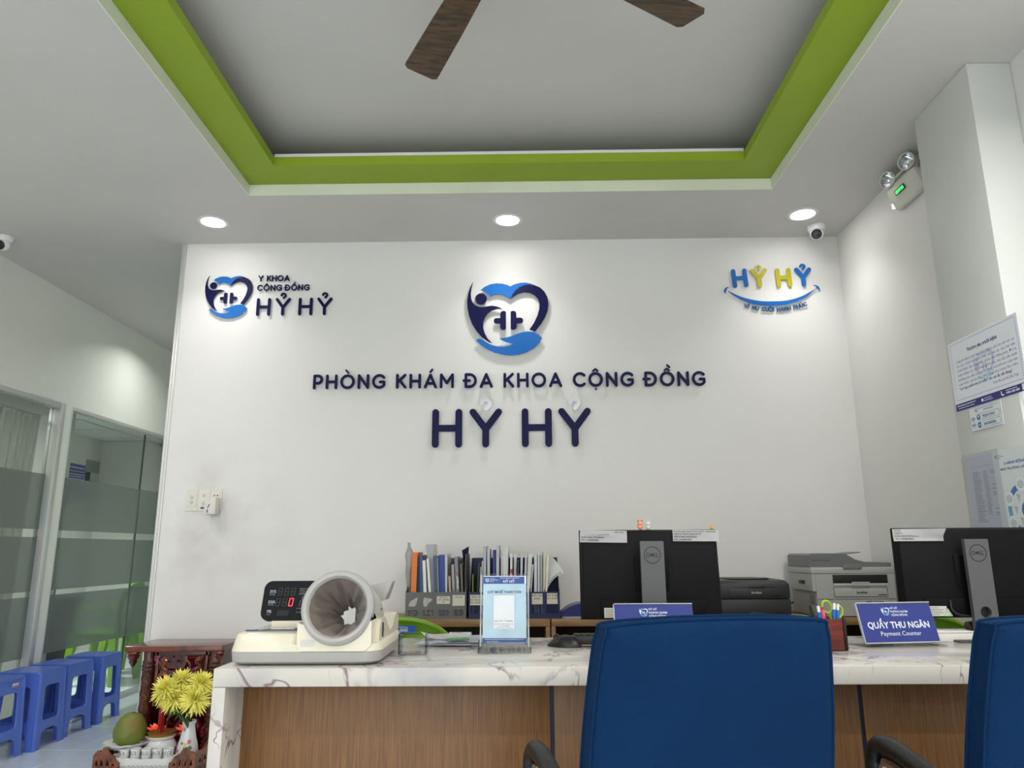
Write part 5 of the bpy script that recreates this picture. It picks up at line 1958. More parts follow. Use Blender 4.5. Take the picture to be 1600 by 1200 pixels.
    L2 = [
        ('folder', 'thin green folder standing low in the half hidden navy rack', mat('item_green', (120, 140, 60), 0.5), 64, 76, 64, 80, 535),
        ('sleeve', 'dark sleeve next to the thin green folder', c['dark'], 120, 134, 150, 172, 380),
        ('sleeve', 'grey white sleeve leaning over the dark sleeve', paper[1], 160, 178, 178, 196, 425),
        ('sleeve', 'narrow white sleeve with punched edge in the half hidden rack', paper[2], 200, 216, 200, 216, 345),
        ('sleeve', 'tall grey sleeve, first of the tall ones behind the stand', paper[3], 232, 262, 222, 268, 125),
        ('sleeve', 'tall white sleeve beside the royal blue folder', paper[0], 290, 322, 274, 318, 165),
        ('folder', 'royal blue folder standing among the white sleeves', m_pn, 362, 402, 362, 402, 180),
        ('sleeve', 'tall pale sleeve just past the royal blue folder', paper[1], 414, 452, 412, 456, 110),
        ('sleeve', 'white sleeve with dark punched holes in the middle of the racks', paper[2], 484, 506, 480, 506, 270),
        ('sleeve', 'crumpled pale sleeve top sticking up in the middle', paper[0], 522, 560, 505, 590, 130),
        ('sleeve', 'grey sleeve below the crumpled top', paper[3], 566, 590, 560, 590, 250),
        ('sleeve', 'white sleeve with a small red tab', paper[2], 612, 640, 618, 650, 235),
        ('sleeve', 'pale sleeve just past the red tab', paper[4], 664, 690, 680, 716, 255),
        ('sleeve', 'dark gap sleeve past the pale ones behind the stand', c['dark'], 706, 730, 724, 748, 330),
        ('sleeve', 'grey white sleeve before the slanted stack', paper[1], 752, 776, 770, 806, 240),
        ('sleeve', 'lilac white sleeve slanting toward the monitor', paper[4], 800, 826, 836, 866, 250),
        ('sleeve', 'broad slanted white sleeve above the stand corner', paper[2], 832, 872, 880, 945, 240),
        ('sleeve', 'thin slanted sheet leaning low past the stand corner', paper[2], 886, 900, 940, 958, 400),
        ('sleeve', 'punched white sleeve standing upright in the labelled rack', paper[0], 958, 1000, 970, 1012, 270),
        ('sleeve', 'lilac sleeve behind the punched white sleeve', paper[4], 1012, 1040, 1022, 1052, 250),
        ('sleeve', 'grey sleeve in the middle of the labelled rack', paper[3], 1050, 1078, 1060, 1090, 262),
        ('sleeve', 'cream topped sleeve near the flopping sheet', mat('item_cream', (214, 206, 176), 0.5), 1084, 1104, 1104, 1150, 215),
        ('sleeve', 'white sleeve right beside the flopping sheet', paper[2], 1108, 1130, 1150, 1182, 255),
    ]
    for (nm, lb, m, b0, b1, t0, t1_, zt) in L2:
        b1 = min(b1, 1290)
        leaning(nm, lb, nm, m, X2(b0), X2(b1) - 0.001, X2(t0), X2(t1_), Z2(zt), by0 + random.uniform(0, 0.03), by1, group=G2, bend=random.uniform(-0.2, 0.2))
    mb = MB()
    mb.box((X2(622), by0 - 0.004, Z2(520)), (X2(648), by0 - 0.002, Z2(460)))
    mono('index_tab', mb, mat('red_tab', (196, 60, 56), 0.5), 'small red index tab on a white sleeve', 'tab', (X2(635), by0 - 0.003, Z2(520)))
    # big white sheet flopping over the side of the rack
    t = thing('binder_sheet', 'white binder sleeve flopping over the edge of the labelled rack', 'sleeve', (X2(1180), by0 + 0.04, KT + 0.13), group=G2, world=True)
    mb = MB()

    def f3(u, v):
        x = X2(1120 + 60 * v) + (X2(1420) - X2(1195)) * (u ** 1.2) * v ** 1.6
        z = Z2(900) + (Z2(265) - Z2(900)) * v - (0.085 * u ** 2.0) * v ** 2
        return (x, by0 + 0.02 + 0.03 * u + 0.02 * sin(3 * u), z)
    mb.sheet(f3, 12, 14)
    sh = mb.build('sheet', mat('sheet_white', (224, 224, 220), 0.55), t, smooth=80)
    mb = MB()
    for i in range(7):
        v = 0.42 + 0.08 * i
        p = Vector(f3(1.0 - 0.02, v))
        mb.plate(circle(p.x - 0.004, p.z + 0.003, 0.0028, 10), -0.001, 0.0012, frame((0, p.y - 0.002, 0), (1, 0, 0), (0, 0, 1)))
    mb.build('punch_holes', M_INK, sh, kind='stuff')
    # blue curved case on a grey tray
    t = thing('curved_case', 'dark blue curved case lying beside the labelled navy rack', 'case', (0.25, 3.80, KT), world=True)
    mb = MB()
    mb.plate(catmull([(0.19, KT + 0.008), (0.20, KT + 0.034), (0.235, KT + 0.056), (0.285, KT + 0.068), (0.34, KT + 0.068), (0.36, KT + 0.05), (0.36, KT + 0.008)], 4), 3.745, 3.90, f=lambda u, v, w: (u, w, v))
    mb.build('shell', mat('navy_case', (44, 54, 108), 0.3), t)
    mb = MB()
    mb.plate(rrect(0.184, 3.735, 0.37, 3.91, 0.02), KT + 0.0005, KT + 0.007)
    mb.build('tray', mat('grey_tray', (160, 162, 170), 0.4), t)


racks()


def printers():
    # small black laser printer
    t = thing('laser_printer', 'small black laser printer on the cabinet beside the monitor', 'printer', (1.115, 3.87, KT), world=True)
    m = mat('printer_black', (44, 44, 47), 0.5, bump=0.08, bscale=600)
    m2 = mat('printer_dark', (26, 26, 28), 0.45)
    x0, x1, y0, y1 = 0.948, 1.288, 3.705, 4.05
    mb = MB()
    mb.box((x0, y0 + 0.004, KT + 0.004), (x1, y1, KT + 0.085), 0.006)
    mb.build('paper_tray_body', m, t)
    mb = MB()
    mb.box((x0 + 0.002, y0, KT + 0.0865), (x1 - 0.002, y1, KT + 0.160), 0.007)
    bd = mb.build('body', m, t)
    mb = MB()
    mb.hexa([(x0 + 0.004, y0 + 0.012, KT + 0.1605), (x1 - 0.004, y0 + 0.012, KT + 0.1605), (x1 - 0.004, y1, KT + 0.1605), (x0 + 0.004, y1, KT + 0.1605),
             (x0 + 0.012, y0 + 0.03, KT + 0.172), (x1 - 0.012, y0 + 0.03, KT + 0.172), (x1 - 0.012, y1 - 0.01, KT + 0.176), (x0 + 0.012, y1 - 0.01, KT + 0.176)], 0.004)
    tp = mb.build('top_cover', m2, t)
    mb = MB()
    mb.box((x0 + 0.075, y0 + 0.08, KT + 0.174), (x1 - 0.075, y1 - 0.05, KT + 0.179), 0.002)
    mb.build('output_tray', M_BLACK, tp)
    F = front(x0, y0, KT)
    mb = MB()
    mb.plate([rrect(0.044, 0.095, 0.310, 0.140, 0.004), rrect(0.0455, 0.0965, 0.3085, 0.1385, 0.0035)], 0, 0.0008, F)
    mb.build('flap_line', M_BLACK, bd)
    mb = MB()
    mb.box((0.047, 0.098, 0.0002), (0.307, 0.137, 0.002), 0.001, F)
    fl = mb.build('front_flap', m, bd)
    mb = MB()
    mb.box((0.14, 0.136, 0.0004), (0.215, 0.147, 0.0035), 0.001, F)
    mb.build('flap_catch', m2, bd)
    mb = MB()
    mb.text('brother', 0.0165, F, 0.176, 0.111, 'CENTER', ext=0.0024, off=0.0004, fit=0.050)
    mb.build('lettering', mat('grey_logo', (176, 178, 180), 0.4), fl, label='pale maker lettering')
    mb = MB()
    mb.box((0.252, 0.1005, 0.002), (0.295, 0.106, 0.003), 0, F)
    mb.build('model_plate', M_BLACK, fl)
    mb = MB()
    mb.box((0.14, 0.003, -0.003), (0.235, 0.026, 0.0005), 0.003, F)
    mb.build('tray_grip', M_BLACK, t)
    # bigger grey multifunction printer
    t = thing('multifunction_printer', 'big grey printer with scanner lid, beside the small black one', 'printer', (1.58, 3.88, KT), world=True)
    mg = mat('printer_grey', (172, 172, 170), 0.45)
    md = mat('printer_mid_grey', (112, 113, 114), 0.45)
    x0, x1, y0, y1 = 1.398, 1.795, 3.715, 4.045
    ix = 0.018
    mb = MB()
    mb.plate([(y0 + 0.01, KT + 0.004), (y1, KT + 0.004), (y1, KT + 0.20), (y0, KT + 0.20), (y0, KT + 0.10)], x0 + ix, x1, f=lambda u, v, w: (w, u, v))
    bmesh.ops.bevel(mb.bm, geom=[e for e in mb.bm.edges if len(e.link_faces) == 2 and e.calc_face_angle(0) > 0.9], offset=0.004, segments=2, affect='EDGES')
    bd = mb.build('body', mg, t)
    mb = MB()
    mb.box((x0, y0 + 0.002, KT + 0.2005), (x1 + 0.0, y1, KT + 0.232), 0.006)
    mb.build('scanner_deck', mg, t)
    mb = MB()
    mb.plate([(y0 + 0.004, KT + 0.12), (y1 - 0.02, KT + 0.12), (y1 - 0.02, KT + 0.2), (y0 + 0.004, KT + 0.2)], x0 + 0.002, x0 + ix, f=lambda u, v, w: (w, u, v))
    sp = mb.build('side_wing', mg, t)
    mb = MB()
    mb.box((x0 + 0.0005, y0 + 0.10, KT + 0.150), (x0 + 0.003, y0 + 0.18, KT + 0.168), 0.001)
    mb.build('side_grip', M_BLACK, sp)
    mb = MB()
    for k in range(5):
        mb.box((x0 + ix - 0.001, y0 + 0.03 + 0.014 * k, KT + 0.055), (x0 + ix + 0.002, y0 + 0.036 + 0.014 * k, KT + 0.10))
    mb.build('side_vents', md, bd)
    mb = MB()
    mb.plate([(x0, KT + 0.2325), (x1, KT + 0.2325), (x1, KT + 0.252), (x0 + 0.27, KT + 0.256), (x0 + 0.225, KT + 0.268), (x0 + 0.185, KT + 0.292), (x0 + 0.17, KT + 0.297), (x0 + 0.012, KT + 0.297), (x0, KT + 0.288)],
             y0 + 0.015, y1 - 0.02, f=lambda u, v, w: (u, w, v))
    bmesh.ops.bevel(mb.bm, geom=[e for e in mb.bm.edges if len(e.link_faces) == 2 and e.calc_face_angle(0) > 0.5], offset=0.004, segments=2, affect='EDGES')
    ld = mb.build('feeder_lid', md, t, label='mid grey document feeder lid')
    mb = MB()
    mb.hexa([(x0 + 0.18, y0 + 0.06, KT + 0.290), (x0 + 0.275, y0 + 0.06, KT + 0.300), (x0 + 0.275, y0 + 0.22, KT + 0.300), (x0 + 0.18, y0 + 0.22, KT + 0.290),
             (x0 + 0.18, y0 + 0.06, KT + 0.294), (x0 + 0.275, y0 + 0.06, KT + 0.304), (x0 + 0.275, y0 + 0.22, KT + 0.304), (x0 + 0.18, y0 + 0.22, KT + 0.294)], 0.001)
    mb.build('feeder_tray', md, t)
    mb = MB()
    mb.box((x0 + 0.012, y0 + 0.0145, KT + 0.263), (x0 + 0.10, y0 + 0.0155, KT + 0.265))
    mb.build('lid_seam', M_BLACK, ld)
    # front details
    F = front(x0, y0, KT)
    mb = MB()
    mb.box((0.10, 0.148, -0.004), (0.365, 0.197, 0.0006), 0.002, F)
    ob = mb.build('output_slot', mat('slot_black', (10, 10, 12), 0.6), t, label='black paper output slot')
    mb = MB()
    mb.hexa([(0.10, 0.146, -0.004), (0.365, 0.146, -0.004), (0.365, 0.146, 0.006), (0.10, 0.146, 0.006), (0.102, 0.158, -0.002), (0.363, 0.158, -0.002), (0.363, 0.153, 0.005), (0.102, 0.153, 0.005)], 0.001, F)
    mb.box((0.19, 0.154, 0.0), (0.275, 0.163, 0.005), 0.001, F)
    mb.build('output_tray', mg, t)
    mb = MB()
    mb.box((0.155, 0.222, 0.0), (0.245, 0.245, 0.005), 0.003, F)
    mb.build('lid_grip', md, t)
    mb = MB()
    mb.plate([rrect(0.100, 0.092, 0.358, 0.138, 0.004), rrect(0.1018, 0.0938, 0.3562, 0.1362, 0.0035)], 0, 0.001, F)
    mb.build('flap_line', M_BLACK, bd)
    mb = MB()
    mb.box((0.1025, 0.0945, 0.0002), (0.3555, 0.1355, 0.002), 0.001, F)
    fl = mb.build('front_flap', mg, bd)
    mb = MB()
    mb.box((0.185, 0.134, 0.0006), (0.275, 0.141, 0.004), 0.001, F)
    mb.build('flap_catch', md, bd)
    mb = MB()
    mb.text('brother', 0.0175, F, 0.235, 0.108, 'CENTER', ext=0.0024, off=0.0005, fit=0.052)
    mb.build('lettering', M_INK, fl, label='dark maker lettering')
    mb = MB()
    mb.box((0.312, 0.100, 0.002), (0.350, 0.1045, 0.003), 0, F)
    mb.build('model_plate', M_BLACK, fl)
    mb = MB()
    mb.box((0.02, 0.0825, -0.001), (0.395, 0.084, 0.0006), 0, F)
    mb.build('tray_seam', M_BLACK, bd)
    mb = MB()
    mb.box((0.20, 0.004, -0.003), (0.30, 0.034, 0.0015), 0.004, F)
    mb.build('tray_grip', md, bd)
    mb = MB()
    mb.tube(catmull([(1.295, 4.02, KT + 0.05), (1.33, 4.03, KT + 0.04), (1.37, 4.03, KT + 0.04), (1.41, 4.02, KT + 0.05)], 5, False), 0.004, 8)
    mono('power_cable', mb, M_BLACK, 'short black cable between the two printers', 'cable', (1.35, 4.03, KT + 0.04))


printers()


# ------------------------------------------------------------------ chairs
def plastic_chair(loc, rz, label, sticker=False, base=None, h=0.862):
    if base is not None:
        c = copy_tree(base)
        c.location = loc
        c.rotation_euler.z = radians(rz)
        c['label'] = label
        return c
    t = thing('plastic_chair', label, 'chair', loc, rz, group='green plastic chairs')
    # local: the sitter faces +y, the back stands at y = -0.2
    yb = -0.20
    out = [(-0.17, 0.44), (0.17, 0.44), (0.205, 0.62)] + [(0.205 * cos(radians(a)), 0.735 + (h - 0.735) * sin(radians(a))) for a in range(0, 181, 10)] + [(-0.205, 0.62)]
    holes = []
    for s in (-1, 1):
        hl = [(0.035, 0.50), (0.125, 0.50), (0.150, 0.62), (0.150, 0.715), (0.135, 0.757), (0.100, 0.782), (0.055, 0.788), (0.035, 0.775)]
        holes.append([(s * p[0], p[1]) for p in (hl if s > 0 else hl[::-1])])

    def bend(u, v, w_):
        return (u, yb - (v - 0.44) * 0.16 + 0.9 * u * u + w_, v)
    mb = MB()
    mb.plate([out] + holes, -0.004, 0.004, f=bend)
    mb.build('backrest', M_LIME, t)
    mb = MB()
    rim = [bend(*p, 0) for p in out[1:]] + [bend(*out[0], 0)]
    mb.tube([bend(*p, 0) for p in out[2:]], 0.009, 8)
    mb.build('back_rim', M_LIME, t)
    mb = MB()
    mb.plate(rrect(-0.205, -0.20, 0.205, 0.20, 0.05), 0.425, 0.437, f=lambda u, v, w_: (u, v, w_ - 0.10 * max(0, 0.03 - u * u - v * v)))
    mb.build('seat', M_LIME, t)
    mb = MB()
    mb.plate([rrect(-0.21, -0.205, 0.21, 0.205, 0.05), rrect(-0.198, -0.193, 0.198, 0.193, 0.045)], 0.39, 0.437)
    mb.build('seat_rim', M_LIME, t)
    for sx in (-1, 1):
        for sy in (-1, 1):
            a = Vector((sx * 0.175, sy * 0.17, 0.43))
            b = Vector((sx * 0.215, sy * 0.215, 0))
            p = Vector((0, 0, 0))
            mb = MB()
            w1, w2 = 0.034, 0.022
            mb.hexa([(b.x - w2, b.y - w2, 0), (b.x + w2, b.y - w2, 0), (b.x + w2, b.y + w2, 0), (b.x - w2, b.y + w2, 0),
                     (a.x - w1, a.y - w1, a.z), (a.x + w1, a.y - w1, a.z), (a.x + w1, a.y + w1, a.z), (a.x - w1, a.y + w1, a.z)], 0.006)
            mb.build('leg', M_LIME, t)
    for s in (-1, 1):
        mb = MB()
        mb.tube(catmull([(s * 0.205, -0.20, 0.64), (s * 0.225, -0.10, 0.645), (s * 0.23, 0.08, 0.64), (s * 0.225, 0.15, 0.60), (s * 0.205, 0.17, 0.43)], 5, False), 0.014, 8)
        mb.build('armrest', M_LIME, t)
    if sticker:
        mb = MB()
        F = frame((-0.018, yb - 0.0605 - 0.0052, 0.812), (1, 0, 0), (0, -0.16, 1))
        mb.plate(rrect(0, 0, 0.078, 0.026, 0.002), 0.001, 0.0016, F)
        st = mb.build('sticker', mat('sticker_blue', (40, 96, 178), 0.4), t, label='blue and silver maker sticker')
        mb = MB()
        mb.rect(0.002, 0.003, 0.046, 0.022, F, 0.0018)
        mb.build('silver_panel', mat('sticker_silver', (168, 176, 206), 0.35), st)
        mb = MB()
        mb.plate(circle(0.011, 0.0145, 0.005, 14), 0.0018, 0.0021, F)
        mb.rect(0.018, 0.015, 0.042, 0.018, F, 0.0021)
        mb.build('badge_print', M_INKB, st)
    return t


ch = plastic_chair((-0.478, 3.28, 0), 0, 'green plastic chair with sticker behind the papers on the counter', True)
base = plastic_chair((1.558, 3.26, 0), 0, 'green plastic chair showing under the second monitor')
plastic_chair((1.055, 3.30, 0), 0, 'green plastic chair, only its top showing over the nearer blue chair', base=base)


def visitor_chair(loc, rz, label):
    t = thing('visitor_chair', label, 'chair', loc, rz, group='blue upholstered visitor chairs')
    # local: sitter faces +y; rear face of the back at y = 0 near the top
    zb, zt, hw, th = 0.50, 1.005, 0.225, 0.068
    out = []
    for (x, z) in catmull([(-0.232, zb + 0.02), (-0.236, 0.62), (-0.232, 0.80), (-0.222, 0.93), (-0.213, 0.978), (-0.190, 0.994), (0, 1.000), (0.190, 0.994), (0.213, 0.978), (0.222, 0.93),
                           (0.232, 0.80), (0.236, 0.62), (0.232, zb + 0.02), (0.20, zb), (0, zb - 0.004), (-0.20, zb)], 4):
        out.append((x, z))
    lean = 0.22

    def yo(z):
        return -(z - 0.99) * lean + 0.10 * max(0, 0.72 - z) ** 1.5
    n = len(out)
    mb = MB()
    bm = mb.bm
    # loops from the rear face to the front face, with soft edges; the rear face is slightly domed
    prof = [(0.0, 0.020), (0.004, 0.008), (0.010, 0.0015), (0.018, 0.0), (th - 0.018, 0.0), (th - 0.008, 0.002), (th - 0.002, 0.010)]
    cx, cz = 0.0, (zb + zt) / 2
    rings = []
    for (dy, ins) in prof:
        ring = []
        for (x, z) in out:
            dx, dz = x - cx, z - cz
            kx = max(0, abs(dx) - ins) / max(1e-6, abs(dx)) if abs(dx) > 1e-6 else 0
            kz = max(0, abs(dz) - ins) / max(1e-6, abs(dz)) if abs(dz) > 1e-6 else 0
            x2, z2 = cx + dx * kx, cz + dz * kz
            ring.append(bm.verts.new((x2, yo(z2) + dy, z2)))
        rings.append(ring)
    for A, B in zip(rings[:-1], rings[1:]):
        for i in range(n):
            bm.faces.new([A[i], A[(i + 1) % n], B[(i + 1) % n], B[i]])
    for ring, dy0, sgn in ((rings[0], 0.0, -1), (rings[-1], th - 0.002, 1)):
        prev = ring
        for s in (0.85, 0.6, 0.3):
            cur = []
            for v in ring:
                x2, z2 = cx + (v.co.x - cx) * s, cz + (v.co.z - cz) * s
                cur.append(bm.verts.new((x2, yo(z2) + dy0 + sgn * 0.010 * (1 - s * s), z2)))
            for i in range(n):
                q = [prev[i], prev[(i + 1) % n], cur[(i + 1) % n], cur[i]]
                bm.faces.new(q)
            prev = cur
        bm.faces.new(prev)
    back = mb.build('backrest', M_FABRIC, t, smooth=60)
    for (dy, ins) in ((0.0105, 0.0002), (th - 0.010, 0.0002)):
        mb = MB()
        pts = [(x * 0.999, yo(z) + dy, z) for (x, z) in out]
        mb.tube(pts, 0.0034, 6, closed=True)
        mb.build('piping', M_FABRIC, back, smooth=60)
    mb = MB()
    mb.box((-0.245, 0.085, 0.41), (0.245, 0.52, 0.485), 0.025, seg=4)
    mb.build('seat', M_FABRIC, t)
    for s in (-1, 1):
        mb = MB()
        x = s * 0.262
        mb.tube(catmull([(x, -0.01, 0.02), (x, 0.10, 0.0225), (x, 0.36, 0.0225), (x, 0.44, 0.03), (x, 0.475, 0.07), (x, 0.462, 0.20), (x, 0.395, 0.54), (x, 0.370, 0.64), (x, 0.350, 0.676), (x, 0.32, 0.688), (x, 0.22, 0.680), (x, 0.09, 0.653), (x, 0.075, 0.648)], 5, False), 0.0125, 10)
        fr = mb.build('side_frame', M_CHROME, t, label='chromed tube side frame')
        mb = MB()
        mb.tube(catmull([(x, 0.384, 0.650), (x, 0.392, 0.676), (x, 0.378, 0.704), (x, 0.343, 0.718), (x, 0.27, 0.715), (x, 0.18, 0.700), (x, 0.09, 0.680), (x, 0.06, 0.672)], 6, False), 0.019, 12)
        mb.build('armrest', M_BLACK, t, label='black arm pad')
        mb = MB()
        mb.tube([(x, 0.08, 0.650), (s * 0.205, 0.10, 0.635)], 0.011, 8)
        mb.build('arm_bracket', M_CHROME, t)
    mb = MB()
    mb.tube([(-0.262, 0.0, 0.02), (0.262, 0.0, 0.02)], 0.0125, 10)
    mb.build('cross_tube', M_CHROME, t)
    mb = MB()
    mb.tube([(-0.262, 0.427, 0.398), (0.262, 0.427, 0.398)], 0.0125, 10)
    mb.build('cross_tube', M_CHROME, t)
    return t


v1 = visitor_chair((0.353, 1.375, 0), 12, 'blue upholstered chair, nearest, standing in front of the hidden sign')
v2 = copy_tree(v1)
v2.location = (1.035, 1.36, 0)
v2.rotation_euler.z = radians(3)
v2['label'] = 'blue upholstered chair cut off by the picture edge, before the second monitor'


def stool(loc, rz, label, base=None, sticker=False):
    if base is not None:
        c = copy_tree(base)
        c.location = loc
        c.rotation_euler.z = radians(rz)
        c['label'] = label
        return c
    t = thing('plastic_stool', label, 'stool', loc, rz, group='blue plastic stools along the glass')
    m = mat('stool_blue', (88, 118, 212), 0.3, var=0.04, vscale=5)
    H, a0, a1 = 0.432, 0.146, 0.128        # half widths at the floor and at the top

    def side(u, v, w_):
        s = v / H
        a = a0 + (a1 - a0) * s
        return (u * a, -(a - w_), v)
    # outline: u in -1..1 across, v height; notch between the feet, window with rounded corners
    out = [(-1, 0), (-0.62, 0), (-0.60, 0.070), (-0.54, 0.090), (-0.3, 0.104), (0.3, 0.104), (0.54, 0.090), (0.60, 0.070), (0.62, 0), (1, 0), (1, H - 0.012), (0.98, H), (-0.98, H), (-1, H - 0.012)]
    win = [(p[0], p[1]) for p in (lambda: [(x / 0.14, y) for (x, y) in rrect(-0.086, 0.150, 0.086, 0.352, 0.026, 5)])()]
    for r in range(4):
        mb = MB()
        mb.plate([out, win], 0, 0.0035, Rz(90 * r), f=side)
        # folded rim round the window and rounded corner rib
        rimp = [Rz(90 * r) @ Vector(side(p[0], p[1], 0.004)) for p in win]
        mb.tube(rimp, 0.0045, 6, closed=True)
        mb.build('side', m, t)
    mb = MB()
    mb.plate(rrect(-a1 - 0.004, -a1 - 0.004, a1 + 0.004, a1 + 0.004, 0.022, 5), H - 0.012, H)
    bmesh.ops.bevel(mb.bm, geom=[e for e in mb.bm.edges if len(e.link_faces) == 2 and e.calc_face_angle(0) > 0.9], offset=0.004, segments=3, affect='EDGES')
    top = mb.build('seat', m, t)
    mb = MB()
    mb.lathe([(0.011, H), (0.010, H + 0.0012), (0.001, H + 0.0015)], 16)
    mb.build('seat_boss', m, top)
    for sx in (-1, 1):
        for sy in (-1, 1):
            mb = MB()
            mb.tube([(sx * (a0 - 0.008), sy * (a0 - 0.008), 0.0), (sx * (a0 - 0.009), sy * (a0 - 0.009), 0.012), (sx * (a1 - 0.006), sy * (a1 - 0.006), H - 0.012)], 0.0125, 10)
            mb.box((sx * a0 - (0.05 if sx > 0 else -0.004) , sy * a0 - 0.010, 0), (sx * a0 + (0.004 if sx > 0 else 0.05), sy * a0 + 0.010, 0.007), 0.002)
            mb.build('leg', m, t)
    return t


s1 = stool((-3.015, 5.44, 0), 3, 'blue plastic stool, the last of the row, beside the altar')
s2 = stool((-3.01, 5.065, 0), -2, 'blue plastic stool, third of the row from the picture edge', s1)
s3 = stool((-2.995, 4.745, 0), 2, 'blue plastic stool, second of the row from the picture edge', s1)
s4 = stool((-3.03, 4.405, 0), -1, 'blue plastic stool cut by the picture edge, with a sticker', s1)
mb = MB()
F = frame((0.137, 0.0, 0.392), (0, 1, 0), (-0.05, 0, 1))
mb.plate(rrect(0.01, -0.010, 0.062, 0.010, 0.002), 0, 0.0012, F)
st = mb.build('sticker', mat('sticker_white', (206, 206, 210), 0.4), s4, label='small white and red sticker')
mb = MB()
mb.rect(0.012, -0.008, 0.060, -0.003, F, 0.0014)
mb.build('sticker_band', mat('red_ink', (206, 50, 60), 0.5), st)


# ------------------------------------------------------------------ notices on the column
def notices():
    xs = 1.705

    def sheet(name, label, cat, ya, yb, z0, z1, m, th=0.0012, off=0.0):
        """ya is the edge away from the camera"""
        t = thing(name, label, cat, (xs - off, (ya + yb) / 2, z0), world=True)
        F = frame((xs - off - th, ya, z0), (0, -1, 0), (0, 0, 1))
        mb = MB()
        mb.plate([(0, 0), (ya - yb, 0), (ya - yb, z1 - z0), (0, z1 - z0)], -th + 0.0002, 0, F)
        p = mb.build('sheet', m, t)
        return t, p, F
    W, H = 0.420, 0.272
    t, p, F = sheet('quote_poster', 'landscape poster with a quotation and navy foot band on the column', 'poster', 2.868, 2.448, 1.638, 1.910, mat('poster_white', (226, 228, 234), 0.5))
    mb = MB()
    mb.rect(0, 0, W, 0.028, F)
    mb.text('Thương yêu người bệnh', 0.0185, F, W / 2, 0.2135, 'CENTER', off=0.0006)
    q = ['“...Người bệnh phó thác tính mệnh của họ nơi các cô,', 'các chú. Chính phủ phó thác cho các cô, các chú việc', 'chữa bệnh tật và giữ sức khỏe cho đồng bào. Đó là',
         'một nhiệm vụ rất vẻ vang. Vì vậy, cán bộ cần phải', 'thương yêu, săn sóc người bệnh như anh em ruột thịt', 'của mình, coi họ đau đớn cũng như mình đau đớn.']
    for k, s in enumerate(q):
        mb.text(s, 0.0122, F, 0.040 if k else 0.032, 0.184 - 0.0178 * k, fit=0.352 if k else 0.36)
    mb.text('"Lương y phải như từ mẫu" câu nói ấy rất đúng"', 0.0122, F, 0.040, 0.0775, off=0.0003, fit=0.315)
    mb.text('Trích lời của Hồ Chủ Tịch', 0.0130, F, 0.385, 0.058, 'RIGHT')
    mb.build('navy_print', mat('poster_navy', (34, 36, 116), 0.5), p, label='navy lettering and foot band')
    mb = MB()
    x0, y0, x1, y1 = 0.014, 0.040, W - 0.014, H - 0.012
    n = 44
    for k in range(n):
        a = x0 + (x1 - x0) * k / n
        for y in (y0, y1):
            mb.rect(a, y, a + (x1 - x0) / n * 0.6, y + 0.003, F, 0.0003)
    n = 24
    for k in range(n):
        a = y0 + (y1 - y0) * k / n
        for x in (x0, x1):
            mb.rect(x, a, x + 0.003, a + (y1 - y0) / n * 0.6, F, 0.0003)
    mb.build('dashed_border', mat('border_blue', (128, 164, 200), 0.5), p, label='dashed pale blue border')
    mb, mb2 = MB(), MB()
    emblem_flat(mb, mb2, F, 0.000115, 0.21, 0.138, 0.00012)
    mb.build('watermark_lilac', mat('wm_lilac', (192, 194, 222), 0.5), p)
    mb2.build('watermark_blue', mat('wm_blue', (190, 214, 230), 0.5), p)
    mb = MB()
    mb.text('PHÒNG KHÁM ĐA KHOA CỘNG ĐỒNG HỶ HỶ', 0.0078, F, 0.010, 0.0165, ext=0.0004, off=0.0002, fit=0.118)
    for k in range(14):
        mb.rect(0.016 + 0.0075 * k, 0.008, 0.0215 + 0.0075 * k, 0.0105, F, 0.0004)
    for k in range(6):
        mb.rect(0.180 + 0.0075 * k, 0.0165, 0.1855 + 0.0075 * k, 0.019, F, 0.0004)
        mb.rect(0.180 + 0.0085 * k, 0.0085, 0.1865 + 0.0085 * k, 0.011, F, 0.0004)
    mb.plate(circle(0.169, 0.0140, 0.006, 14), 0.0002, 0.0004, F)
    mb.stroke(arc(0.288, 0.0165, 0.008, 0.009, 150, 300, 8), 0.0022, 0.0002, 0.0004, F)
    for k in range(8):
        mb.rect(0.306 + 0.0078 * k, 0.0195, 0.312 + 0.0078 * k, 0.022, F, 0.0004)
    mb.text('1900 638 080', 0.0105, F, 0.304, 0.008, ext=0.0004, off=0.0003, fit=0.072)
    mb.rect(0.392, 0.004, 0.414, 0.025, F, 0.0004)
    mb.build('white_print', M_WHITEINK, p, label='white lettering in the band')
    # network name card
    t, p, F = sheet('wifi_card', 'small white card with blue wifi details below the poster', 'card', 2.792, 2.60, 1.545, 1.636, mat('card_white', (220, 224, 224), 0.4), 0.002)
    mb = MB()
    w_, h_ = 0.192, 0.091
    mb.plate([rrect(0.001, 0.001, w_ - 0.001, h_ - 0.001, 0.006), rrect(0.002, 0.002, w_ - 0.002, h_ - 0.002, 0.005)], 0, 0.0003, F)
    for (y, s, hh) in ((0.041, 'PKDK HYHY', 0.0145), (0.012, '366366366', 0.0145)):
        mb.plate([rrect(0.048, y - 0.003, w_ - 0.010, y + 0.020, 0.0112), rrect(0.049, y - 0.002, w_ - 0.011, y + 0.019, 0.0102)], 0, 0.0003, F)
        mb.plate(circle(0.056, y + 0.0085, 0.0105, 20), 0.0, 0.0004, F)
        mb.text(s, hh, F, 0.118, y + 0.003, 'CENTER', ext=0.0005, off=0.0004, fit=0.072)
    for r in (0.006, 0.011, 0.016):
        mb.stroke(arc(0.023, 0.036, r, r, 42, 138, 10), 0.0011, 0, 0.0004, F)
    mb.plate(circle(0.023, 0.035, 0.0018, 10), 0, 0.0004, F)
    mb.text('WIFI', 0.013, F, 0.023, 0.019, 'CENTER', ext=0.0004, off=0.0003, fit=0.026)
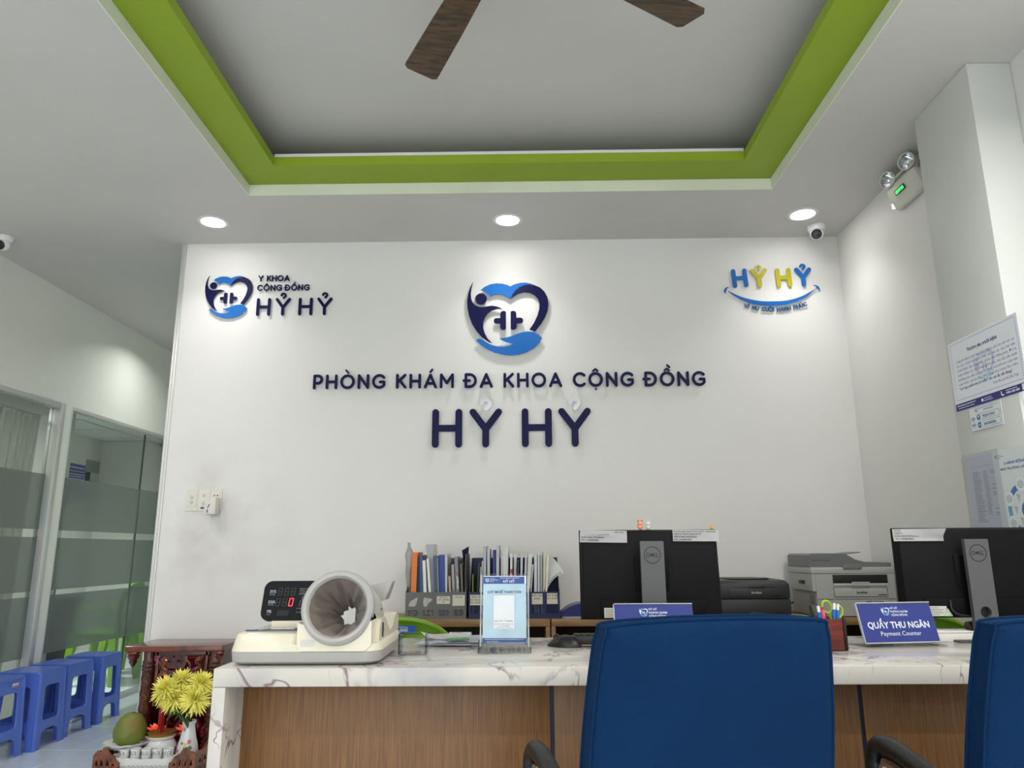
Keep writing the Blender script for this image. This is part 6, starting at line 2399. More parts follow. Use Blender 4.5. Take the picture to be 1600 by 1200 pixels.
    mb.rect(0.010, 0.0135, 0.036, 0.0145, F, 0.0004)
    mb.text('PHÒNG KHÁM ĐA KHOA CỘNG ĐỒNG HỶ HỶ', 0.0066, F, 0.056, 0.079, ext=0.0004, fit=0.124)
    for k in range(7):
        mb.rect(0.090 + 0.0085 * k, 0.0705, 0.0965 + 0.0085 * k, 0.0735, F, 0.0004)
    emblem_flat(mb, mb, F, 0.0000125, 0.047, 0.0755)
    mb.build('blue_print', mat('wifi_blue', (48, 98, 158), 0.5), p, label='blue lettering and wifi mark')
    mb = MB()
    mb.stroke([(0.056, 0.054), (0.056, 0.050)], 0.003, 0.0004, 0.0006, F)
    mb.plate(circle(0.056, 0.0535, 0.0030, 10), 0.0004, 0.0007, F)
    mb.stroke([(0.051, 0.021), (0.0545, 0.0185), (0.061, 0.0225)], 0.0014, 0.0004, 0.0006, F)
    mb.build('white_icons', M_WHITEINK, p)
    # sheet in a punched clear sleeve
    t, p, F = sheet('list_in_sleeve', 'price list in a punched clear sleeve taped on the column', 'notice', 2.858, 2.655, 1.12, 1.455, mat('list_paper', (196, 198, 214), 0.5))
    w_, h_ = 0.203, 0.335
    mb = MB()
    rnd = random.Random(3)
    mb.text('BẢNG GIÁ DỊCH VỤ KHÁM BỆNH, CHỮA BỆNH', 0.006, F, 0.03, h_ - 0.042, fit=0.15)
    for k in range(26):
        y = h_ - 0.062 - 0.0072 * k
        mb.rect(0.030, y - 0.0018, w_ - 0.006, y - 0.0014, F)
        mb.rect(0.034, y, 0.034 + rnd.uniform(0.03, 0.055), y + 0.0028, F)
        if k < 22:
            mb.rect(0.098, y, 0.098 + rnd.uniform(0.022, 0.032), y + 0.0028, F)
        if rnd.random() < 0.4:
            mb.rect(0.140, y, 0.140 + rnd.uniform(0.02, 0.045), y + 0.0028, F)
    mb.build('printed_rows', mat('print_grey', (138, 140, 156), 0.6), p)
    mb = MB()
    mb.rect(-0.010, -0.01, w_, h_ + 0.012, F, 0.0022)
    mb.rect(-0.024, -0.01, -0.0105, h_ + 0.004, F, 0.0022)
    sl = mb.build('clear_sleeve', M_SLEEVE_THIN, t, label='clear punched sleeve')
    mb = MB()
    for k in range(11):
        mb.plate(circle(-0.017, h_ - 0.014 - 0.031 * k, 0.0022, 10), 0.0022, 0.0026, F)
    mb.build('punch_holes', mat('hole_grey', (140, 136, 128), 0.7), sl, kind='stuff')
    # poster with the ring diagram
    t, p, F = sheet('ring_poster', 'white poster with a blue ring diagram, cut by the picture edge', 'poster', 2.690, 2.475, 1.12, 1.46, mat('poster_pale', (214, 220, 222), 0.45), off=0.0018)
    w_, h_ = 0.215, 0.34
    mb = MB()
    mb.text('6 HÀNH ĐỘNG VÌ', 0.0135, F, 0.125, h_ - 0.055, 'CENTER', off=0.0004, fit=0.13)
    mb.text('MÔI TRƯỜNG LÀM VIỆC', 0.011, F, 0.125, h_ - 0.074, 'CENTER', off=0.0003, fit=0.176)
    emblem_flat(mb, mb, F, 0.0000125, 0.020, h_ - 0.024)
    for k, s in enumerate(('Y KHOA', 'CỘNG ĐỒNG', 'HỶ HỶ')):
        mb.text(s, 0.0055, F, 0.029, h_ - 0.021 - 0.006 * k)
    cx, cy = 0.135, 0.128
    mb.text('6', 0.066, F, cx - 0.02, cy - 0.022, off=0.001)
    mb.text('PHÒNG KHÁM ĐA KHOA', 0.0062, F, 0.018, 0.021)
    mb.build('blue_print', mat('ring_blue', (36, 88, 150), 0.5), p, label='blue lettering')
    for k, col in enumerate(((60, 120, 184), (110, 160, 196), (96, 152, 186), (60, 120, 184), (110, 160, 196), (96, 152, 186))):
        mb = MB()
        a0 = 100 + 60 * k
        mb.plate(arc(cx, cy, 0.088, 0.088, a0, a0 + 46, 10) + arc(cx, cy, 0.068, 0.068, a0 + 46, a0, 10), 0, 0.0003, F)
        mb.build('ring_segment', mat('ring_%d' % k, col, 0.5), p)
    mb2, mb3 = MB(), MB()
    for k in range(6):
        a = radians(90 + 60 * k + 3)
        x, y = cx + 0.084 * cos(a), cy + 0.084 * sin(a)
        x = min(x, w_ - 0.026)
        mb = MB()
        mb.plate(circle(x, y, 0.026, 22), 0.0003, 0.0005, F)
        mb.build('round_field', mat('field_white', (226, 230, 230), 0.5), p)
        mb3.plate([circle(x, y, 0.0264, 22), circle(x, y, 0.0258, 22)], 0.0004, 0.0006, F)
        for j in range(6):
            wv = (0.010, 0.03, 0.034, 0.036, 0.032, 0.022)[j]
            mb2.rect(x - wv / 2, y + 0.012 - 0.005 * j, x + wv / 2, y + 0.014 - 0.005 * j, F, 0.0007)
        a += radians(30)
        x, y = cx + 0.046 * cos(a), cy + 0.046 * sin(a)
        mb3.plate([(x - 0.01, y + 0.014), (x + 0.012, y + 0.010), (x, y - 0.016)][::-1], 0, 0.0004, F)
    mb2.build('fine_print', mat('print_slate', (120, 138, 156), 0.6), p)
    mb3.build('pictogram', mat('print_silver', (178, 186, 192), 0.6), p)


notices()
# ------------------------------------------------------------------ the household altar and its offerings
DZ = 0.195           # height of the altar's front deck
AX0, AX1 = -1.945, -1.470
DX0, DX1 = -1.887, -1.437       # the deck is wider than the cabinet


def altar():
    t = thing('household_altar', 'carved dark rosewood altar on the floor beside the counter end', 'altar', (-1.71, 3.78, 0), world=True)
    m_carve = wood_mat('carved_wood', (124, 66, 30), (66, 28, 14), (3, 3, 3), 0.32, 8, coat=0.3)
    m_dark = wood_mat('dark_rosewood', (74, 26, 16), (40, 12, 8), (2, 2, 5), 0.3, 6, coat=0.3)
    mb = MB()
    mb.box((AX0, 3.775, 0.649), (AX1, 4.088, 0.676), 0.004)
    mb.build('top_board', M_ROSE, t, label='reddish top board')
    bx0, bx1 = -1.858, -1.477
    # base and deck
    mb = MB()
    mb.box((DX0 + 0.01, 3.49, 0.0), (DX1 - 0.01, 4.085, 0.15), 0.004)
    mb.build('base', m_dark, t)
    mb = MB()
    mb.box((DX0 - 0.006, 3.475, 0.1505), (DX1 + 0.006, 4.086, DZ), 0.004)
    mb.build('deck', m_dark, t)
    # cabinet walls
    for a in (bx0 + 0.012, bx1 - 0.024):
        mb = MB()
        mb.box((a, 3.80, DZ), (a + 0.012, 4.07, 0.648), 0.001)
        mb.build('side_panel', m_dark, t)
    mb = MB()
    mb.box((bx0 + 0.024, 4.055, DZ), (bx1 - 0.024, 4.07, 0.648))
    bp = mb.build('back_panel', mat('altar_red', (92, 10, 16), 0.35, coat=0.3), t, label='dark red lacquered back panel')
    mb = MB()
    F = front(-1.705, 4.0548, 0.42)
    mb.plate([rrect(-0.12, -0.16, 0.12, 0.17, 0.01), rrect(-0.112, -0.152, 0.112, 0.162, 0.008)], 0, 0.002, F)
    for r in (0.03, 0.045):
        mb.stroke(arc(0, 0, r, r, 0, 345, 23), 0.002, 0, 0.002, F, closed=True)
    mb.build('gilt_ornament', mat('gilt', (190, 140, 50), 0.3, metal=0.7), bp, label='gilt ornament on the back panel')
    # round front columns with ringed necks and carved medallions
    for xc in (bx0 + 0.028, bx1 - 0.028):
        M = T(xc, 3.80, 0)
        mb = MB()
        prof = [(0.036, DZ), (0.036, DZ + 0.012), (0.030, DZ + 0.02), (0.034, DZ + 0.03), (0.0295, DZ + 0.04), (0.0295, 0.560), (0.033, 0.566), (0.030, 0.574), (0.034, 0.582), (0.029, 0.592), (0.031, 0.602), (0.026, 0.612), (0.028, 0.649)]
        mb.lathe(prof, 24, M)
        colm = mb.build('column', m_dark, t, label='round column with carved medallions')
        for k in range(5):
            z = 0.525 - 0.066 * k

            def cyl(u, v, w_, z=z, xc=xc):
                a = u / 0.0298
                return (xc + (0.0290 + w_) * sin(a), 3.80 - (0.0290 + w_) * cos(a), z + v)
            mb = MB()
            mb.stroke(arc(0, 0, 0.0225, 0.026, 0, 345, 23), 0.0022, 0, 0.0034, closed=True, f=cyl)
            for s in ([(-0.012, 0.010), (0.012, 0.010)], [(-0.014, 0.0), (0.014, 0.0)], [(0.0, 0.018), (0.0, -0.018)], [(-0.011, -0.014), (-0.004, -0.003)], [(0.011, -0.014), (0.004, -0.003)]):
                mb.stroke(s, 0.0016, 0, 0.0032, f=cyl)
            mb.build('medallion', m_carve, colm)
    # turned hanging drops and corner brackets under the top
    for xc in (AX0 + 0.035, AX1 - 0.020):
        mb = MB()
        mb.lathe([(0.001, 0.575), (0.008, 0.580), (0.014, 0.592), (0.020, 0.600), (0.016, 0.606), (0.024, 0.618), (0.030, 0.628), (0.024, 0.634), (0.032, 0.642), (0.030, 0.649)], 20, T(xc, 3.80, 0))
        mb.build('hanging_drop', M_ROSE, t)
    # inner frame posts
    for xc in (bx0 + 0.070, bx1 - 0.070):
        mb = MB()
        mb.box((xc - 0.006, 3.790, 0.400 if xc < -1.7 else 0.46), (xc + 0.006, 3.806, 0.648), 0.001)
        mb.build('frame_post', m_carve, t)

    # openwork frieze: dragons as coiling bars, a mask panel in the middle
    def coil(pts, r, name='carved_dragon'):
        mb = MB()
        c = catmull(pts, 5, False)
        mb.tube([(p[0], 3.800 + 0.004 * sin(i * 0.9), p[1]) for i, p in enumerate(c)], r, 8, taper=(1.0, 0.45))
        for i, p in enumerate(c[::2]):
            mb.ball((p[0], 3.795, p[1] + r * 0.6), (r * 0.5, r * 0.5, r * 0.5), seg=6)
        for p in (c[3], c[len(c) // 2], c[-5]):
            mb.stroke(arc(p[0], p[1], 0.014, 0.010, 20, 260, 8), 0.0032, -3.803, -3.797, f=lambda u, v, w_: (u, -w_, v))
        mb.build(name, m_carve, t)
    L = bx0 + 0.072
    coil([(L + 0.020, 0.628), (L + 0.042, 0.606), (L + 0.028, 0.578), (L + 0.050, 0.556), (L + 0.022, 0.538), (L + 0.010, 0.500), (L + 0.030, 0.470), (L + 0.012, 0.440), (L + 0.020, 0.415)], 0.0115)
    R_ = bx1 - 0.072
    coil([(R_ - 0.016, 0.618), (R_ - 0.046, 0.602), (R_ - 0.030, 0.578), (R_ - 0.068, 0.556), (R_ - 0.10, 0.545), (R_ - 0.06, 0.530), (R_ - 0.03, 0.520), (R_ - 0.012, 0.495), (R_ - 0.030, 0.470)], 0.0115)
    mb = MB()
    mask = catmull([(-0.066, 0.030), (-0.055, 0.060), (-0.020, 0.074), (0.020, 0.074), (0.055, 0.060), (0.066, 0.030), (0.056, 0.000), (0.062, -0.022), (0.030, -0.040), (0.0, -0.034), (-0.030, -0.040), (-0.062, -0.022), (-0.056, 0.0)], 3)
    holes = [circle(-0.026, 0.030, 0.008, 10)[::-1], circle(0.026, 0.030, 0.008, 10)[::-1], rrect(-0.028, -0.012, 0.028, -0.002, 0.004)[::-1], circle(0.0, 0.052, 0.007, 10)[::-1], circle(-0.046, -0.010, 0.006, 8)[::-1], circle(0.046, -0.010, 0.006, 8)[::-1]]
    mb.plate([mask] + holes, -0.010, 0.004, front(-1.712, 3.803, 0.572))
    Fm = front(-1.712, 3.799, 0.572)
    for s in (arc(0, 0.030, 0.044, 0.030, 20, 160, 10), arc(0, 0.004, 0.036, 0.020, 200, 340, 10), arc(-0.026, 0.031, 0.013, 0.012, 0, 345, 12), arc(0.026, 0.031, 0.013, 0.012, 0, 345, 12)):
        mb.stroke(s, 0.0028, 0, 0.005, Fm)
    mb.build('carved_mask', m_dark, t)
    for xc in (-1.785, -1.640):
        mb = MB()
        mb.tube(catmull([(xc, 3.802, 0.645), (xc - 0.010, 3.800, 0.615), (xc + 0.012, 3.800, 0.585), (xc - 0.006, 3.800, 0.55), (xc + 0.004, 3.80, 0.515)], 4, False), 0.006, 8)
        mb.ball((xc, 3.80, 0.512), 0.010, seg=10)
        mb.build('carved_tassel', m_carve, t)
    mb = MB()
    mb.box((bx0 + 0.058, 3.79, 0.630), (bx1 - 0.058, 3.808, 0.6485), 0.001)
    mb.build('frieze_rail', m_dark, t)
    # pink lamp tube inside
    mb = MB()
    mb.tube([(-1.80, 3.93, 0.628), (-1.60, 3.93, 0.628)], 0.007, 10)
    mb.build('pink_tube_light', mat('pink_glow', (255, 90, 255), 0.4, emit=(255, 90, 255), estr=6.0), t, label='glowing pink tube light')

    # low carved railing round the deck
    def rail(F, w_, name='railing_panel'):
        out = [(0, 0), (w_, 0), (w_, 0.062), (w_ * 0.97, 0.075), (w_ * 0.80, 0.066), (w_ * 0.62, 0.078), (w_ * 0.52, 0.088), (w_ * 0.42, 0.078), (w_ * 0.25, 0.066), (w_ * 0.06, 0.075), (0, 0.062)]
        if name == 'half':
            out = [(0, 0), (w_, 0), (w_, 0.030), (w_ * 0.88, 0.040), (w_ * 0.80, 0.058), (w_ * 0.62, 0.066), (w_ * 0.50, 0.088), (w_ * 0.36, 0.092), (w_ * 0.30, 0.078), (w_ * 0.06, 0.072), (0, 0.060)]
        hl = []
        for u in (0.16, 0.36, 0.58, 0.80):
            x, r = u * w_, 0.055 * w_
            hl.append([(x - r, 0.018), (x - r * 0.2, 0.022), (x + r * 1.0, 0.016), (x + r * 0.4, 0.036 if u < 0.7 else 0.028), (x - r * 0.6, 0.046 if u < 0.7 else 0.030)][::-1])
        mb = MB()
        mb.plate([out] + hl, -0.006, 0.006, F)
        for u in (0.26, 0.48, 0.69):
            mb.stroke([(u * w_, 0.012), (u * w_ + 0.004, 0.03), (u * w_ - 0.002, 0.045)], 0.003, 0.005, 0.009, F)
        mb.box((0, 0, -0.008), (w_, 0.010, 0.008), 0.001, F)
        mb.build('railing_panel', m_carve, t)
    rail(front(DX0, 3.492, DZ), 0.115, 'half')
    mb = front(DX1, 3.492, DZ) @ Matrix.Scale(-1, 4, (1, 0, 0))
    rail(mb, 0.115, 'half')
    rail(frame((DX1 - 0.006, 3.502, DZ), (0, 1, 0), (0, 0, 1)), 0.25)
    rail(frame((DX0 + 0.006, 3.502, DZ), (0, 1, 0), (0, 0, 1)), 0.25)
    mb = MB()
    mb.box((AX1 + 0.0002, 3.80, 0.652), (AX1 + 0.001, 3.815, 0.672))
    # small white tag on the cabinet side
    mb2 = MB()
    mb2.box((bx1 - 0.0118, 3.83, 0.615), (bx1 - 0.0108, 3.855, 0.638))
    mb2.build('paper_tag', M_PAPER, t, label='small white paper tag')
    mb.bm.free()


altar()


def offerings():
    m_por = mat('porcelain', (224, 224, 222), 0.15, coat=0.5)
    m_blk = mat('brush_ink', (44, 46, 52), 0.6)
    # footed scalloped plate with the green fruit
    px, py = -1.800, 3.60
    t = thing('fruit_plate', 'white scalloped footed porcelain plate on the altar deck', 'plate', (px, py, DZ), world=True)
    mb = MB()

    def wob(a, z):
        return 1 + (0.035 * cos(14 * a) if z > 0.06 else 0)
    mb.lathe([(0.040, DZ + 0.0005), (0.036, DZ + 0.02), (0.030, DZ + 0.045), (0.034, DZ + 0.058), (0.070, DZ + 0.070), (0.098, DZ + 0.092), (0.099, DZ + 0.096), (0.070, DZ + 0.076), (0.001, DZ + 0.066)], 56, T(px, py, 0),
             wob=lambda a, z: 1 + (0.03 * cos(14 * a) if z > DZ + 0.08 else 0))
    mb.build('dish', m_por, t, smooth=60)
    mb = MB()
    mb.plate(catmull([(0.02, 0.03), (0.06, 0.05), (0.075, 0.01), (0.05, -0.02)], 4), DZ + 0.092, DZ + 0.0945, T(px, py, 0))
    mb.build('pink_decoration', mat('faded_pink', (196, 150, 160), 0.3), t)
    t = thing('pomelo', 'green pomelo with a brownish shoulder on the footed plate', 'fruit', (px, py, DZ + 0.07), world=True)
    mg = mat('pomelo_green', (104, 118, 44), 0.5, var=0.25, vscale=14, bump=0.25, bscale=140)
    mb = MB()
    prof = [(0.001, 0.0), (0.030, 0.004), (0.056, 0.020), (0.068, 0.045), (0.070, 0.070), (0.063, 0.098), (0.050, 0.120), (0.034, 0.136), (0.018, 0.143), (0.006, 0.142), (0.001, 0.139)]
    prof = catmull(prof, 4, False)
    mb.lathe([(max(0.0008, p[0]), p[1]) for p in prof], 40, T(px, py, DZ + 0.070) @ Ry(5) @ Rx(-4))
    mb.build('rind', mg, t, smooth=80)
    nt = mg.node_tree
    # brown sun-scald on one shoulder of the rind
    b = nt.nodes['Principled BSDF']
    prev = b.inputs['Base Color'].links[0].from_socket
    tc = nt.nodes.new('ShaderNodeTexCoord')
    vm = nt.nodes.new('ShaderNodeVectorMath'); vm.operation = 'DISTANCE'
    vm.inputs[1].default_value = (0.05, -0.035, 0.105)
    nt.links.new(tc.outputs['Object'], vm.inputs[0])
    mr = nt.nodes.new('ShaderNodeMapRange')
    mr.inputs[1].default_value = 0.07; mr.inputs[2].default_value = 0.015; mr.inputs[4].default_value = 0.45
    nt.links.new(vm.outputs['Value'], mr.inputs[0])
    mix = nt.nodes.new('ShaderNodeMix'); mix.data_type = 'RGBA'
    nt.links.new(mr.outputs[0], mix.inputs['Factor'])
    nt.links.new(prev, mix.inputs['A'])
    mix.inputs['B'].default_value = (*lin((140, 100, 54)), 1)
    nt.links.new(mix.outputs['Result'], b.inputs['Base Color'])
    mb = MB()
    mb.lathe([(0.008, 0.0), (0.006, 0.006), (0.001, 0.007)], 10, T(px + 0.011, py + 0.012, DZ + 0.208))
    mb.build('stem_end', mat('stem_brown', (84, 62, 40), 0.8), t)

    # incense urn
    ux, uy = -1.664, 3.64
    t = thing('incense_urn', 'round white porcelain incense urn with a brass bowl', 'urn', (ux, uy, DZ), world=True)
    mb = MB()
    prof = [(0.034, 0.0005), (0.040, 0.008), (0.056, 0.024), (0.068, 0.048), (0.067, 0.070), (0.056, 0.088), (0.052, 0.094), (0.060, 0.104), (0.060, 0.110), (0.052, 0.110), (0.046, 0.096), (0.001, 0.094)]
    mb.lathe([(r, DZ + z) for r, z in prof], 40, T(ux, uy, 0))
    pot = mb.build('pot', m_por, t, smooth=50)
    mb = MB()
    for k in range(7):
        a0 = radians(-165 + 25 * k)

        def f(u, v, w_, a0=a0):
            a = a0 + u
            r = 0.0655 + w_
            for (r0, z0), (r1, z1) in zip(prof[:-1], prof[1:]):
                if z0 <= v <= z1 and v < 0.09:
                    r = r0 + (r1 - r0) * (v - z0) / (z1 - z0) + 0.0008 + w_
            return (ux + r * cos(a), uy + r * sin(a), DZ + v)
        for s in ([(0.0, 0.040), (0.10, 0.060), (0.18, 0.046)], [(0.20, 0.062), (0.30, 0.050), (0.34, 0.062)]):
            mb.stroke(s, 0.0016, -0.001, 0.0008, f=f)
    mb.build('brushwork', m_blk, pot, label='dark brushwork on the glaze')
    mb = MB()
    mb.lathe([(0.040, DZ + 0.097), (0.054, DZ + 0.112), (0.063, DZ + 0.126), (0.060, DZ + 0.127), (0.001, DZ + 0.120)], 36, T(ux, uy, 0))
    mb.build('brass_bowl', mat('brass', (196, 152, 66), 0.35, metal=0.8), t)
    mi = mat('incense_red', (170, 22, 30), 0.6)
    rnd = random.Random(5)
    first = None
    for k in range(14):
        a, r = rnd.uniform(0, 6.28), rnd.uniform(0, 0.022)
        loc = (ux - 0.004 + r * cos(a), uy + r * sin(a), DZ + 0.1215)
        if first is None:
            mb = MB()
            mb.tube([(0, 0, 0), (0, 0, 0.085)], 0.0021, 6)
            first = mb.build('incense_stick', mi, None)
            tag(first, 'short red incense stick standing in the porcelain urn', 'incense', 'incense sticks in the urn')
            o = first
        else:
            o = first.copy()
            COL.objects.link(o)
        o.location = loc
        o.rotation_euler = (rnd.uniform(-0.12, 0.12), rnd.uniform(-0.12, 0.12), 0)
        o.scale = (1, 1, rnd.uniform(0.7, 1.15))
    # lotus lamps either side behind the urn
    mp = mat('lotus_petal', (232, 132, 104), 0.4, emit=(255, 90, 50), estr=0.25)
    for (lx, ly, lab) in ((-1.735, 3.735, 'orange pink lotus lamp showing between the pomelo and the urn'), (-1.598, 3.735, 'orange pink lotus lamp showing between the urn and the vase')):
        t = thing('lotus_lamp', lab, 'lamp', (lx, ly, DZ), world=True, group='lotus lamps behind the urn')
        mb = MB()
        mb.lathe([(0.03, DZ + 0.0005), (0.03, DZ + 0.006), (0.008, DZ + 0.014), (0.007, DZ + 0.09), (0.018, DZ + 0.10), (0.001, DZ + 0.102)], 18, T(lx, ly, 0))
        mb.build('foot', MATS['brass'], t)
        for ring, (nn, tilt, L) in enumerate(((8, 62, 0.046), (7, 35, 0.042))):
            for k in range(nn):
                def f(u, v, w_, L=L):
                    return (u, w_ + 2.0 * v * v * 0 + 9 * u * u, v)
                mb = MB()
                M = T(lx, ly, DZ + 0.102) @ Rz(360 / nn * k + 20 * ring) @ T(0, -0.006, 0) @ Rx(tilt)
                mb.plate(catmull([(0, 0), (0.012, L * 0.4), (0.009, L * 0.75), (0, L), (-0.009, L * 0.75), (-0.012, L * 0.4)], 3), -0.0008, 0.0008, M, f=f)
                mb.build('petal', mp, t)
        mb = MB()
        mb.lathe([(0.010, DZ + 0.102), (0.010, DZ + 0.125), (0.001, DZ + 0.132)], 12, T(lx, ly, 0))
        mb.build('bulb', mat('orange_glow', (255, 120, 70), 0.4, emit=(255, 100, 50), estr=1.2), t)
    # tall red electric candle
    cx, cy = -1.700, 3.705
    t = thing('electric_candle', 'tall red electric candle with a glowing tip behind the incense', 'candle', (cx, cy, DZ), world=True)
    mb = MB()
    mb.lathe([(0.026, DZ + 0.0005), (0.026, DZ + 0.01), (0.0145, DZ + 0.02), (0.0145, DZ + 0.315), (0.011, DZ + 0.322), (0.001, DZ + 0.322)], 22, T(cx, cy, 0))
    b = mb.build('column', mat('candle_red', (150, 12, 22), 0.2, coat=0.5), t)
    mb = MB()
    for k in range(22):
        mb.ball((cx - 0.0125, cy - 0.0078, DZ + 0.06 + 0.0112 * k), 0.0016, seg=6)
    mb.build('gilt_dots', MATS['gilt'], b, kind='stuff')
    mb = MB()
    mb.lathe([(0.007, DZ + 0.322), (0.010, DZ + 0.333), (0.006, DZ + 0.350), (0.001, DZ + 0.362)], 16, T(cx, cy, 0))
    mb.build('flame_bulb', mat('red_tip_glow', (255, 40, 60), 0.3, emit=(255, 45, 70), estr=3.0), t, label='glowing red flame bulb')

    # seated deity statuettes
    def statuette(x, y, s, lab, hat):
        t = thing('statuette', lab, 'statue', (x, y, DZ))
        mr = mat('robe_red', (118, 16, 22), 0.3, coat=0.4, var=0.3, vscale=60)
        mgd = MATS['gilt']
        sk = mat('statue_skin', (214, 148, 132), 0.4)
        wh = mat('statue_beard', (226, 216, 212), 0.5)
        mb = MB()
        mb.lathe(catmull([(0.060, 0.0), (0.066, 0.02), (0.062, 0.05), (0.050, 0.08), (0.044, 0.105), (0.030, 0.125), (0.014, 0.130)], 3, False), 28, Matrix.Diagonal((s, s * 0.75, s, 1)))
        b = mb.build('robe', mr, t, smooth=80)
        for sx in (-1, 1):
            mb = MB()
            mb.tube(catmull([(sx * 0.036 * s, 0, 0.115 * s), (sx * 0.058 * s, -0.010 * s, 0.085 * s), (sx * 0.044 * s, -0.042 * s, 0.062 * s), (sx * 0.016 * s, -0.050 * s, 0.066 * s)], 4, False), 0.016 * s, 10)
            a = mb.build('sleeve', mr, t, smooth=80)
            mb = MB()
            mb.ball((sx * 0.012 * s, -0.053 * s, 0.068 * s), (0.010 * s, 0.008 * s, 0.009 * s), seg=10)
            mb.build('hand', sk, t, smooth=80)
            mb = MB()
            mb.ball((sx * 0.034 * s, -0.040 * s, 0.012 * s), (0.028 * s, 0.020 * s, 0.018 * s), seg=12)
            mb.build('knee', mr, t, smooth=80)
        mb = MB()
        mb.ball((0, -0.004 * s, 0.150 * s), (0.022 * s, 0.021 * s, 0.026 * s), seg=18)
        for sx in (-1, 1):
            mb.ball((sx * 0.022 * s, 0, 0.150 * s), (0.004 * s, 0.005 * s, 0.009 * s), seg=8)
        mb.ball((0, -0.025 * s, 0.149 * s), (0.004 * s, 0.004 * s, 0.005 * s), seg=8)
        hd = mb.build('head', sk, t, smooth=80)
        mb = MB()
        for sx in (-1, 1):
            mb.ball((sx * 0.008 * s, -0.0225 * s, 0.156 * s), (0.0028 * s, 0.0015 * s, 0.0018 * s), seg=8)
        mb.build('eyes', M_INK, hd)
        mb = MB()
        mb.plate(catmull([(-0.016, 0.142), (0.0, 0.138), (0.016, 0.142), (0.014, 0.115), (0.0, 0.092), (-0.014, 0.115)], 3), 0.020 * s, 0.029 * s, f=lambda u, v, w_: (u * s, -w_, v * s))
        mb.build('beard', wh, hd)
        mb = MB()
        if hat:
            mb.lathe([(0.024 * s, 0.166 * s), (0.025 * s, 0.175 * s), (0.018 * s, 0.190 * s), (0.001, 0.192 * s)], 20)
            for sx in (-1, 1):
                mb.ball((sx * 0.030 * s, 0, 0.172 * s), (0.012 * s, 0.003 * s, 0.006 * s), seg=10)
        else:
            mb.lathe([(0.0235 * s, 0.165 * s), (0.021 * s, 0.178 * s), (0.001, 0.184 * s)], 20)
        mb.build('hat', mgd if hat else mr, hd)
        mb = MB()
        for k in range(16):
            a = radians(200 + 140 * (k % 8) / 7)
            z = (0.03 + 0.028 * (k // 8)) * s
            r = (0.064 - 0.010 * (k // 8)) * s
            mb.ball((r * cos(a), r * 0.75 * sin(a) - 0.002, z), 0.0045 * s, seg=6)
        mb.build('gilt_trim', mgd, b, kind='stuff')
    statuette(-1.655, 3.90, 1.0, 'bearded seated red and gold statuette behind the incense urn', False)
    statuette(-1.515, 3.89, 0.95, 'seated red and gold statuette behind the flower vase', True)

    # vase of yellow chrysanthemums
    vx, vy = -1.528, 3.610
    t = thing('flower_vase', 'white porcelain vase painted with pink blossoms', 'vase', (vx, vy, DZ), world=True)
    mb = MB()
    prof = catmull([(0.036, 0.0005), (0.042, 0.012), (0.048, 0.035), (0.044, 0.070), (0.034, 0.110), (0.027, 0.145), (0.026, 0.160), (0.031, 0.172), (0.033, 0.178)], 4, False)
    mb.lathe([(r, DZ + z) for r, z in prof] + [(0.030, DZ + 0.178), (0.024, DZ + 0.160), (0.024, DZ + 0.12), (0.001, DZ + 0.12)], 36, T(vx, vy, 0))
    vb = mb.build('body', m_por, t, smooth=60)

    def on_vase(u, v, w_):
        zs = [(0.0, 0.036), (0.035, 0.048), (0.070, 0.044), (0.110, 0.034), (0.145, 0.027), (0.18, 0.03)]
        for (z0, r0), (z1, r1) in zip(zs[:-1], zs[1:]):
            if z0 <= v <= z1:
                r = r0 + (r1 - r0) * (v - z0) / (z1 - z0)
                break
        else:
            r = 0.03
        a = -pi / 2 + u / 0.04
        return (vx + (r + 0.0012 + w_) * cos(a), vy + (r + 0.0012 + w_) * sin(a), DZ + v)
    for (nm, c, blobs) in (('pink_blossom', (206, 120, 140), ((-0.030, 0.045, 0.017), (-0.040, 0.020, 0.012), (0.022, 0.095, 0.009), (-0.012, 0.145, 0.009), (0.010, 0.012, 0.010))),
                           ('painted_leaf', (96, 142, 92), ((0.008, 0.068, 0.009), (0.024, 0.070, 0.009), (-0.010, 0.090, 0.006))), ('painted_centre', (222, 196, 96), ((0.005, 0.085, 0.008), (-0.030, 0.045, 0.007), (0.026, 0.020, 0.008)))):
        for (u, v, r) in blobs:
            mb = MB()
            mb.plate([(u + r * (1 + 0.18 * cos(5 * a)) * cos(a), max(0.002, v + r * (1 + 0.18 * cos(5 * a)) * sin(a))) for a in [2 * pi * k / 20 for k in range(20)]], -0.001, 0.0004 + (0.0004 if nm == 'painted_centre' else 0), f=on_vase)
            mb.build(nm, mat(nm, c, 0.3), vb)

    # flowers
    m_pet = mat('petal_yellow', (252, 242, 120), 0.6, var=0.12, vscale=40)
    m_lf = mat('leaf_dark', (58, 88, 44), 0.55, var=0.2, vscale=20)

    def chrysanthemum(hx, hy, hz, R, lab, seed, tilt):
        rnd2 = random.Random(seed)
        c = Vector((hx, hy, hz))
        base_p = Vector((vx + rnd2.uniform(-0.012, 0.012), vy + rnd2.uniform(-0.012, 0.012), DZ + 0.13))
        t = thing('chrysanthemum', lab, 'flower', tuple(base_p), world=True, group='yellow chrysanthemums in the vase')
        mid = (base_p + c) / 2 + Vector((0, 0, 0.012))
        mb = MB()
        mb.tube(catmull([tuple(base_p), (vx * 0.5 + base_p.x * 0.5, vy * 0.5 + base_p.y * 0.5, DZ + 0.185), tuple(mid), tuple(c)], 4, False), 0.0032, 7)
        mb.build('stem', m_lf, t)
        mb = MB()
        M = T(*c) @ Rx(tilt[0]) @ Ry(tilt[1])
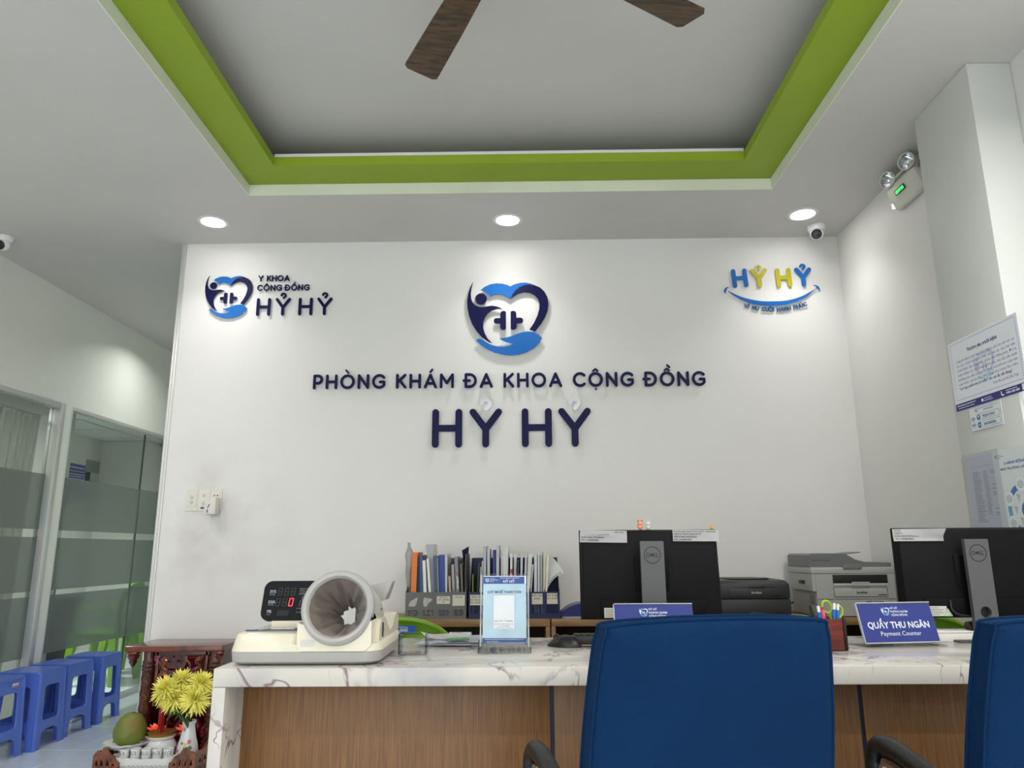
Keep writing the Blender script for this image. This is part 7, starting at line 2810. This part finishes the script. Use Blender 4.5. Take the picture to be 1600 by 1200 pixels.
        for layer, (n, el, L, wd) in enumerate(((12, 80, 0.50, 0.15), (20, 62, 0.68, 0.17), (28, 44, 0.84, 0.17), (32, 24, 0.98, 0.17), (34, 4, 1.06, 0.17), (30, -18, 1.04, 0.16), (24, -42, 0.95, 0.15), (16, -62, 0.8, 0.14))):
            for k in range(n):
                a = 2 * pi * k / n + layer * 0.4 + rnd2.uniform(-0.12, 0.12)
                e = radians(el + rnd2.uniform(-9, 9))
                LL = L * R * rnd2.uniform(0.88, 1.12)
                W = wd * R * 0.62
                d = Vector((cos(a) * cos(e), sin(a) * cos(e), sin(e)))
                side = Vector((-sin(a), cos(a), 0))
                upv = d.cross(side) * -1
                pts = []
                droop = rnd2.uniform(0.05, 0.22) * (-1 if el < 30 else 1)
                for s, ww in ((0.05, 0.5), (0.45, 0.95), (0.8, 1.0), (1.0, 0.25)):
                    p = d * (LL * s) + Vector((0, 0, droop * LL * s * s))
                    pts.append((p - side * W * ww * 0.5 + upv * W * 0.22 * ww, p, p + side * W * ww * 0.5 + upv * W * 0.22 * ww))
                vs = [[mb.bm.verts.new(M @ q) for q in row] for row in pts]
                for r0, r1 in zip(vs[:-1], vs[1:]):
                    for i in range(2):
                        mb.bm.faces.new([r0[i], r0[i + 1], r1[i + 1], r1[i]])
        mb.build('flower_head', m_pet, t, smooth=80, label='shaggy yellow flower head')
        for k in range(3):
            s = 0.35 + 0.2 * k
            p = Vector((vx, vy, DZ + 0.19)).lerp(c, s) + Vector((0, -0.006, -0.01))
            a = rnd2.uniform(-2.8, -0.3)
            Lf = rnd2.uniform(0.045, 0.07)

            def f(u, v, w_):
                return (u, w_ + 5 * u * u - 4 * (v * v), v)
            mb = MB()
            M2 = T(*p) @ Rz(math.degrees(a) + 90) @ Rx(rnd2.uniform(85, 140))
            mb.plate(catmull([(0, 0), (0.010, Lf * 0.3), (0.013, Lf * 0.55), (0.006, Lf * 0.85), (0, Lf), (-0.006, Lf * 0.85), (-0.013, Lf * 0.55), (-0.010, Lf * 0.3)], 2), -0.0005, 0.0005, M2, f=f)
            mb.build('leaf', m_lf, t)
    chrysanthemum(-1.625, 3.560, 0.515, 0.070, 'yellow chrysanthemum head nearest the red candle', 1, (35, -22))
    chrysanthemum(-1.585, 3.565, 0.480, 0.068, 'yellow chrysanthemum head hanging lowest in front', 4, (55, -6))
    chrysanthemum(-1.490, 3.560, 0.475, 0.070, 'yellow chrysanthemum head low beside the marble end', 2, (50, 16))
    chrysanthemum(-1.480, 3.590, 0.535, 0.066, 'yellow chrysanthemum head high beside the marble end', 3, (20, 18))
    chrysanthemum(-1.575, 3.605, 0.545, 0.062, 'yellow chrysanthemum head topmost and farthest back', 6, (12, -5))

    # five cups in a boat shaped tray
    tx, ty = -1.672, 3.525
    t = thing('cup_tray', 'white porcelain boat shaped tray holding five little cups', 'tray', (tx, ty, DZ), world=True)
    mb = MB()
    n = 64

    def ring(hx_, hy_, z, sc=0.0):
        out = []
        for k in range(n):
            a = 2 * pi * k / n
            ca, sa = cos(a), sin(a)
            e = 0.45
            x = hx_ * (abs(ca) ** e) * (1 if ca > 0 else -1)
            y = hy_ * (abs(sa) ** e) * (1 if sa > 0 else -1)
            out.append(mb.bm.verts.new((tx + x, ty + y, z + sc * cos(18 * a) + (0.012 * abs(x / hx_) ** 6 if sc else 0))))
        return out
    rs = [ring(0.118, 0.026, DZ + 0.0005), ring(0.126, 0.029, DZ + 0.01), ring(0.132, 0.031, DZ + 0.038, 0.0), ring(0.142, 0.034, DZ + 0.046, 0.0025), ring(0.139, 0.032, DZ + 0.047, 0.0025), ring(0.130, 0.029, DZ + 0.038), ring(0.124, 0.026, DZ + 0.0345)]
    for A, B in zip(rs[:-1], rs[1:]):
        for i in range(n):
            mb.bm.faces.new([A[i], A[(i + 1) % n], B[(i + 1) % n], B[i]])
    mb.bm.faces.new(rs[0][::-1])
    mb.bm.faces.new(rs[-1])
    tb = mb.build('boat', m_por, t, smooth=50)
    mb = MB()
    for k in range(11):
        x = tx - 0.10 + 0.02 * k
        mb.stroke([(x - 0.008, 0.012), (x, 0.020), (x + 0.008, 0.012)], 0.0007, 0, 0.002, frame((0, ty - 0.0305, DZ), (1, 0, 0), (0, -0.1, 1)))
    mb.build('zigzag_line', mat('grey_glaze', (150, 152, 156), 0.3), tb)
    labs = ['first small white cup in the tray, nearest the pomelo', 'second small white cup in the tray from the pomelo', 'middle small white cup in the porcelain tray', 'fourth small white cup in the tray, one before the last', 'last small white cup in the tray, nearest the vase']
    for k in range(5):
        c = thing('offering_cup', labs[k], 'cup', (tx - 0.098 + 0.049 * k, ty, DZ + 0.0347), rz=8 * (k - 2), group='small cups in the porcelain tray')
        mb = MB()
        mb.lathe([(0.015, 0.0), (0.019, 0.004), (0.0205, 0.030), (0.0225, 0.047), (0.0212, 0.047), (0.0190, 0.030), (0.0175, 0.008), (0.001, 0.006)], 28)
        b = mb.build('bowl', m_por, c, smooth=50)
        mb = MB()

        def cyl(u, v, w_):
            a = u / 0.02
            return ((0.0208 + (v - 0.03) * 0.1 + w_) * sin(a), -(0.0208 + (v - 0.03) * 0.1 + w_) * cos(a), v)
        for s in ([(-0.011, 0.034), (-0.006, 0.038), (-0.002, 0.033)], [(0.002, 0.038), (0.010, 0.036)], [(-0.010, 0.026), (-0.003, 0.029)], [(0.0, 0.030), (0.0, 0.020)], [(0.004, 0.030), (0.010, 0.026)], [(-0.008, 0.020), (0.008, 0.018)], [(0.012, 0.036), (0.013, 0.022)],
                  [(-0.013, 0.036), (-0.013, 0.022)]):
            mb.stroke(s, 0.0009, -0.001, 0.0005, f=cyl)
        mb.build('brushwork', m_blk, b)


offerings()


# ------------------------------------------------------------------ seen through the glass
def clinic_room():
    # sheer striped curtain hanging inside the nearer partition
    t = thing('sheer_curtain', 'white striped sheer curtain behind the nearer glass partition', 'curtain', (-3.45, 4.1, 2.1), world=True)
    mc = clear_mat('sheer_cloth', (206, 206, 200), 0.5, 0.6, 0.05)
    mb = MB()

    def f(u, v):
        y = 3.80 + 1.33 * u
        return (-3.45 + 0.028 * sin(46 * u) + 0.012 * sin(101 * u), y - 0.05 * (1 - v) * u, 0.35 + 1.72 * v)
    mb.sheet(f, 120, 4)
    mb.build('cloth', mc, t, smooth=80)
    mb = MB()
    for k in range(30):
        u = (k + 0.5) / 30
        pts = [tuple(Vector(f(u, v)) + Vector((0.004, 0, 0))) for v in (0.0, 0.3, 0.6, 1.0)]
        mb.tube(pts, 0.0045, 5)
    mb.build('woven_stripes', mat('stripe_white', (222, 222, 214), 0.8), t, kind='stuff')
    mb = MB()
    mb.tube([(-3.45, 3.76, 2.08), (-3.45, 5.18, 2.08)], 0.010, 10)
    for y in (3.78, 5.17):
        mb.tube([(-3.45, y, 2.08), (-3.306, y, 2.08)], 0.007, 8)
    mb.build('rail', M_ALU, t)
    # navy notice on the far wall
    t = thing('navy_notice', 'navy notice with white boxes on the consulting room wall', 'notice', (-5.2985, 8.55, 1.75), world=True)
    F = frame((-5.297, 8.72, 1.70), (0, -1, 0), (0, 0, 1)) if False else frame((-5.2985, 8.36, 1.72), (0, 1, 0), (0, 0, 1))
    mb = MB()
    mb.plate([(0, 0), (0.66, 0), (0.66, 0.44), (0, 0.44)], 0, 0.003, F)
    p = mb.build('board', mat('notice_navy', (34, 52, 128), 0.5), t)
    mb = MB()
    for k in range(12):
        mb.rect(0.10 + 0.036 * k, 0.392, 0.124 + 0.036 * k, 0.402, F, 0.004)
        mb.rect(0.09 + 0.038 * k, 0.352, 0.112 + 0.038 * k, 0.358, F, 0.004)
    for (x0, y0, x1, y1) in ((0.03, 0.05, 0.11, 0.32), (0.14, 0.05, 0.54, 0.15), (0.14, 0.17, 0.54, 0.24), (0.14, 0.26, 0.54, 0.32)):
        mb.plate([[(x0, y0), (x1, y0), (x1, y1), (x0, y1)], [(x0 + 0.005, y0 + 0.005), (x1 - 0.005, y0 + 0.005), (x1 - 0.005, y1 - 0.005), (x0 + 0.005, y1 - 0.005)]], 0.003, 0.004, F)
        for k in range(7):
            a = x0 + 0.03 + (x1 - x0 - 0.06) * k / 7
            mb.rect(a, (y0 + y1) / 2 - 0.004, a + (x1 - x0 - 0.06) / 7 * 0.6, (y0 + y1) / 2 + 0.004, F, 0.004)
    mb.build('white_print', M_WHITEINK, p)
    for (y, w_, lab, z) in ((6.9, 0.75, 'grey headed sheet nearest the curtain, standing in for a glass reflection', 1.55), (7.75, 0.42, 'grey headed sheet between two others, standing in for a glass reflection', 1.62), (9.05, 0.30, 'narrow grey sheet past the navy notice, standing in for a glass reflection', 1.62)):
        t = thing('reflected_notice', lab, 'notice', (-5.2985 if y < 9 else -5.2985, y, z), world=True, group='pale sheets standing in for reflections in the glass')  # sheets added on the room wall in place of poster reflections in the glass
        if y > 9:
            continue_y = 9.0
            F = frame((-5.2985, y - w_ / 2, z), (0, 1, 0), (0, 0, 1))
        else:
            F = frame((-5.2985, y - w_ / 2, z), (0, 1, 0), (0, 0, 1))
        mb = MB()
        mb.plate([(0, 0), (w_, 0), (w_, 0.62), (0, 0.62)], 0, 0.003, F)
        p = mb.build('sheet', mat('reflected_pale', (176, 176, 170), 0.6), t)
        mb = MB()
        mb.rect(0, 0.47, w_, 0.62, F, 0.004)
        for k in range(3):
            mb.rect(w_ * 0.2, 0.34 - 0.07 * k, w_ * 0.75, 0.37 - 0.07 * k, F, 0.004)
        mb.build('grey_header', mat('reflected_grey', (126, 126, 124), 0.6), p)
    # green chairs close to the glass, and a dark desk with a screen
    plastic_chair((-3.76, 6.92, 0), 91, 'green plastic chair behind the frosted glass, beside the last stool', base=base)
    plastic_chair((-3.76, 7.46, 0), 89, 'green plastic chair farther along behind the frosted glass', base=base)
    t = thing('office_desk', 'dark desk inside the consulting room behind the glass', 'desk', (-4.45, 6.4, 0), world=True)
    md = mat('desk_dark', (52, 46, 42), 0.5)
    mb = MB()
    mb.box((-4.8, 5.8, 0.71), (-4.15, 7.2, 0.74), 0.003)
    mb.build('desktop', md, t)
    for y in (5.82, 7.15):
        mb = MB()
        mb.box((-4.78, y, 0.0), (-4.17, y + 0.03, 0.709), 0.002)
        mb.build('end_panel', md, t)
    mb = MB()
    mb.box((-4.7, 5.851, 0.25), (-4.68, 7.149, 0.709))
    mb.build('modesty_panel', md, t)
    t = thing('desk_screen', 'black screen on the dark desk inside the consulting room', 'monitor', (-4.40, 6.3, 0.7405), world=True)
    mb = MB()
    mb.box((-4.42, 6.05, 0.84), (-4.39, 6.58, 1.16), 0.004)
    mb.build('panel', M_BLACK, t)
    mb = MB()
    mb.box((-4.43, 6.28, 0.748), (-4.40, 6.35, 0.95), 0.003)
    mb.box((-4.5, 6.20, 0.7405), (-4.32, 6.43, 0.748), 0.002)
    mb.build('stand', M_BLACK, t)
    for (x, y, a, b, c, col, lab) in ((-4.35, 6.9, 0.16, 0.10, 0.13, (60, 92, 150), 'blue box on the desk inside the consulting room'), (-4.45, 7.05, 0.10, 0.10, 0.19, (206, 150, 140), 'pinkish jar on the desk inside the consulting room')):
        if c < 0.15:
            mb = MB()
            mb.box((x - a / 2, y - b / 2, 0.7405), (x + a / 2, y + b / 2, 0.7405 + c), 0.004)
            mono('storage_box', mb, mat('desk_box_blue', col, 0.5), lab, 'box', (x, y, 0.7405))
        else:
            t = thing('storage_jar', lab, 'jar', (x, y, 0.7405))
            mb = MB()
            mb.lathe([(0.04, 0.0), (0.05, 0.01), (0.05, 0.14), (0.035, 0.155), (0.035, 0.16)], 20)
            mb.build('body', mat('jar_pink', col, 0.4), t)
            mb = MB()
            mb.lathe([(0.038, 0.16), (0.038, 0.185), (0.001, 0.186)], 20)
            mb.build('lid', M_WHITE, t)
    t = thing('waste_bin', 'black bin standing on the floor inside the consulting room', 'bin', (-3.62, 5.85, 0))
    mb = MB()
    mb.lathe([(0.10, 0.0), (0.13, 0.30), (0.135, 0.31), (0.125, 0.31), (0.095, 0.01), (0.001, 0.01)], 24)
    mb.build('tub', M_BLACK, t)


clinic_room()
bpy.context.view_layer.update()
